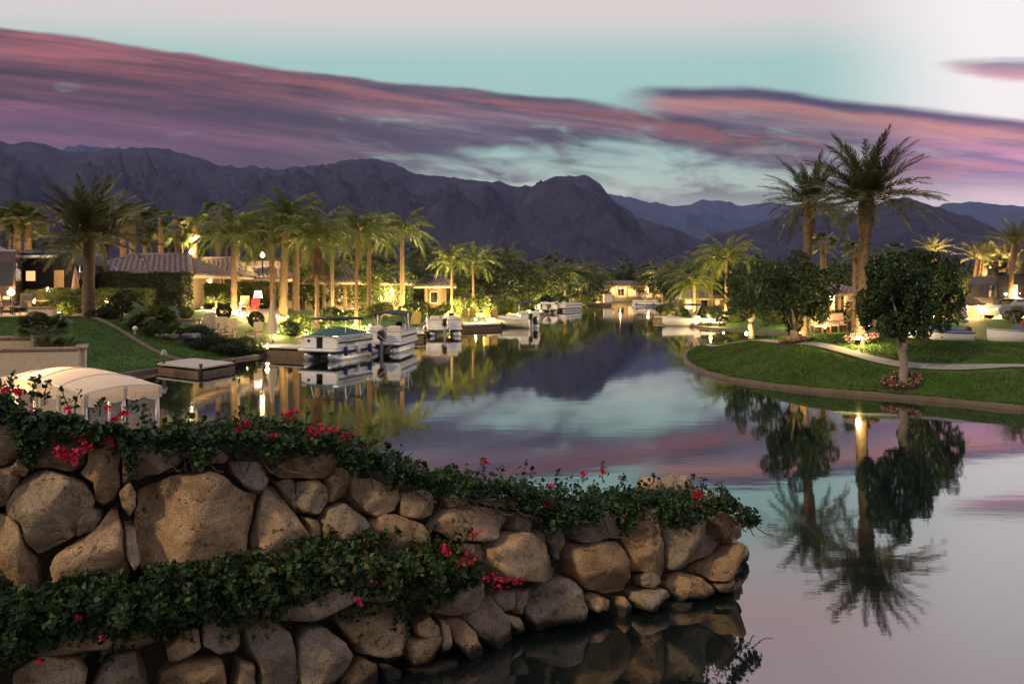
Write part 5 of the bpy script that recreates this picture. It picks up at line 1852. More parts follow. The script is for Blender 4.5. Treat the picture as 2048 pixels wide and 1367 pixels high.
for i, (px, D, w, h, zf, lb) in enumerate([(30, 23.2, .9, .45, 0, 'dark shrub below the cream planter wall, at the left picture edge'), (62, 23.0, 1.0, .5, 0, 'dark shrub below the cream planter wall, second from the edge'),
                                      (100, 22.8, .9, .42, 0, 'pale tipped shrub below the middle of the cream planter wall'), (140, 23.0, 1.1, .5, 0, 'largest shrub below the end of the cream planter wall'), (172, 23.2, .7, .36, 0, 'last low shrub where the planter wall meets the lawn')]):
    shrub(lb, px, D, w, h, 'bush', M_hedge_d if i % 2 else M_shrub, i % 3, x=max(X(px, D), -40), zoff=.0, group='shrubs below the planter wall')

# trees and bushes that fill the gardens behind the palms: (px, D, width, height, kind, material)
FILL = [(30, 66, 7, 4, 'bush', 1), (90, 68, 7, 3.2, 'bush', 1), (140, 64, 5, 3.0, 'bush', 1), (200, 70, 6, 3.4, 'bush', 0), (300, 68, 6.5, 4.2, 'tree', 2), (345, 66, 5, 3.8, 'tree', 0), (405, 66, 5, 3.4, 'bush', 1), (455, 64, 5, 3.4, 'bush', 1),
        (510, 66, 6, 4.6, 'tree', 1), (560, 70, 6, 5.0, 'tree', 1), (610, 64, 5, 4.4, 'tree', 1), (650, 70, 6, 5.0, 'tree', 1), (690, 66, 5, 4.4, 'tree', 1), (735, 72, 6, 5.2, 'tree', 2), (760, 68, 5, 4.4, 'tree', 0), (790, 76, 6, 5.0, 'tree', 2), (825, 80, 6, 5, 'tree', 0),
        (860, 84, 6.5, 5.0, 'tree', 1), (900, 86, 6, 4.6, 'tree', 0), (940, 92, 7, 5.4, 'tree', 2), (980, 98, 7.5, 6.8, 'tree', 2), (1015, 104, 7.5, 6.6, 'tree', 2), (1048, 110, 7, 5.6, 'tree', 0), (1080, 122, 8, 6.4, 'tree', 2), (1110, 132, 8, 6, 'tree', 0),
        (1142, 142, 9, 6.8, 'tree', 2), (1175, 155, 10, 6.6, 'tree', 0), (1210, 186, 12, 7, 'tree', 2), (1245, 195, 12, 7, 'tree', 0), (1285, 190, 12, 7.6, 'tree', 2), (1325, 165, 11, 7, 'tree', 0), (1360, 136, 9, 6.4, 'tree', 2), (1395, 112, 8, 6.2, 'tree', 0),
        (1425, 98, 7.5, 6.0, 'tree', 2), (1460, 90, 7, 5.6, 'tree', 2), (1500, 84, 7, 5.8, 'tree', 2), (1560, 78, 7, 5.2, 'tree', 2), (1610, 74, 6, 4.6, 'tree', 0), (1660, 76, 6.5, 4.8, 'tree', 0), (1700, 70, 6, 4.4, 'tree', 2), (1760, 72, 7, 5.6, 'tree', 2),
        (1830, 76, 7, 5.8, 'tree', 2), (1890, 72, 6, 4.2, 'tree', 0), (1925, 68, 5, 3.6, 'tree', 1), (1985, 72, 6, 3.4, 'tree', 1), (2040, 66, 5, 3.6, 'tree', 2)]
FM_ = [M_shrub, M_hedge, M_hedge_d]
for i, (px, D, w, h, kd, mi) in enumerate(FILL):
    shrub('%s %s behind the palms, %s from the left' % (('mid green', 'olive', 'dark green')[mi], 'broad tree' if kd == 'tree' else 'broad bush', ORD(i + 1)), px, D, w * 1.15, h * .86, kd, FM_[mi], i % 4, 0 if kd == 'bush' else .3, group='garden trees behind the palms')

# low planting along the waterside
SHORE = [(600, 46, 1.6, 1.1, 1), (640, 48, 1.5, 1.0, 1), (668, 50, 1.6, 1.2, 2), (690, 52, 1.4, 1.0, 1), (745, 56, 1.8, 1.2, 1), (770, 58, 1.6, 1.1, 1), (815, 60, 1.8, 1.3, 0), (845, 62, 1.8, 1.2, 1), (868, 60, 1.5, 1.0, 1), (885, 63, 1.7, 1.5, 1), (925, 66, 2, 1.8, 1),
         (955, 68, 2, 2.0, 1), (985, 72, 2.2, 2.0, 0), (1010, 76, 2.2, 1.8, 1), (1040, 84, 2.4, 2.2, 0), (1062, 92, 2.4, 2.2, 1), (1090, 104, 2.6, 2.4, 2), (1120, 112, 3, 2.2, 2), (1150, 124, 3, 2.6, 1), (1178, 140, 3.4, 2.6, 0), (1205, 160, 4, 2.4, 2),
         (1300, 150, 3.4, 2.4, 0), (1322, 112, 2.6, 2.2, 2), (1340, 84, 2, 1.6, 0), (1372, 73, 1.8, 1.4, 2), (1405, 70, 1.8, 1.5, 2), (1430, 66, 1.8, 1.4, 0), (1455, 63, 1.7, 1.3, 2), (1480, 61, 1.6, 1.2, 1), (1530, 58, 1.6, 1.2, 2), (1560, 57, 1.7, 1.2, 1),
         (1600, 56, 1.7, 1.1, 0), (1680, 54, 1.4, .9, 2), (1745, 54, 1.6, 1.1, 2), (1775, 53, 1.6, 1.2, 0), (1892, 55, 1.0, .9, 1), (2038, 50.5, 1.6, 1.5, 1)]
for i, (px, D, w, h, mi) in enumerate(SHORE):
    shrub('%s garden shrub near the waterline, %s from the left' % (('mid green', 'bright olive', 'dark green')[mi], ORD(i + 1)), px, D, w, h, 'bush', FM_[mi], i % 3, group='waterside shrubs')

# ------------------------------------------------------------------ tile roofed houses
def slope_tiles(mb, A, B, T0, T1, up):
    """barrel tiles on the roof slope with eave A-B and ridge T0-T1"""
    A, B, T0, T1 = map(Vector, (A, B, T0, T1))
    ev = (B - A)
    W = ev.length
    e = ev.normalized()
    n = e.cross((T0 - A)).normalized()
    if n.z < 0:
        n = -n
    s = n.cross(e)
    if s.z < 0:
        s = -s
    H = (T0 - A).dot(s)
    a0, a1 = (T0 - A).dot(e), (T1 - A).dot(e)
    rows_, tw, tl = max(2, int(H / .42)), .34, H / max(2, int(H / .42))
    for r in range(rows_):
        f0, f1 = r / rows_, (r + 1) / rows_
        l0, l1 = a0 * f0, W + (a1 - W) * f0
        m = int((l1 - l0) / tw)
        if m < 1:
            continue
        for k in range(m):
            u = l0 + (k + .5) * (l1 - l0) / m
            if u < a0 * f1 - .05 or u > W + (a1 - W) * f1 + .05:
                continue
            c0 = A + e * u + s * (H * f0 - .03) + n * .035
            c1 = A + e * u + s * (H * f1 + .02) + n * .005
            lo, hi = [], []
            for q in range(5):
                t = PI * q / 4
                d = e * (math.cos(t) * tw * .46) + n * (math.sin(t) * .10)
                lo.append(c0 + d)
                hi.append(c1 + d * .92)
            b = len(mb.v)
            mb.v += [tuple(v) for v in lo + hi]
            for q in range(4):
                mb.f.append((b + q, b + q + 1, b + 6 + q, b + 5 + q))
            mb.f.append(tuple(b + q for q in range(5)))
    return mb


def house(label, px0, px1, D, yeave, yridge, depth=7, wall_m=M_stucco, rz=0, openings=(), posts=0, lit=True, rise=None, name='house', group=None, wall_y=None):
    """low casita with hip roof. openings: (kind, u0, u1, z0, z1) as fractions of the front and metres"""
    x0, x1 = X(px0, D), X(px1, D)
    w = x1 - x0
    xc = (x0 + x1) / 2
    z = gz(xc, D)
    ze = Zp(yeave, D) - z
    zr = Zp(yridge, D + depth * .5) - z
    root = thing(name, label, 'house', (xc, D, z), rz, group)
    hw = w / 2 - .5
    wf = 1.6 if posts else .35                                     # the front wall stands back behind a porch
    zt = ze - .05
    cuts = sorted(openings, key=lambda o: o[1])
    wm = MB()
    u = -hw
    for kd, a, b, za, zb in cuts:
        xa, xb = -hw + 2 * hw * a, -hw + 2 * hw * b
        wm.box(((u + xa) / 2, wf, zt / 2), (xa - u, .2, zt))
        if za > .02:
            wm.box(((xa + xb) / 2, wf, za / 2), (xb - xa, .2, za))
        wm.box(((xa + xb) / 2, wf, (zb + zt) / 2), (xb - xa, .2, zt - zb))
        u = xb
    wm.box(((u + hw) / 2, wf, zt / 2), (hw - u, .2, zt))
    wm.box((-hw + .1, (wf + depth) / 2, zt / 2), (.2, depth - wf - .2, zt))
    wm.box((hw - .1, (wf + depth) / 2, zt / 2), (.2, depth - wf - .2, zt))
    wm.box((0, depth, zt / 2), (2 * hw, .2, zt))
    wm.build('wall', wall_m, root)
    for kd, a, b, za, zb in cuts:
        xa, xb = -hw + 2 * hw * a, -hw + 2 * hw * b
        fr = MB()
        for xx in (xa + .04, xb - .04):
            fr.box((xx, wf, (za + zb) / 2), (.08, .12, zb - za))
        fr.box(((xa + xb) / 2, wf, zb - .04), (xb - xa - .16, .12, .08))
        fr.box(((xa + xb) / 2, wf, za + .04), (xb - xa - .16, .12, .08))
        if xb - xa > 1.2:
            fr.box(((xa + xb) / 2, wf, (za + zb) / 2), (.06, .1, zb - za - .16))
        f = fr.build('door' if kd == 'door' else 'window', M_wood if kd == 'door' else M_white, root)
        pm = MB().box(((xa + xb) / 2, wf + .03, (za + zb) / 2), (xb - xa - .14, .03, zb - za - .14))
        pm.build('pane', M_litwin if kd == 'lit' else M_glass, f)
    ov = .55
    W2, y0, y1 = w / 2 + ov, -ov, depth + ov
    run = min((y1 - y0) / 2, W2) * .5
    ym = (y0 + y1) / 2
    A, B, C_, D_ = (-W2, y0, ze), (W2, y0, ze), (W2, y1, ze), (-W2, y1, ze)
    R0, R1 = (-W2 + run, ym, zr), (W2 - run, ym, zr)
    rf = MB()
    rf.add([A, B, C_, D_, R0, R1], [(0, 1, 5, 4), (1, 2, 5), (2, 3, 4, 5), (3, 0, 4), (0, 3, 2, 1)])
    roof = rf.build('roof', M_wood, root)
    tm = MB()
    slope_tiles(tm, A, B, R0, R1, 1)
    slope_tiles(tm, B, C_, R1, R1, 1)
    slope_tiles(tm, D_, A, R0, R0, 1)
    tag(tm.build('roof_tiles', M_tile, roof), kind='stuff')
    rc = MB()
    for a, b in ((R0, R1), (A, R0), (B, R1)):
        a, b = Vector(a), Vector(b)
        rc.tube([a + Vector((0, 0, .05)), b + Vector((0, 0, .05))], .13, 8)
    rc.build('ridge_cap', M_tile, roof, True)
    fs = MB()
    fs.box((0, y0 + .06, ze - .12), (2 * W2 - .1, .1, .2))
    fs.box((-W2 + .06, ym, ze - .12), (.1, y1 - y0 - .24, .2))
    fs.box((W2 - .06, ym, ze - .12), (.1, y1 - y0 - .24, .2))
    fs.build('fascia', M_stucco_l, root)
    for i in range(posts):
        xx = -hw + .2 + (2 * hw - .4) * i / max(1, posts - 1)
        MB().box((xx, .1, zt / 2), (.26, .26, zt - .1)).build('post', M_stonewall, root)
    return root


GH = 'tile roofed houses on the left bank'
house('house with the nearest barrel tile roof, behind the tall dark hedge', 170, 372, 47.5, 549, 511, 7, openings=[('window', .1, .3, .9, 2)], group=GH)
house('pergola house with tan lit beam under its tile roof', 330, 462, 55, 552, 518, 7, posts=3, openings=[('door', .15, .3, 0, 2.1), ('window', .5, .8, .8, 2)], group=GH)
house('third tile roofed house, partly hidden by the pergola queen palm', 436, 560, 59, 557, 526, 7, posts=3, openings=[('lit', .2, .4, .8, 2), ('door', .6, .75, 0, 2.1)], group=GH)
house('cream house with lit windows behind the palm grove', 590, 706, 64, 564, 536, 6, wall_m=M_stucco_l, posts=3, openings=[('lit', .38, .62, .7, 1.9), ('lit', .70, .90, .7, 1.9), ('door', .15, .28, 0, 2.0)], group=GH)
house('tile roofed house at the right end of the palm grove', 716, 800, 68, 566, 544, 6, posts=2, openings=[('window', .15, .4, .7, 1.9), ('lit', .55, .85, .7, 1.9)], group=GH)
house('small house with reddish pillars behind the third pontoon boat', 838, 892, 74, 572, 552, 6, posts=2, wall_m=M_stonewall, openings=[('window', .25, .75, .6, 1.8)], group=GH)
GH2 = 'houses round the far lake end'
house('brightly lit flat looking house at the far end of the lake', 1206, 1282, 172, 570, 562, 7, wall_m=M_stucco_l, posts=4, openings=[('lit', .05, .3, .3, 2), ('window', .4, .6, .3, 2), ('lit', .66, .95, .3, 2)], group=GH2)
house('second lit house right of the far lake end', 1285, 1334, 168, 572, 560, 7, wall_m=M_stucco, posts=3, openings=[('lit', .1, .4, .3, 2), ('lit', .55, .9, .3, 2)], group=GH2)
house('house half hidden by palms left of the far lake end', 1030, 1078, 128, 575, 563, 6, posts=2, openings=[('lit', .2, .45, .4, 1.9), ('window', .6, .85, .4, 1.9)], group=GH2)
house('dark house behind the white runabout on the right bank', 1385, 1470, 84, 596, 574, 6, wall_m=M_stonewall, posts=3, openings=[('window', .2, .45, .3, 1.9), ('lit', .6, .8, .3, 1.9)], group=GH2)
house('dim house with dark awning between the tall date palms', 1648, 1712, 58, 586, 570, 6, wall_m=M_stonewall, posts=2, openings=[('door', .15, .35, 0, 2.1), ('window', .5, .85, .4, 2)], group=GH2)


# ------------------------------------------------------------------ motorcoaches and car
def motorcoach(label, loc, rz, L, H, base, stripe, seed=0, group=None):
    """class A coach; nose towards +X"""
    root = thing('motorcoach', label, 'motorhome', loc, rz, group)
    W = 2.55
    prof = [(-L / 2, .42), (-L / 2, H - .18), (-L / 2 + .12, H), (L / 2 - .75, H), (L / 2 - .40, H - .10), (L / 2 - .12, H - .75), (L / 2 - .02, 1.45), (L / 2, 1.0), (L / 2 - .04, .42)]
    n = len(prof)
    V, Fc = [], []
    for y in (-W / 2, W / 2):
        V += [(x, y, z) for x, z in prof]
    for i in range(n):
        j = (i + 1) % n
        Fc.append((i, j, n + j, n + i))
    Fc += [tuple(range(n - 1, -1, -1)), tuple(range(n, 2 * n))]
    MB().add(V, Fc).build('body', base, root)
    # sweeping paint band along both flanks
    for s in (-1, 1):
        y = s * (W / 2 + .006)
        pts = [(-L / 2 + .05, .5), (-L / 2 + .05, 1.35), (-L * .1, 1.15), (L * .22, .85), (L / 2 - .2, .55), (L / 2 - .2, .5)]
        m = len(pts)
        MB().add([(x, y, z) for x, z in pts], [tuple(range(m)) if s < 0 else tuple(range(m - 1, -1, -1))]).build('paint_band', stripe, root)
        for k, (xa, xb, za, zb) in enumerate(((-L * .40, -L * .26, 1.75, 2.45), (-L * .16, -L * .02, 1.75, 2.45), (L * .08, L * .20, 1.75, 2.45), (L * .34, L * .45, 1.35, 2.35))):
            w = MB().box(((xa + xb) / 2, s * (W / 2 + .012), (za + zb) / 2), (xb - xa, .03, zb - za), bev=.02).build('window', M_glass, root)
            if k == 1 and s < 0:
                MB().box(((xa + xb) / 2, s * (W / 2 + .032), (za + zb) / 2), (xb - xa - .12, .012, zb - za - .12)).build('pane', M_litwin, w)
        MB().box((L * .27, s * (W / 2 + .010), 1.45), (.7, .03, 1.95), bev=.02).build('door', stripe, root)
        for xw in (-L * .30, -L * .18, L * .30):
            wl = MB()
            wl.tube([(xw, s * (W / 2 - .28), .48), (xw, s * (W / 2 + .02), .48)], .48, 18)
            t = wl.build('wheel', M_blackm, root, False)
            MB().tube([(xw, s * (W / 2 + .005), .48), (xw, s * (W / 2 + .035), .48)], .27, 14).build('rim', M_chrome, t)
    ws = MB().add([(L / 2 - .10, -1.16, 1.55), (L / 2 - .10, 1.16, 1.55), (L / 2 - .20, 1.10, H - .72), (L / 2 - .20, -1.10, H - .72)], [(0, 1, 2, 3)])
    wsv = MB()
    for y0_, y1_ in ((-1.16, -.02), (.02, 1.16)):
        wsv.add([(L / 2 + .012, y0_, 1.5), (L / 2 + .012, y1_, 1.5), (L / 2 - .09, y1_, H - .72), (L / 2 - .09, y0_, H - .72), (L / 2 - .06, y0_, 1.5), (L / 2 - .06, y1_, 1.5), (L / 2 - .16, y1_, H - .72), (L / 2 - .16, y0_, H - .72)],
                [(0, 1, 2, 3), (7, 6, 5, 4), (0, 4, 5, 1), (2, 6, 7, 3), (1, 5, 6, 2), (0, 3, 7, 4)])
    wsv.build('windshield', M_glass, root)
    for s in (-1, 1):
        MB().box((L / 2 - .005, s * .92, .85), (.08, .42, .2), bev=.03).build('headlight', M_white, root)
        mm = MB()
        mm.tube([(L / 2 - .1, s * 1.2, H - .75), (L / 2 + .25, s * 1.36, H - .8), (L / 2 + .32, s * 1.4, H - 1.15)], .03, 6)
        mi = mm.build('mirror', M_chrome, root, True)
        MB().box((L / 2 + .32, s * 1.42, H - 1.35), (.12, .22, .5), bev=.04).build('mirror_housing', M_chrome, mi)
    for xa in (-L * .3, 0, L * .2):
        MB().box((xa, 0, H + .14), (.95, .75, .28), taper=.82, bev=.06).build('roof_unit', M_black if base is M_black else M_grey, root)
    MB().tube([(-L * .42, -W / 2 - .08, H - .22), (L * .25, -W / 2 - .08, H - .22)], .09, 10).build('awning_roll', M_white, root)
    return root


GC = 'parked motorcoaches'
zc = gz(X(110, 48), 48)
motorcoach('black and tan motorcoach parked behind the big date palm, tan side slanting', (X(112, 45.5), 45.5, zc), R(-14), 5.6, 3.45, M_black, M_coach_tan, group=GC)
motorcoach('chrome mirrored motorcoach nose at the left picture edge', (X(-52, 41.5), 43.2, gz(X(-40, 42), 42)), R(-62), 6.5, 3.5, M_coach_br, M_black, group=GC)
motorcoach('black motorcoach on the right bank beside the white car', (X(2046, 56.5), 56.5, gz(X(2030, 56), 56)), R(188), 7.2, 3.1, M_black, M_grey, group=GC)


def car(label, loc, rz):
    root = thing('parked_car', label, 'car', loc, rz)
    side = [(-1.75, .28), (-1.78, .72), (-1.55, .98), (-.75, 1.02), (-.15, 1.42), (.75, 1.45), (1.45, 1.12), (1.75, 1.0), (1.8, .3)]
    n = len(side)
    V = []
    for y, k in ((-.85, .0), (-.62, 1), (.62, 1), (.85, 0)):
        for x, z in side:
            V.append((x, y, z) if k else (x * .985, y, min(z, 1.0) if z > 1.0 else z))
    Fc = []
    for r in range(3):
        for i in range(n):
            j = (i + 1) % n
            Fc.append((r * n + i, r * n + j, (r + 1) * n + j, (r + 1) * n + i))
    Fc += [tuple(range(n - 1, -1, -1)), tuple(range(3 * n, 4 * n))]
    MB().add(V, Fc).build('body', M_grey, root)
    for s in (-1, 1):
        MB().add([(-.62, s * .80, 1.04), (1.2, s * .80, 1.07), (.7, s * .68, 1.37), (-.1, s * .68, 1.35)], [(0, 1, 2, 3)]).build('window', M_glass, root)
        for xw in (-1.1, 1.1):
            w = MB().tube([(xw, s * .66, .31), (xw, s * .875, .31)], .31, 16).build('wheel', M_blackm, root)
            MB().tube([(xw, s * .87, .31), (xw, s * .895, .31)], .19, 12).build('rim', M_chrome, w)
        MB().box((-1.77, s * .6, .72), (.06, .3, .12), bev=.02).build('headlight', M_lampw, root)
    MB().add([(-.80, -.6, 1.06), (-.80, .6, 1.06), (-.22, .56, 1.40), (-.22, -.56, 1.40)], [(3, 2, 1, 0)]).build('windshield', M_glass, root)
    return root


car('small white car parked beside the thatched hut', (X(2024, 53), 53, gz(X(2024, 53), 53)), R(8))


# thatched hut with lit walls on the right bank
def hut(label, px0, px1, D, ye, yr):
    x0, x1 = X(px0, D), X(px1, D)
    w, xc = x1 - x0, (x0 + x1) / 2
    z = gz(xc, D)
    ze, zr = Zp(ye, D) - z, Zp(yr, D) - z
    root = thing('garden_hut', label, 'hut', (xc, D, z))
    wm = MB()
    wm.box((0, 1.0, ze / 2), (w * .86, .2, ze))
    wm.box((-w * .43 + .1, .45, ze / 2), (.2, .9, ze))
    wm.box((w * .43 - .1, .45, ze / 2), (.2, .9, ze))
    wm.build('wall', M_stonewall, root)
    ar = MB()
    ar.tube([(-.35, .86, .2), (-.35, .86, ze * .62), (-.2, .86, ze * .76), (0, .86, ze * .8), (.2, .86, ze * .76), (.35, .86, ze * .62), (.35, .86, .2)], .05, 6)
    ar.build('arch', M_wood, root)
    MB().box((0, .88, ze * .42), (.62, .03, ze * .62)).build('arch_panel', M_coach_tan, root)
    rf = MB()
    rf.lathe([(w * .62, ze - .18), (w * .60, ze), (w * .38, ze + (zr - ze) * .5), (w * .14, zr), (.02, zr + .04)], 14, (0, .6, 0))
    rf.build('thatch_roof', M_thatch, root)
    for s in (-1, 1):
        MB().box((s * w * .40, -.35, ze / 2), (.14, .14, ze)).build('post', M_wood, root)
    return root


hut('thatched stone hut glowing with wall lamps beside the white car', 1920, 1968, 54, 606, 592)


# ------------------------------------------------------------------ boats
def pontoon(label, loc, rz, L=5.0, W=2.3, cover=None, bimini=None, bar=M_alu, motor=True, seats=True, group=None, decal=False):
    """flat deck boat on two floats; +X is the end named front"""
    root = thing('pontoon_boat', label, 'boat', loc, rz, group)
    for s in (-1, 1):
        y = s * (W / 2 - .36)
        MB().tube([(-L / 2 + .1, y, .10), (-L / 2 + .35, y, .10), (L / 2 - .7, y, .10), (L / 2 - .3, y, .18), (L / 2 - .08, y, .30)], [.16, .30, .30, .24, .08], 14).build('float', M_alu, root, True)
    MB().box((0, 0, .47), (L, W, .13), bev=.04).build('deck', M_white, root)
    H0, H1 = .54, 1.02
    t = .06
    for (c, s_, nm) in (((0, -W / 2 + .05, 0), (L - .5, t), 'side_panel'), ((0, W / 2 - .05, 0), (L - .5, t), 'side_panel'), ((L / 2 - .27, -W * .27, 0), (t, W * .38), 'end_panel'), ((L / 2 - .27, W * .27, 0), (t, W * .38), 'end_panel'),
                        ((-L / 2 + .27, -W * .27, 0), (t, W * .38), 'end_panel'), ((-L / 2 + .27, W * .27, 0), (t, W * .38), 'end_panel')):
        o = MB().box((c[0], c[1], (H0 + H1) / 2), (s_[0], s_[1], H1 - H0), bev=.025).build(nm, M_white, root)
    rl = MB()
    rl.tube([(L / 2 - .27, -W / 2 + .05, H1 + .05), (-L / 2 + .27, -W / 2 + .05, H1 + .05), (-L / 2 + .27, W / 2 - .05, H1 + .05), (L / 2 - .27, W / 2 - .05, H1 + .05), (L / 2 - .27, -W / 2 + .05, H1 + .05)], .03, 6)
    rl.build('rail', M_alu, root)
    if seats:
        for (x, y, sx, sy) in ((L * .28, -W * .30, L * .34, .5), (L * .28, W * .30, L * .34, .5), (-L * .30, -W * .26, .62, .7), (-L * .30, W * .26, .62, .7)):
            st_ = MB().box((x, y, .76), (sx, sy, .40), bev=.06).build('seat', M_vinyl, root)
            if x < 0:
                MB().box((x - .26, y, 1.10), (.16, sy - .04, .46), bev=.05).build('backrest', M_vinyl, st_)
        cn = MB().box((-.1, -W * .24, .95), (.55, .6, .8), taper=.85, bev=.05).build('console', M_white, root)
        MB().tube([(-.36, -W * .24, 1.30), (-.44, -W * .24, 1.36)], .17, 12).build('steering_wheel', M_black, cn)
    if motor:
        mo = MB().box((-L / 2 - .22, 0, .92), (.42, .36, .5), bev=.10).build('motor', M_black, root)
        MB().box((-L / 2 - .2, 0, .32), (.18, .12, .8)).build('motor_leg', M_grey, mo)
    if cover is not None:
        rows = []
        for i, x in enumerate(np.linspace(-L / 2 + .2, L / 2 - .2, 13)):
            u = abs(2 * i / 12 - 1)
            peak = .30 * (1 - u ** 2.5) + .03 * math.sin(i * 2.3)
            rows.append([(x, y * W * .5, H1 + .08 + peak * (1 - abs(y) ** 1.5) - (.16 if abs(y) > .97 else 0)) for y in (-1.02, -.98, -.6, -.25, 0, .25, .6, .98, 1.02)])
        MB().grid(rows).build('mooring_cover', cover, root, True)
    if bimini is not None:
        z1 = 1.95
        for s in (-1, 1):
            fr = MB()
            y = s * (W / 2 - .08)
            fr.tube([(0, y, H1), (-.95, y, z1 - .1)], .022, 6)
            fr.tube([(0, y, H1), (.0, y, z1)], .022, 6)
            fr.tube([(0, y, H1), (.95, y, z1 - .1)], .022, 6)
            fr.build('bimini_frame', bar, root)
        rows = []
        for x in np.linspace(-1.15, 1.15, 7):
            rows.append([(x, y * (W / 2 - .02), z1 + .10 * (1 - abs(y) ** 2) - .09 * abs(x) ** 2 / 1.3) for y in (-1, -.6, 0, .6, 1)])
        rows2 = [[(a, b, c - .05) for a, b, c in r] for r in rows]
        MB().grid(rows).grid(rows2[::-1]).build('bimini_canopy', bimini, root, True)
    for x in (-L * .3, 0, L * .3):
        MB().lathe([(.02, -.02), (.085, .03), (.095, .2), (.085, .37), (.02, .42)], 10, (x, W / 2 + .09, .22)).build('fender', M_navy if x else M_white, root, True)
    MB().tube([(-L / 2 + .2, W / 2 - .04, 1.2), (-L / 2 - .1, W / 2 + .3, .8), (-L / 2 - .35, W / 2 + .75, .55)], .016, 5).build('mooring_rope', M_vinyl, root)
    for y in (-W / 2 + .012, W / 2 - .012):
        MB().box((0, y, .80), (L - .56, .012, .10)).build('side_stripe', M_navy if cover is None else M_green_c, root)
    if decal:
        d = MB()
        d.box((L / 2 - .235, -.55, .86), (.012, .14, .11))
        d.build('square_decal', M_black, root)
        d = MB()
        for k in range(6):
            d.box((L * .05 + k * .13, W / 2 - .012, .72), (.085, .012, .10))
        d.build('hull_lettering', M_grey, root)
        d = MB()
        d.box((L * .1, W / 2 - .012, .98), (L * .5, .012, .03))
        d.box((L * .1, W / 2 - .012, .92), (L * .4, .012, .015))
        d.build('hull_stripe', M_grey, root)
    return root


GB = 'boats moored along the left bank'
pontoon('white boat under a green mooring cover with bare canopy bows, nearest on the left bank', (X(676, 34.2), 34.2, 0), R(-110), 3.4, 1.95, M_green_c, None, motor=False, seats=False, group=GB, decal=True)
b1 = [o for o in COL.objects if o.name.startswith('pontoon_boat') and 'green mooring' in o.get('label', '')][0]
for s in (-1, 1):
    for x in (-.9, .3):
        fr = MB()
        fr.tube([(x, s * .9, 1.2), (x + .35, s * .85, 1.8)], .024, 6)
        fr.tube([(x + .5, s * .9, 1.2), (x + .35, s * .85, 1.8)], .018, 6)
        fr.build('canopy_bow', M_alu, b1)
fm = MB()
fm.tube([(-.55, -.95, 1.8), (-.55, .95, 1.8)], .07, 8)
fm.tube([(.65, -.95, 1.8), (.65, .95, 1.8)], .06, 8)
fm.build('furled_canopy', M_bimini, b1, True)
pontoon('white pontoon boat with black bimini seen end-on, second from the near dock', (X(786, 38.2), 38.2, 0), R(84), 3.8, 1.75, None, M_bimini, group=GB)
pontoon('white pontoon boat without canopy, third along the left bank', (X(886, 51.5), 51.5, 0), R(98), 4.2, 2.3, None, None, group=GB)
pontoon('white pontoon boat moored beside the pale runabout', (X(1056, 62), 62, 0), R(94), 4.6, 1.6, None, M_bimini, group=GB)
pontoon('far pontoon boat with a box-like white enclosure', (X(1090, 97), 97, 0), R(100), 5, 2.3, M_white, None, group=GB)
pontoon('far pontoon boat under a dark striped canopy', (X(1131, 104), 104, 0), R(60), 5.6, 2.6, None, M_bimini, group=GB)
pontoon('tiny white pontoon boat near the far end of the lake', (X(1290, 128), 128, 0), R(170), 4.6, 2.3, None, M_canvas, group='boats on the right bank')


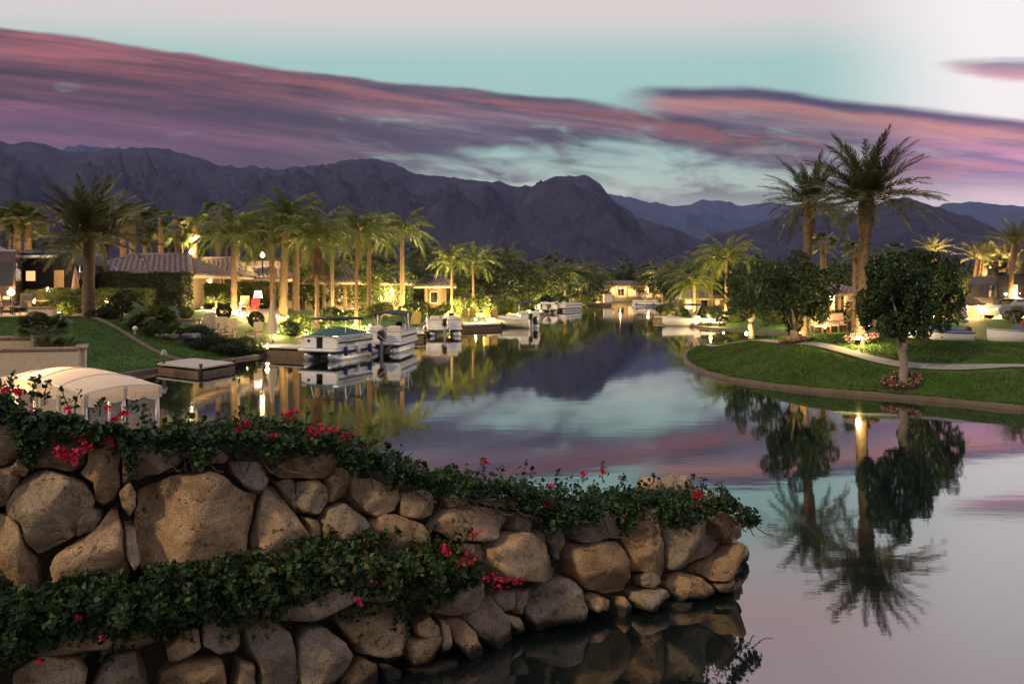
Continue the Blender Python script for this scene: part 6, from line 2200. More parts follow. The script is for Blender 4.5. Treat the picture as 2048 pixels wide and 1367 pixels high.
def runabout(label, loc, rz, L=5.2, W=2.0, cover=None, bimini=None, group=None, seat=True, canopy=None):
    """small V-hull boat, bow to +X"""
    root = thing('runabout_boat', label, 'boat', loc, rz, group)
    rows = []
    N = 15
    for i in range(N):
        t = i / (N - 1)
        x = -L / 2 + L * t
        b = W / 2 * (1 - max(0, (t - .45) / .55) ** 2.2) + .01
        sh = .62 + .22 * t ** 2
        kl = -.18 + .55 * max(0, (t - .72) / .28) ** 2
        rows.append([(x, -b, sh), (x, -b * .94, sh * .55), (x, -b * .75, .08 + kl * .3), (x, 0, kl), (x, b * .75, .08 + kl * .3), (x, b * .94, sh * .55), (x, b, sh)])
    h = MB().grid(rows)
    b0 = len(h.v)
    h.add(rows[0], [tuple(range(7))])
    h.build('hull', M_white, root, True)
    rr = MB()
    for s in (0, 6):
        rr.tube([Vector(r[s]) + Vector((0, 0, .01)) for r in rows], .035, 6)
    rr.build('rub_rail', M_grey, root)
    dk = MB()
    dk.grid([[(r[0][0], r[0][1] * .97, r[0][2] - .02), (r[0][0], 0, r[0][2] + .05), (r[6][0], r[6][1] * .97, r[6][2] - .02)] for r in rows[8:]])
    dk.build('foredeck', M_white, root, True)
    MB().grid([[(r[0][0], r[0][1] * .9, .3), (r[0][0], r[6][1] * .9, .3)] for r in rows[:9]]).build('cockpit_floor', M_vinyl, root)
    if cover is not None:
        rw = []
        for i, r in enumerate(rows[:13]):
            u = i / 12
            p = .22 * math.sin(PI * min(1, u * 1.05)) ** .6 + .04 * math.sin(i * 2.1)
            rw.append([(r[0][0], r[0][1] * 1.03 * y, r[0][2] + .03 + p * (1 - abs(y) ** 1.7) - (.10 if abs(y) > .99 else 0)) for y in (-1, -.98, -.5, 0, .5, .98, 1)])
        MB().grid(rw).build('boat_cover', cover, root, True)
    else:
        wd = MB()
        wd.add([(L * .06, -W * .40, .68), (L * .06, W * .40, .68), (-L * .02, W * .36, 1.08), (-L * .02, -W * .36, 1.08)], [(0, 1, 2, 3)])
        wd.build('windshield', M_glass, root)
        for s in (-1, 1):
            MB().box((-L * .16, s * W * .22, .62), (.55, .55, .5), bev=.08).build('seat', M_vinyl, root)
    if bimini is not None:
        for s in (-1, 1):
            fr = MB()
            for dx in (-.5, .5):
                fr.tube([(-L * .1, s * W * .46, .7), (-L * .1 + dx, s * W * .42, 1.75)], .02, 6)
            fr.build('bimini_frame', M_alu, root)
        rw = [[(-L * .1 + x, y * W * .45, 1.78 + .1 * (1 - y * y)) for y in (-1, -.5, 0, .5, 1)] for x in (-.75, -.4, 0, .4, .75)]
        MB().grid(rw).grid([[(a, b, c - .05) for a, b, c in r] for r in rw][::-1]).build('bimini_canopy', bimini, root, True)
    MB().box((-L / 2 - .18, 0, .62), (.34, .34, .6), bev=.08).build('motor', M_black, root)
    return root


runabout('pale runabout boat with pointed bow, right of the yellow chairs', (X(1020, 61), 61, 0), R(150), 4.4, 1.9, cover=M_vinyl, group=GB)
runabout('white runabout with black bimini on the right bank, mirrored in the water', (X(1376, 62.5), 62.5, 0), R(172), 4.2, 1.8, bimini=M_bimini, group='boats on the right bank')
runabout('white boat under a blue cover behind the round trees', (X(1868, 44), 44, 0), R(186), 3.9, 1.7, cover=M_navy, group='boats on the right bank')
rb = runabout('white launch with blue canopy cut by the right picture edge', (X(2046, 43.5), 43.5, 0), R(187), 4.6, 1.8, bimini=M_navy, group='boats on the right bank')
MB().box((-.8, 0, .95), (.9, 1.3, .6), bev=.05).build('cabin_seat', M_red, rb)

# electric launch with scalloped canopy, close on the left
lp = thing('canopy_launch', 'ivory canopied launch with scalloped valance and clear curtains behind the wall', 'boat', (-6.52, 11.45, 0), math.atan2(.54, -.84))
LX, LY, ZV = 2.95, 1.25, 1.56      # canopy runs from the near corner: +X to the left rear, -Y to the right rear


def cano(u, v):
    return (u * LX, -v * LY, ZV + .15 * math.sin(PI * v) ** .8 * (.35 + .65 * math.sin(PI * min(1, max(0, u))) ** .7) + .09 * math.sin(PI * u) + .05 * u + .012 * math.sin(u * 37.7) * math.sin(PI * v))


MB().grid([[cano(u, v) for v in np.linspace(0, 1, 13)] for u in np.linspace(0, 1, 25)]).build('canopy_top', M_canvas, lp, True)
for u in (.01, .25, .5, .75, .99):
    MB().tube([Vector(cano(u, v)) + Vector((0, 0, .004)) for v in np.linspace(0, 1, 13)], .011, 5).build('seam', M_vinyl, lp)
vl = MB()


def valance(p_of, n, scal):
    top, bot = [], []
    for i in range(n * 10 + 1):
        t = i / (n * 10)
        p = Vector(p_of(t))
        top.append(p + Vector((0, 0, .004)))
        bot.append(p - Vector((0, 0, .17 + .055 * abs(math.sin(PI * t * n)))))
    vl.grid([top, bot])


valance(lambda t: (t * LX, .012, cano(t, 0)[2]), 8, 0)
valance(lambda t: (-.012, -t * LY, cano(0, t)[2]), 4, 0)
valance(lambda t: (t * LX, -LY - .012, cano(t, 1)[2]), 8, 0)
valance(lambda t: (LX + .012, -t * LY, cano(1, t)[2]), 4, 0)
vl.build('valance', M_canvas, lp, True)
for u, v in [(0.01, .02), (.25, .02), (.5, .02), (.75, .02), (.98, .02), (.01, .5), (.01, .96), (.5, .96), (.98, .96), (.98, .5)]:
    x_, y_, z_ = cano(u, v)
    MB().tube([(x_, y_, .55), (x_, y_, z_ - .02)], .028, 8).build('post', M_alu, lp, True)
M_clear, _g, _b = mat_new('clear curtain')
_b.inputs['Base Color'].default_value = (.55, .48, .40, 1)
_b.inputs['Roughness'].default_value = .25
_b.inputs['Alpha'].default_value = .42
for (a, b) in (((0, 0), (.24, 0)), ((.26, 0), (.49, 0)), ((.51, 0), (.74, 0)), ((.76, 0), (.97, 0)), ((0, .06), (0, .46)), ((0, .54), (0, .94))):
    pa, pb = cano(a[0], a[1]), cano(b[0], b[1])
    rows = []
    for z in (.62, 1.0, 1.4, ZV - .06):
        r_ = []
        for k in range(9):
            t = k / 8
            off = .015 * math.sin(k * 2.4)
            r_.append((pa[0] + (pb[0] - pa[0]) * t + (off if a[0] == b[0] else 0), pa[1] + (pb[1] - pa[1]) * t + (off if a[1] == b[1] else 0), z))
        rows.append(r_)
    MB().grid(rows).build('clear_curtain', M_clear, lp, True)
for u in (.0, .25, .5, .75):
    x_, y_, z_ = cano(u, 0)
    rows = [[(x_ + dx + .02 * math.sin(dx * 90), .02 + .02 * math.cos(dx * 110), z) for dx in np.linspace(-.05, .07, 9)] for z in (.62, 1.1, ZV - .05)]
    MB().grid(rows).build('gathered_curtain', M_canvas, lp, True)
hr_ = []
for i in range(15):
    t = i / 14
    x_ = -.75 + (LX + 1.6) * t
    b_ = (LY / 2 + .18) * (1 - max(0, (t - .5) / .5) ** 2.4) * (1 - .15 * max(0, (.2 - t) / .2)) + .02
    s_ = .62 + .12 * t * t
    hr_.append([(x_, -LY / 2 - b_, s_), (x_, -LY / 2 - b_ * .95, .3), (x_, -LY / 2 - b_ * .7, -.1), (x_, -LY / 2, -.25), (x_, -LY / 2 + b_ * .7, -.1), (x_, -LY / 2 + b_ * .95, .3), (x_, -LY / 2 + b_, s_)])
hm = MB().grid(hr_)
hm.add(hr_[0], [tuple(range(7))])
hm.build('hull', M_white, lp, True)
MB().grid([[(r[0][0], r[0][1], r[0][2] - .01), (r[6][0], r[6][1], r[6][2] - .01)] for r in hr_[11:]]).build('foredeck', M_white, lp)
MB().box((LX * .5, -LY + .25, .6), (LX * .8, .4, .35), bev=.06).build('bench', M_vinyl, lp)
MB().lathe([(.05, 0), (.09, .05), (.09, .16), (.05, .2)], 12, (LX * .62, -.5, ZV - .22)).build('added_lamp', M_lamp, lp)  # lamp added inside, in place of an unseen one outside to the left
ld = bpy.data.lights.new('added_light', 'POINT')
ld.energy, ld.color, ld.shadow_soft_size = 170, (1, .62, .27), .08
lo_ = link('added_light', ld, lp, (LX * .66, -.22, ZV - .42))


# ------------------------------------------------------------------ docks
def dock(label, corners, z=.30, group='docks'):
    """planked floating dock; corners in order around (x, y)"""
    c = Vector((sum(p[0] for p in corners) / 4, sum(p[1] for p in corners) / 4, 0))
    A, B, C_, D_ = [Vector((p[0] - c.x, p[1] - c.y, 0)) for p in corners]
    root = thing('dock', label, 'dock', c, 0, group)
    fs = MB()
    cs = [A, B, C_, D_]
    for i in range(4):
        p, q = cs[i], cs[(i + 1) % 4]
        d = (q - p)
        m = (p + q) / 2
        fs.box((m.x, m.y, z / 2 - .12), (d.length - .16, .12, z - .06), rz=math.atan2(d.y, d.x))
    fs.build('fascia_board', M_wood, root)
    n = max(4, int((B - A).length / .24))
    for k in range(n):
        a0, a1 = A.lerp(B, (k + .03) / n), A.lerp(B, (k + .97) / n)
        d0, d1 = D_.lerp(C_, (k + .03) / n), D_.lerp(C_, (k + .97) / n)
        zz = z + random.uniform(-.004, .004)
        V = [(p.x, p.y, zz - .06) for p in (a0, a1, d1, d0)] + [(p.x, p.y, zz) for p in (a0, a1, d1, d0)]
        MB().add(V, [(3, 2, 1, 0), (4, 5, 6, 7), (0, 1, 5, 4), (1, 2, 6, 5), (2, 3, 7, 6), (3, 0, 4, 7)]).build('plank', M_deckw, root)
    for p in (A, B, C_, D_):
        q = p * .97
        MB().lathe([(.05, -.8), (.05, z + .05), (.075, z + .06), (.075, z + .12), (.02, z + .14)], 10, (q.x, q.y, 0)).build('bollard', M_wood, root, True)
    return root


dock('pale planked dock jutting from the left lawn, nothing moored at it', [(X(312, 28.9), 28.9), (X(402, 27.2), 27.2), (X(470, 29.2), 29.2), (X(385, 31.0), 31.0)])
dock('dock with a lamp beside the green covered boat', [(X(520, 35.2), 35.2), (X(612, 34.0), 34.0), (X(622, 36.0), 36.0), (X(545, 37.4), 37.4)], .45)
dock('low dock behind the third pontoon boat with yellow chairs', [(X(924, 56), 56), (X(1004, 58.2), 58.2), (X(1000, 62), 62), (X(920, 59.5), 59.5)], .4)
dock('narrow dock between the two end-on pontoon boats', [(X(822, 46), 46), (X(850, 46), 46), (X(852, 52), 52), (X(826, 52), 52)], .4)
dock('far dock carrying a pale storage box', [(X(1180, 132), 132), (X(1222, 132), 132), (X(1222, 137), 137), (X(1180, 137), 137)], .5)
dock('narrow dark dock on the right bank, left of the runabout', [(X(1306, 72), 72), (X(1336, 70), 70), (X(1342, 73), 73), (X(1312, 75), 75)], .4)
dock('lamp-lit dock right of the white runabout', [(X(1400, 61), 61), (X(1440, 59.5), 59.5), (X(1450, 61.5), 61.5), (X(1412, 63), 63)], .4)
bx_ = thing('dock_box', 'pale storage box on the far dock', 'box', (X(1216, 133.5), 133.5, .5))
MB().box((0, 0, .75), (1.6, 1.2, 1.4), bev=.1).build('box_body', M_vinyl, bx_)
MB().box((0, 0, 1.50), (1.7, 1.3, .12), bev=.04).build('lid', M_white, bx_)


# ------------------------------------------------------------------ walls, edging and furniture of the left garden
def planter(label, pts, zb, zt, t=.25, cap=True, name='planter_wall', mat=M_stucco_l):
    root = thing(name, label, 'planter', (pts[0][0], pts[0][1], zb))
    o = Vector((pts[0][0], pts[0][1]))
    for i in range(len(pts) - 1):
        a, b = Vector(pts[i]) - o, Vector(pts[i + 1]) - o
        d = b - a
        m = (a + b) / 2
        rz_ = math.atan2(d.y, d.x)
        MB().box((m.x, m.y, (zt - zb) / 2 - .2), (d.length + (0 if i == 0 else -t), t, zt - zb + .4), rz=rz_).build('wall_panel', mat, root)
        k = max(1, int(d.length / .5))
        for j in range(k):
            q = a + d * ((j + .5) / k)
            MB().box((q.x, q.y, zt - zb + .045), (d.length / k - .015, t + .12, .09), rz=rz_, bev=.015).build('cap_stone', M_cap, root)
    return root


planter('cream stucco planter wall with brick cap beside the lawn', [(X(-60, 23.6), 23.6), (X(160, 24.2), 24.2), (X(166, 25.6), 25.6)], .45, Zp(699, 24.2))
planter('inner stucco planter wall behind the young fan palm', [(X(-60, 25.2), 25.2), (X(64, 25.6), 25.6)], .7, Zp(677, 25.6))
planter('short brick capped wall end right of the young fan palm', [(X(98, 25.9), 25.9), (X(130, 26.0), 26.0)], .7, Zp(690, 26.0))
planter('stucco terrace planter under the lollipop topiary', [(X(335, 39.2), 39.2), (X(395, 38.8), 38.8), (X(398, 40.5), 40.5)], gz(X(360, 39), 39) - .1, Zp(641, 39))
planter('low stucco wall in front of the terrace chairs', [(X(405, 38.2), 38.2), (X(470, 38.4), 38.4)], gz(X(430, 38), 38) - .2, Zp(652, 38.3))
planter('low wall ringing the patio behind the motorcoach hedge', [(X(60, 37.4), 37.4), (X(110, 37.2), 37.2)], gz(X(85, 37.3), 37.3), Zp(617, 37.3), .3)
planter('stone seat wall behind the palms on the right bank patio', [(X(1620, 52), 52), (X(1760, 51), 51)], .4, Zp(644, 51.5), .4, mat=M_stonewall)
planter('long low wall on the right bank lawn behind the blue covered boat', [(X(1750, 47.2), 47.2), (X(1800, 48.2), 48.2)], .2, Zp(668, 48), .3, mat=M_stonewall)

kerb('lawn_edging', dense(chaikin([(X(150, 37.6), 37.6), (X(215, 35.2), 35.2), (X(262, 33.6), 33.6), (X(320, 31.8), 31.8), (X(380, 31.0), 31.0), (X(440, 30.9), 30.9)], 2, False)), .22, .09, lambda x, y: gz(x, y))
pd = MB()
rows = []
for i, px in enumerate(np.linspace(-60, 112, 16)):
    rows.append([(X(px, D), D, gz(X(px, D), D) + .03) for D in (36.2, 37.5, 39, 41, 44)])
tag(MB().grid(rows).build('patio', mat_plain('tan paving', (.36, .29, .22), .85, var=.15)), kind='structure')
rows = []
for px in np.linspace(400, 560, 16):
    rows.append([(X(px, D), D, gz(X(px, D), D) + .03) for D in (44.6, 46, 48, 50, 52)])
tag(MB().grid(rows).build('pergola_terrace', MATS['tan paving']), kind='structure')


def chair(label, loc, rz, fabric=M_chair, frame=M_wood, sc=1.0, group=None):
    root = thing('patio_chair', label, 'chair', loc, rz, group, sc)
    MB().box((0, 0, .43), (.54, .54, .07), bev=.02).build('seat', fabric, root)
    MB().box((-.29, 0, .78), (.06, .54, .66), ry=R(-10), bev=.02).build('backrest', fabric, root)
    for sx in (-1, 1):
        for sy in (-1, 1):
            MB().tube([(sx * .24, sy * .26, 0), (sx * .24, sy * .26, .42)], .022, 6).build('leg', frame, root)
    for sy in (-1, 1):
        MB().tube([(-.28, sy * .29, .66), (.26, sy * .29, .64), (.26, sy * .27, .42)], .022, 6).build('armrest', frame, root)
    return root


def chair_px(label, px, D, rz, fabric=M_chair, group=None, sc=1.0, z=None):
    x = X(px, D)
    return chair(label, (x, D, gz(x, D) + .03 if z is None else z), R(rz), fabric, M_wood, sc, group)


chair_px('curved back patio chair beside the left motorcoach', 46, 37.6, 150, M_stucco, 'patio chairs by the left motorcoach')
chair_px('patio chair at the very left edge', 14, 38.2, 30, M_stucco, 'patio chairs by the left motorcoach')
GT = 'terrace chairs above the near dock'
for i, (px, D, rz, lb) in enumerate([(422, 37.4, -60, 'tan sling chair at the left of the terrace row'), (440, 37.1, -80, 'tan sling chair second in the terrace row'), (458, 37.0, -95, 'tan sling chair third in the terrace row, beside the ball topiary'), (508, 37.6, -110, 'single tan sling chair by the folded parasol')]):
    chair_px(lb, px, D, rz, M_chair, GT, 1.05)
chair_px('red cushioned armchair under the lit pergola', 506, 45.6, -100, M_red)
chair_px('tan wicker armchair left of the red one', 488, 45.8, -80, M_chair)
GY = 'yellow chairs on the low dock'
for i, (px, D, lb) in enumerate([(930, 59.5, 'first yellowish chair on the low dock, by the third pontoon boat'), (945, 59.8, 'second yellowish chair on the low dock'), (972, 60.5, 'third yellowish chair on the low dock'), (988, 60.8, 'last yellowish chair on the low dock, next to the runabout')]):
    chair_px(lb, px, D, -90, M_ychair, GY, .95, .40)
chair_px('yellowish chair between the second and third pontoon boats', 832, 49, -90, M_ychair, None, 1.1, .40)
GP = 'dark chairs on the right bank patio'
for i, px in enumerate((1634, 1650, 1666, 1682)):
    chair_px('dark patio chair %s from the left in the row behind the palms' % ORD(i + 1), px, 50.2, -92, M_stucco, GP, 1.1)

# round patio table and folded parasol
tb = thing('patio_table', 'glass topped patio table beside the left motorcoach chairs', 'table', (X(72, 37.9), 37.9, gz(X(72, 37.9), 37.9) + .03))
MB().lathe([(.62, .70), (.64, .72), (.64, .74), (.60, .75)], 24).build('table_top', M_stucco_l, tb, True)
MB().tube([(0, 0, .02), (0, 0, .70)], .05, 8).build('pedestal', M_wood, tb)
MB().lathe([(.3, 0), (.3, .03), (.06, .06)], 14).build('base', M_wood, tb)


def parasol(label, px, D, ztop_y, mat, zb=None, h=None):
    x = X(px, D)
    z = gz(x, D) if zb is None else zb
    h = Zp(ztop_y, D) - z
    root = thing('folded_parasol', label, 'parasol', (x, D, z))
    MB().tube([(0, 0, 0), (0, 0, h)], .025, 8).build('pole', M_wood, root)
    prof = []
    V, Fc, n = [], [], 20
    zs = np.linspace(h * .28, h - .05, 12)
    for i, zz in enumerate(zs):
        t = i / 11
        rr = .20 * (1 - t) ** .75 + .035
        for k in range(n):
            a = 2 * PI * k / n
            q = rr * (1 + .22 * math.cos(a * 8 + t))
            V.append((q * math.cos(a), q * math.sin(a), zz))
    for i in range(11):
        for k in range(n):
            j = (k + 1) % n
            Fc.append((i * n + k, i * n + j, (i + 1) * n + j, (i + 1) * n + k))
    Fc.append(tuple(11 * n + k for k in range(n)))
    link('closed_canopy', np_mesh('closed_canopy', V, Fc, mat, True), root)
    MB().lathe([(.28, 0), (.28, .06), (.06, .12)], 14).build('base', M_conc, root)
    MB().lathe([(.03, h - .02), (.04, h + .03), (.01, h + .08)], 8).build('finial', M_wood, root)
    return root


parasol('tall folded cream parasol standing between the topiary and the near boats', 544, 37.8, 596, M_canvas)
parasol('folded dark parasol beside the left motorcoach door', 151, 42, 536, M_cap)
parasol('folded pale parasol at the thatched hut', 1929, 51.5, 615, M_grey)

# flagpole with a yellow flag by the right canal
fp = thing('flag_pole', 'thin yellow pole with a small limp yellow flag on the right canal edge', 'flag', (X(1935, 45.2), 45.2, gz(X(1935, 45.6), 45.6)))
zt_ = Zp(645, 45.2) - fp.location.z
MB().tube([(0, 0, -.1), (0, 0, zt_)], .022, 8).build('pole', M_yellow, fp)
MB().grid([[(.02 + .20 * u + .01, .05 * math.sin(u * 6 + v * 3), zt_ - .05 - .40 * v - .18 * u) for u in np.linspace(0, 1, 7)] for v in np.linspace(0, 1, 5)]).build('flag', M_yellow, fp, True)

# stone lantern and garden urn
for lb, px, D, zz in (('small white globe ornament on the wall beside the big date palm', 196, 37.4, None), ('white rock-like urn at the lawn edging', 270, 34.2, None)):
    x = X(px, D)
    u_ = thing('garden_ornament', lb, 'ornament', (x, D, gz(x, D)), 0, None, .6)
    MB().lathe([(.10, 0), (.12, .05), (.07, .16), (.08, .32)], 12).build('foot', M_conc, u_, True)
    MB().lathe([(.06, .32), (.15, .40), (.18, .50), (.15, .60), (.05, .67)], 14).build('globe', M_white, u_, True)
db = thing('mooring_post', 'stubby grey bollard lamp at the corner of the empty dock', 'bollard', (X(328, 28.7), 28.7, .3))
MB().lathe([(.05, 0), (.05, .28), (.12, .30), (.12, .40), (.09, .42), (.10, .48), (.03, .54)], 12).build('post', M_grey, db, True)

# pond basin with bluish rim below the planters
pb = thing('pond_basin', 'small raised pond with pale stone rim below the stucco planters', 'pond', (X(352, 35.6), 35.6, gz(X(352, 35.6), 35.6)))
for k in range(14):
    a = 2 * PI * k / 14
    MB().box((math.cos(a) * 1.05, math.sin(a) * .6, .12), (.42, .26, .26), rz=a + PI / 2, bev=.06).build('rim_stone', M_conc, pb)
MB().prism([(math.cos(a) * .95, math.sin(a) * .52) for a in np.linspace(0, 2 * PI, 20)[:-1]], .0, .16).build('pond_water', M_water, pb)

# table lamp and bright cushions glowing under the pergola
tl = thing('lamp_table', 'side table with a pale shaded lamp under the pergola', 'lamp', (X(516, 47), 47, gz(X(516, 47), 47) + .03))
MB().lathe([(.25, 0), (.05, .04), (.05, .55), (.34, .57), (.34, .61)], 14).build('side_table', M_wood, tl, True)
MB().lathe([(.08, .61), (.10, .75), (.04, .90), (.04, .98)], 12).build('lamp_base', M_conc, tl, True)
MB().lathe([(.27, .98), (.20, 1.42)], 16).build('lamp_shade', M_lampw, tl, True)


# ------------------------------------------------------------------ lamps
LIGHTS = []


def lamp(label, px, D, kind='uplight', py=None, power=30, col=(1, .68, .30), x=None, dz=.0, group=None, aim=None, size=.07):
    """uplight: low spiky garden spot; post: short path lamp; wall: lantern on a bracket"""
    xx = X(px, D)
    g0 = gz(xx, D)
    z = g0 + .06 if py is None else Zp(py, D)
    nm = {'uplight': 'garden_spotlight', 'post': 'path_light', 'wall': 'wall_lantern', 'pole': 'lamp_post'}[kind]
    root = thing(nm, label, 'light', (xx, D, g0 if kind in ('uplight', 'post', 'pole') and z > g0 - .1 else z), 0, group)
    zo = z - root.location.z
    if kind == 'uplight':
        MB().lathe([(.03, -.1), (.03, .04), (.075, .05), (.085, .16), (.07, .165)], 10).build('housing', M_black, root)
        MB().lathe([(.066, .150), (.066, .172), (.03, .185)], 10).build('lens', M_lamp, root)
        lz = .30
    elif kind in ('post', 'pole'):
        hh = max(zo, .35)
        MB().tube([(0, 0, -.1), (0, 0, hh)], .03 if kind == 'post' else .05, 8).build('post', M_black, root)
        b = .09 if kind == 'post' else .16
        MB().lathe([(b * .5, hh), (b, hh + b * .5), (b, hh + b * 1.3), (b * .4, hh + b * 1.8)], 12).build('globe', M_lamp, root, True)
        MB().lathe([(b * 1.3, hh + b * 1.85), (b * .3, hh + b * 2.5)], 12).build('cap', M_black, root)
        lz = hh + b * 3.6
    else:
        MB().box((0, .1, 0), (.06, .2, .06)).build('bracket', M_black, root)
        MB().lathe([(.05, -.14), (.10, -.10), (.10, .10), (.04, .15)], 10).build('globe', M_lamp, root, True)
        MB().lathe([(.13, .152), (.03, .24)], 10).build('cap', M_black, root)
        lz = None
    ld = bpy.data.lights.new(nm, 'POINT')
    ld.energy = power * (4.0 if D < 48 else 6.5 if D < 60 else 14.0 if D < 125 else 9.0)
    ld.color = col
    ld.shadow_soft_size = size
    if lz is None:
        link('glow', ld, root, (0, -.25, -.05))
    else:
        link('glow', ld, root, (0, -.05, lz))
    return root


GLa = 'garden lights on the left bank'
WARM, YEL = (1, .56, .21), (1, .68, .25)
for lb, px, D, kd, py, pw, cl in [
    ('short lamp post glowing on the left motorcoach patio', 22, 39.4, 'pole', 590, 40, WARM),
    ('short lamp post beside the black coach behind the date palm', 96, 42.2, 'pole', 588, 34, WARM),
    ('path light washing the long olive hedge', 70, 40.2, 'post', 606, 40, YEL),
    ('path light beside the date palm trunk on the hedge side', 214, 40.2, 'post', 606, 34, YEL),
    ('added spotlight on the lawn in front of the pergola queen palm', 452, 42.2, 'uplight', None, 60, YEL),  # spots added in front of the palms to brighten their visible faces
    ('added spotlight between the folded parasol and the spiky palm', 556, 42.0, 'uplight', None, 90, YEL),
    ('added spotlight in front of the thick trunked queen palm', 600, 46.6, 'uplight', None, 110, YEL),
    ('added spotlight in the bed behind the green covered boat', 662, 45.0, 'uplight', None, 110, YEL),
    ('added spotlight in the bed behind the second pontoon boat', 740, 51.5, 'uplight', None, 120, YEL),
    ('added spotlight at the dark feather palm', 806, 60.5, 'uplight', None, 60, YEL),  # from here to the striped canopy boat: spots added to brighten the shore planting
    ('added spotlight in the shrubs beyond the low dock', 990, 68.5, 'uplight', None, 90, YEL),
    ('added spotlight left of the far striped canopy boat', 1086, 108, 'uplight', None, 140, YEL),
    ('added spotlight under the far palms beyond the striped canopy boat', 1134, 122, 'uplight', None, 140, YEL),
    ('spotlight under the orange palms behind the left motorcoach', 30, 55.5, 'uplight', None, 420, WARM),
    ('spotlight at the foot of the feather palm behind the big date palm', 150, 49.0, 'uplight', None, 300, WARM),
    ('hidden spotlight behind the first roof, left of the bronze trunk', 254, 58.5, 'uplight', None, 260, WARM),
    ('garden spotlight inside the yellow lit bush', 118, 37.6, 'uplight', None, 26, YEL),
    ('lamp on a pole above the second tile roof', 383, 57, 'pole', 508, 90, YEL),
    ('lamp on a pole between the grove palms', 525, 60, 'pole', 514, 80, YEL),
    ('lantern hanging under the pergola beam', 420, 52.6, 'wall', 561, 130, YEL),
    ('spotlight below the pygmy palm', 428, 45.3, 'uplight', None, 80, YEL),
    ('ground spotlight left of the pygmy palm', 404, 46.5, 'uplight', None, 70, YEL),
    ('spotlight at the foot of the peeling pergola palm', 478, 45.8, 'uplight', None, 110, YEL),
    ('spotlight below the ball topiary by the red chair', 494, 44.6, 'uplight', None, 70, YEL),
    ('post lamp on the dock left of the green covered boat', 535, 35.4, 'post', 696, 34, YEL),
    ('spotlight at the foot of the thick grove palms', 575, 47.4, 'uplight', None, 170, YEL),
    ('bright spotlight by the parasol terrace', 612, 44.5, 'uplight', None, 90, YEL),
    ('spotlight below the brownish dry palm', 646, 48.5, 'uplight', None, 120, YEL),
    ('spotlight in front of the cream house', 684, 55, 'uplight', None, 150, YEL),
    ('spotlight at the slender floodlit stem', 708, 50.2, 'uplight', None, 80, YEL),
    ('wall lantern of the house at the right end of the grove', 782, 68.2, 'wall', 582, 150, YEL),
    ('spotlight lighting the shrubs before the house at the grove end', 772, 62, 'uplight', None, 150, YEL),
    ('post lamp behind the second pontoon boat', 799, 46, 'post', 650, 40, YEL),
    ('spotlight in the shrubs between the grove end house and the pillared house', 836, 64, 'uplight', None, 130, YEL),
    ('spotlight by the small pillared house', 872, 66, 'uplight', None, 150, YEL),
    ('spotlight below the lit green palm', 898, 64.5, 'uplight', None, 150, YEL),
    ('post lamp on the low dock with yellow chairs', 951, 60.5, 'post', 641, 60, YEL),
    ('spotlight in the hedge right of the lit green palm', 938, 67, 'uplight', None, 170, YEL),
    ('spotlight behind the pale runabout', 968, 70, 'uplight', None, 170, YEL),
    ('spotlight among the palms beyond the runabout', 1012, 80, 'uplight', None, 200, YEL),
    ('spotlight in the dark trees left of the far boats', 1060, 95, 'uplight', None, 260, YEL),
    ('spotlight over the far striped canopy boat', 1110, 116, 'uplight', None, 320, YEL),
    ('brightest shoreline spotlight near the far lake end', 1158, 134, 'uplight', None, 420, YEL),
]:
    lamp(lb, px, D, kd, py, pw, cl, group=GLa)
GLb = 'garden lights on the right bank and lake end'
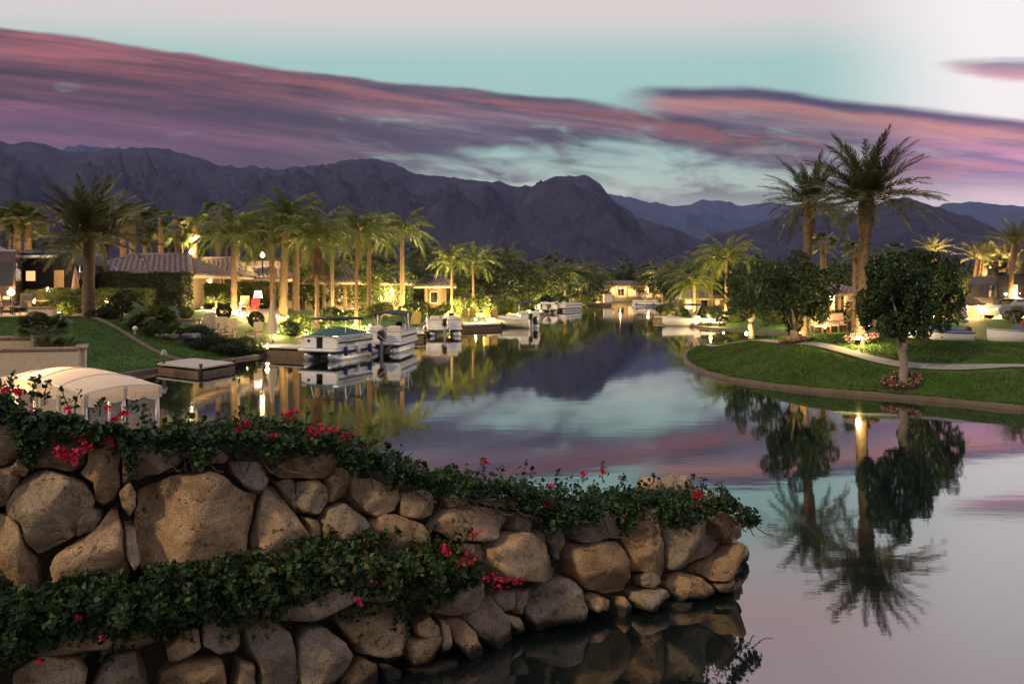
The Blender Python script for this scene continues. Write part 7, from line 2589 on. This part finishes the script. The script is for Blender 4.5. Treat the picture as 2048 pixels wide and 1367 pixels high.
for lb, px, D, kd, py, pw, cl in [
    ('added lantern beside the black motorcoach', 2036, 54.4, 'pole', 604, 60, WARM),  # lamp added to brighten the coach
    ('added shore spotlight in the trees right of the far houses', 1330, 108, 'uplight', None, 140, YEL),  # this spot and those down to the slimmer palm are added, brightening the trees
    ('added spotlight among the palms above the narrow dark dock', 1362, 88, 'uplight', None, 120, YEL),
    ('added spotlight behind the slimmer date palm by the far shrubs', 1590, 54.5, 'uplight', None, 60, YEL),
    ('spotlight at the far house left corner', 1190, 158, 'uplight', None, 420, WARM),
    ('wall lantern on the lit far house', 1240, 171.8, 'wall', 576, 120, WARM),
    ('wall lantern on the second far house', 1296, 167.8, 'wall', 578, 120, WARM),
    ('bright post lamp at the far right shore', 1296, 150, 'post', 584, 300, YEL),
    ('shore lamp left of the white runabout', 1338, 66.5, 'post', 638, 40, WARM),
    ('post lamp on the dock right of the runabout', 1421, 60.2, 'post', 642, 60, YEL),
    ('spotlight among the palms behind the runabout', 1404, 74, 'uplight', None, 190, YEL),
    ('spotlight at the feathery palm of the water bend', 1448, 70, 'uplight', None, 190, YEL),
    ('spotlight beside the small round tree at the peninsula tip', 1493, 40.6, 'post', 672, 26, YEL),
    ('spotlight behind the small round tree', 1528, 42.2, 'uplight', None, 60, YEL),
    ('spotlight at the foot of the slimmer date palm', 1600, 31.2, 'uplight', None, 55, YEL),
    ('spotlight at the foot of the tallest date palm', 1716, 26.2, 'uplight', None, 90, YEL),
    ('patio lamp in the row of dark chairs', 1650, 49.4, 'post', 656, 46, WARM),
    ('wall lantern of the dim house between the palms', 1662, 57.8, 'wall', 596, 110, WARM),
    ('spotlight left of the blue covered boat', 1836, 42.6, 'post', 682, 22, YEL),
    ('left wall lantern of the thatched hut', 1932, 54.2, 'wall', 612, 130, WARM),
    ('right wall lantern of the thatched hut', 1957, 54.2, 'wall', 612, 150, WARM),
    ('spotlight behind the largest round tree', 1858, 58.6, 'uplight', None, 900, WARM),
    ('spotlight at the first leaning golden palm', 1940, 57.2, 'uplight', None, 1500, WARM),
    ('spotlight at the second leaning golden palm', 1964, 58.8, 'uplight', None, 1500, WARM),
    ('spotlight at the bright trunk foot left of the tall leaning palm', 2002, 58.0, 'uplight', None, 1600, WARM),
    ('spotlight at the right edge palms', 2026, 58.4, 'uplight', None, 1600, WARM),
]:
    lamp(lb, px, D, kd, py, pw, cl, group=GLb)


# ------------------------------------------------------------------ evening haze over the valley
hv = MB().box((0, 2700, 334), (11000, 6200, 676))
haze = hv.build('haze', None)
haze.data.materials.clear()
mh = bpy.data.materials.new('evening haze')
mh.use_nodes = True
for n_ in list(mh.node_tree.nodes):
    mh.node_tree.nodes.remove(n_)
vp = mh.node_tree.nodes.new('ShaderNodeVolumePrincipled')
vp.inputs['Color'].default_value = (.50, .58, .98, 1)
vp.inputs['Density'].default_value = .000045
vp.inputs['Anisotropy'].default_value = .0
om = mh.node_tree.nodes.new('ShaderNodeOutputMaterial')
mh.node_tree.links.new(vp.outputs[0], om.inputs['Volume'])
haze.data.materials.append(mh)
tag(haze, 'thin bluish evening haze over the valley', None, None, 'stuff')
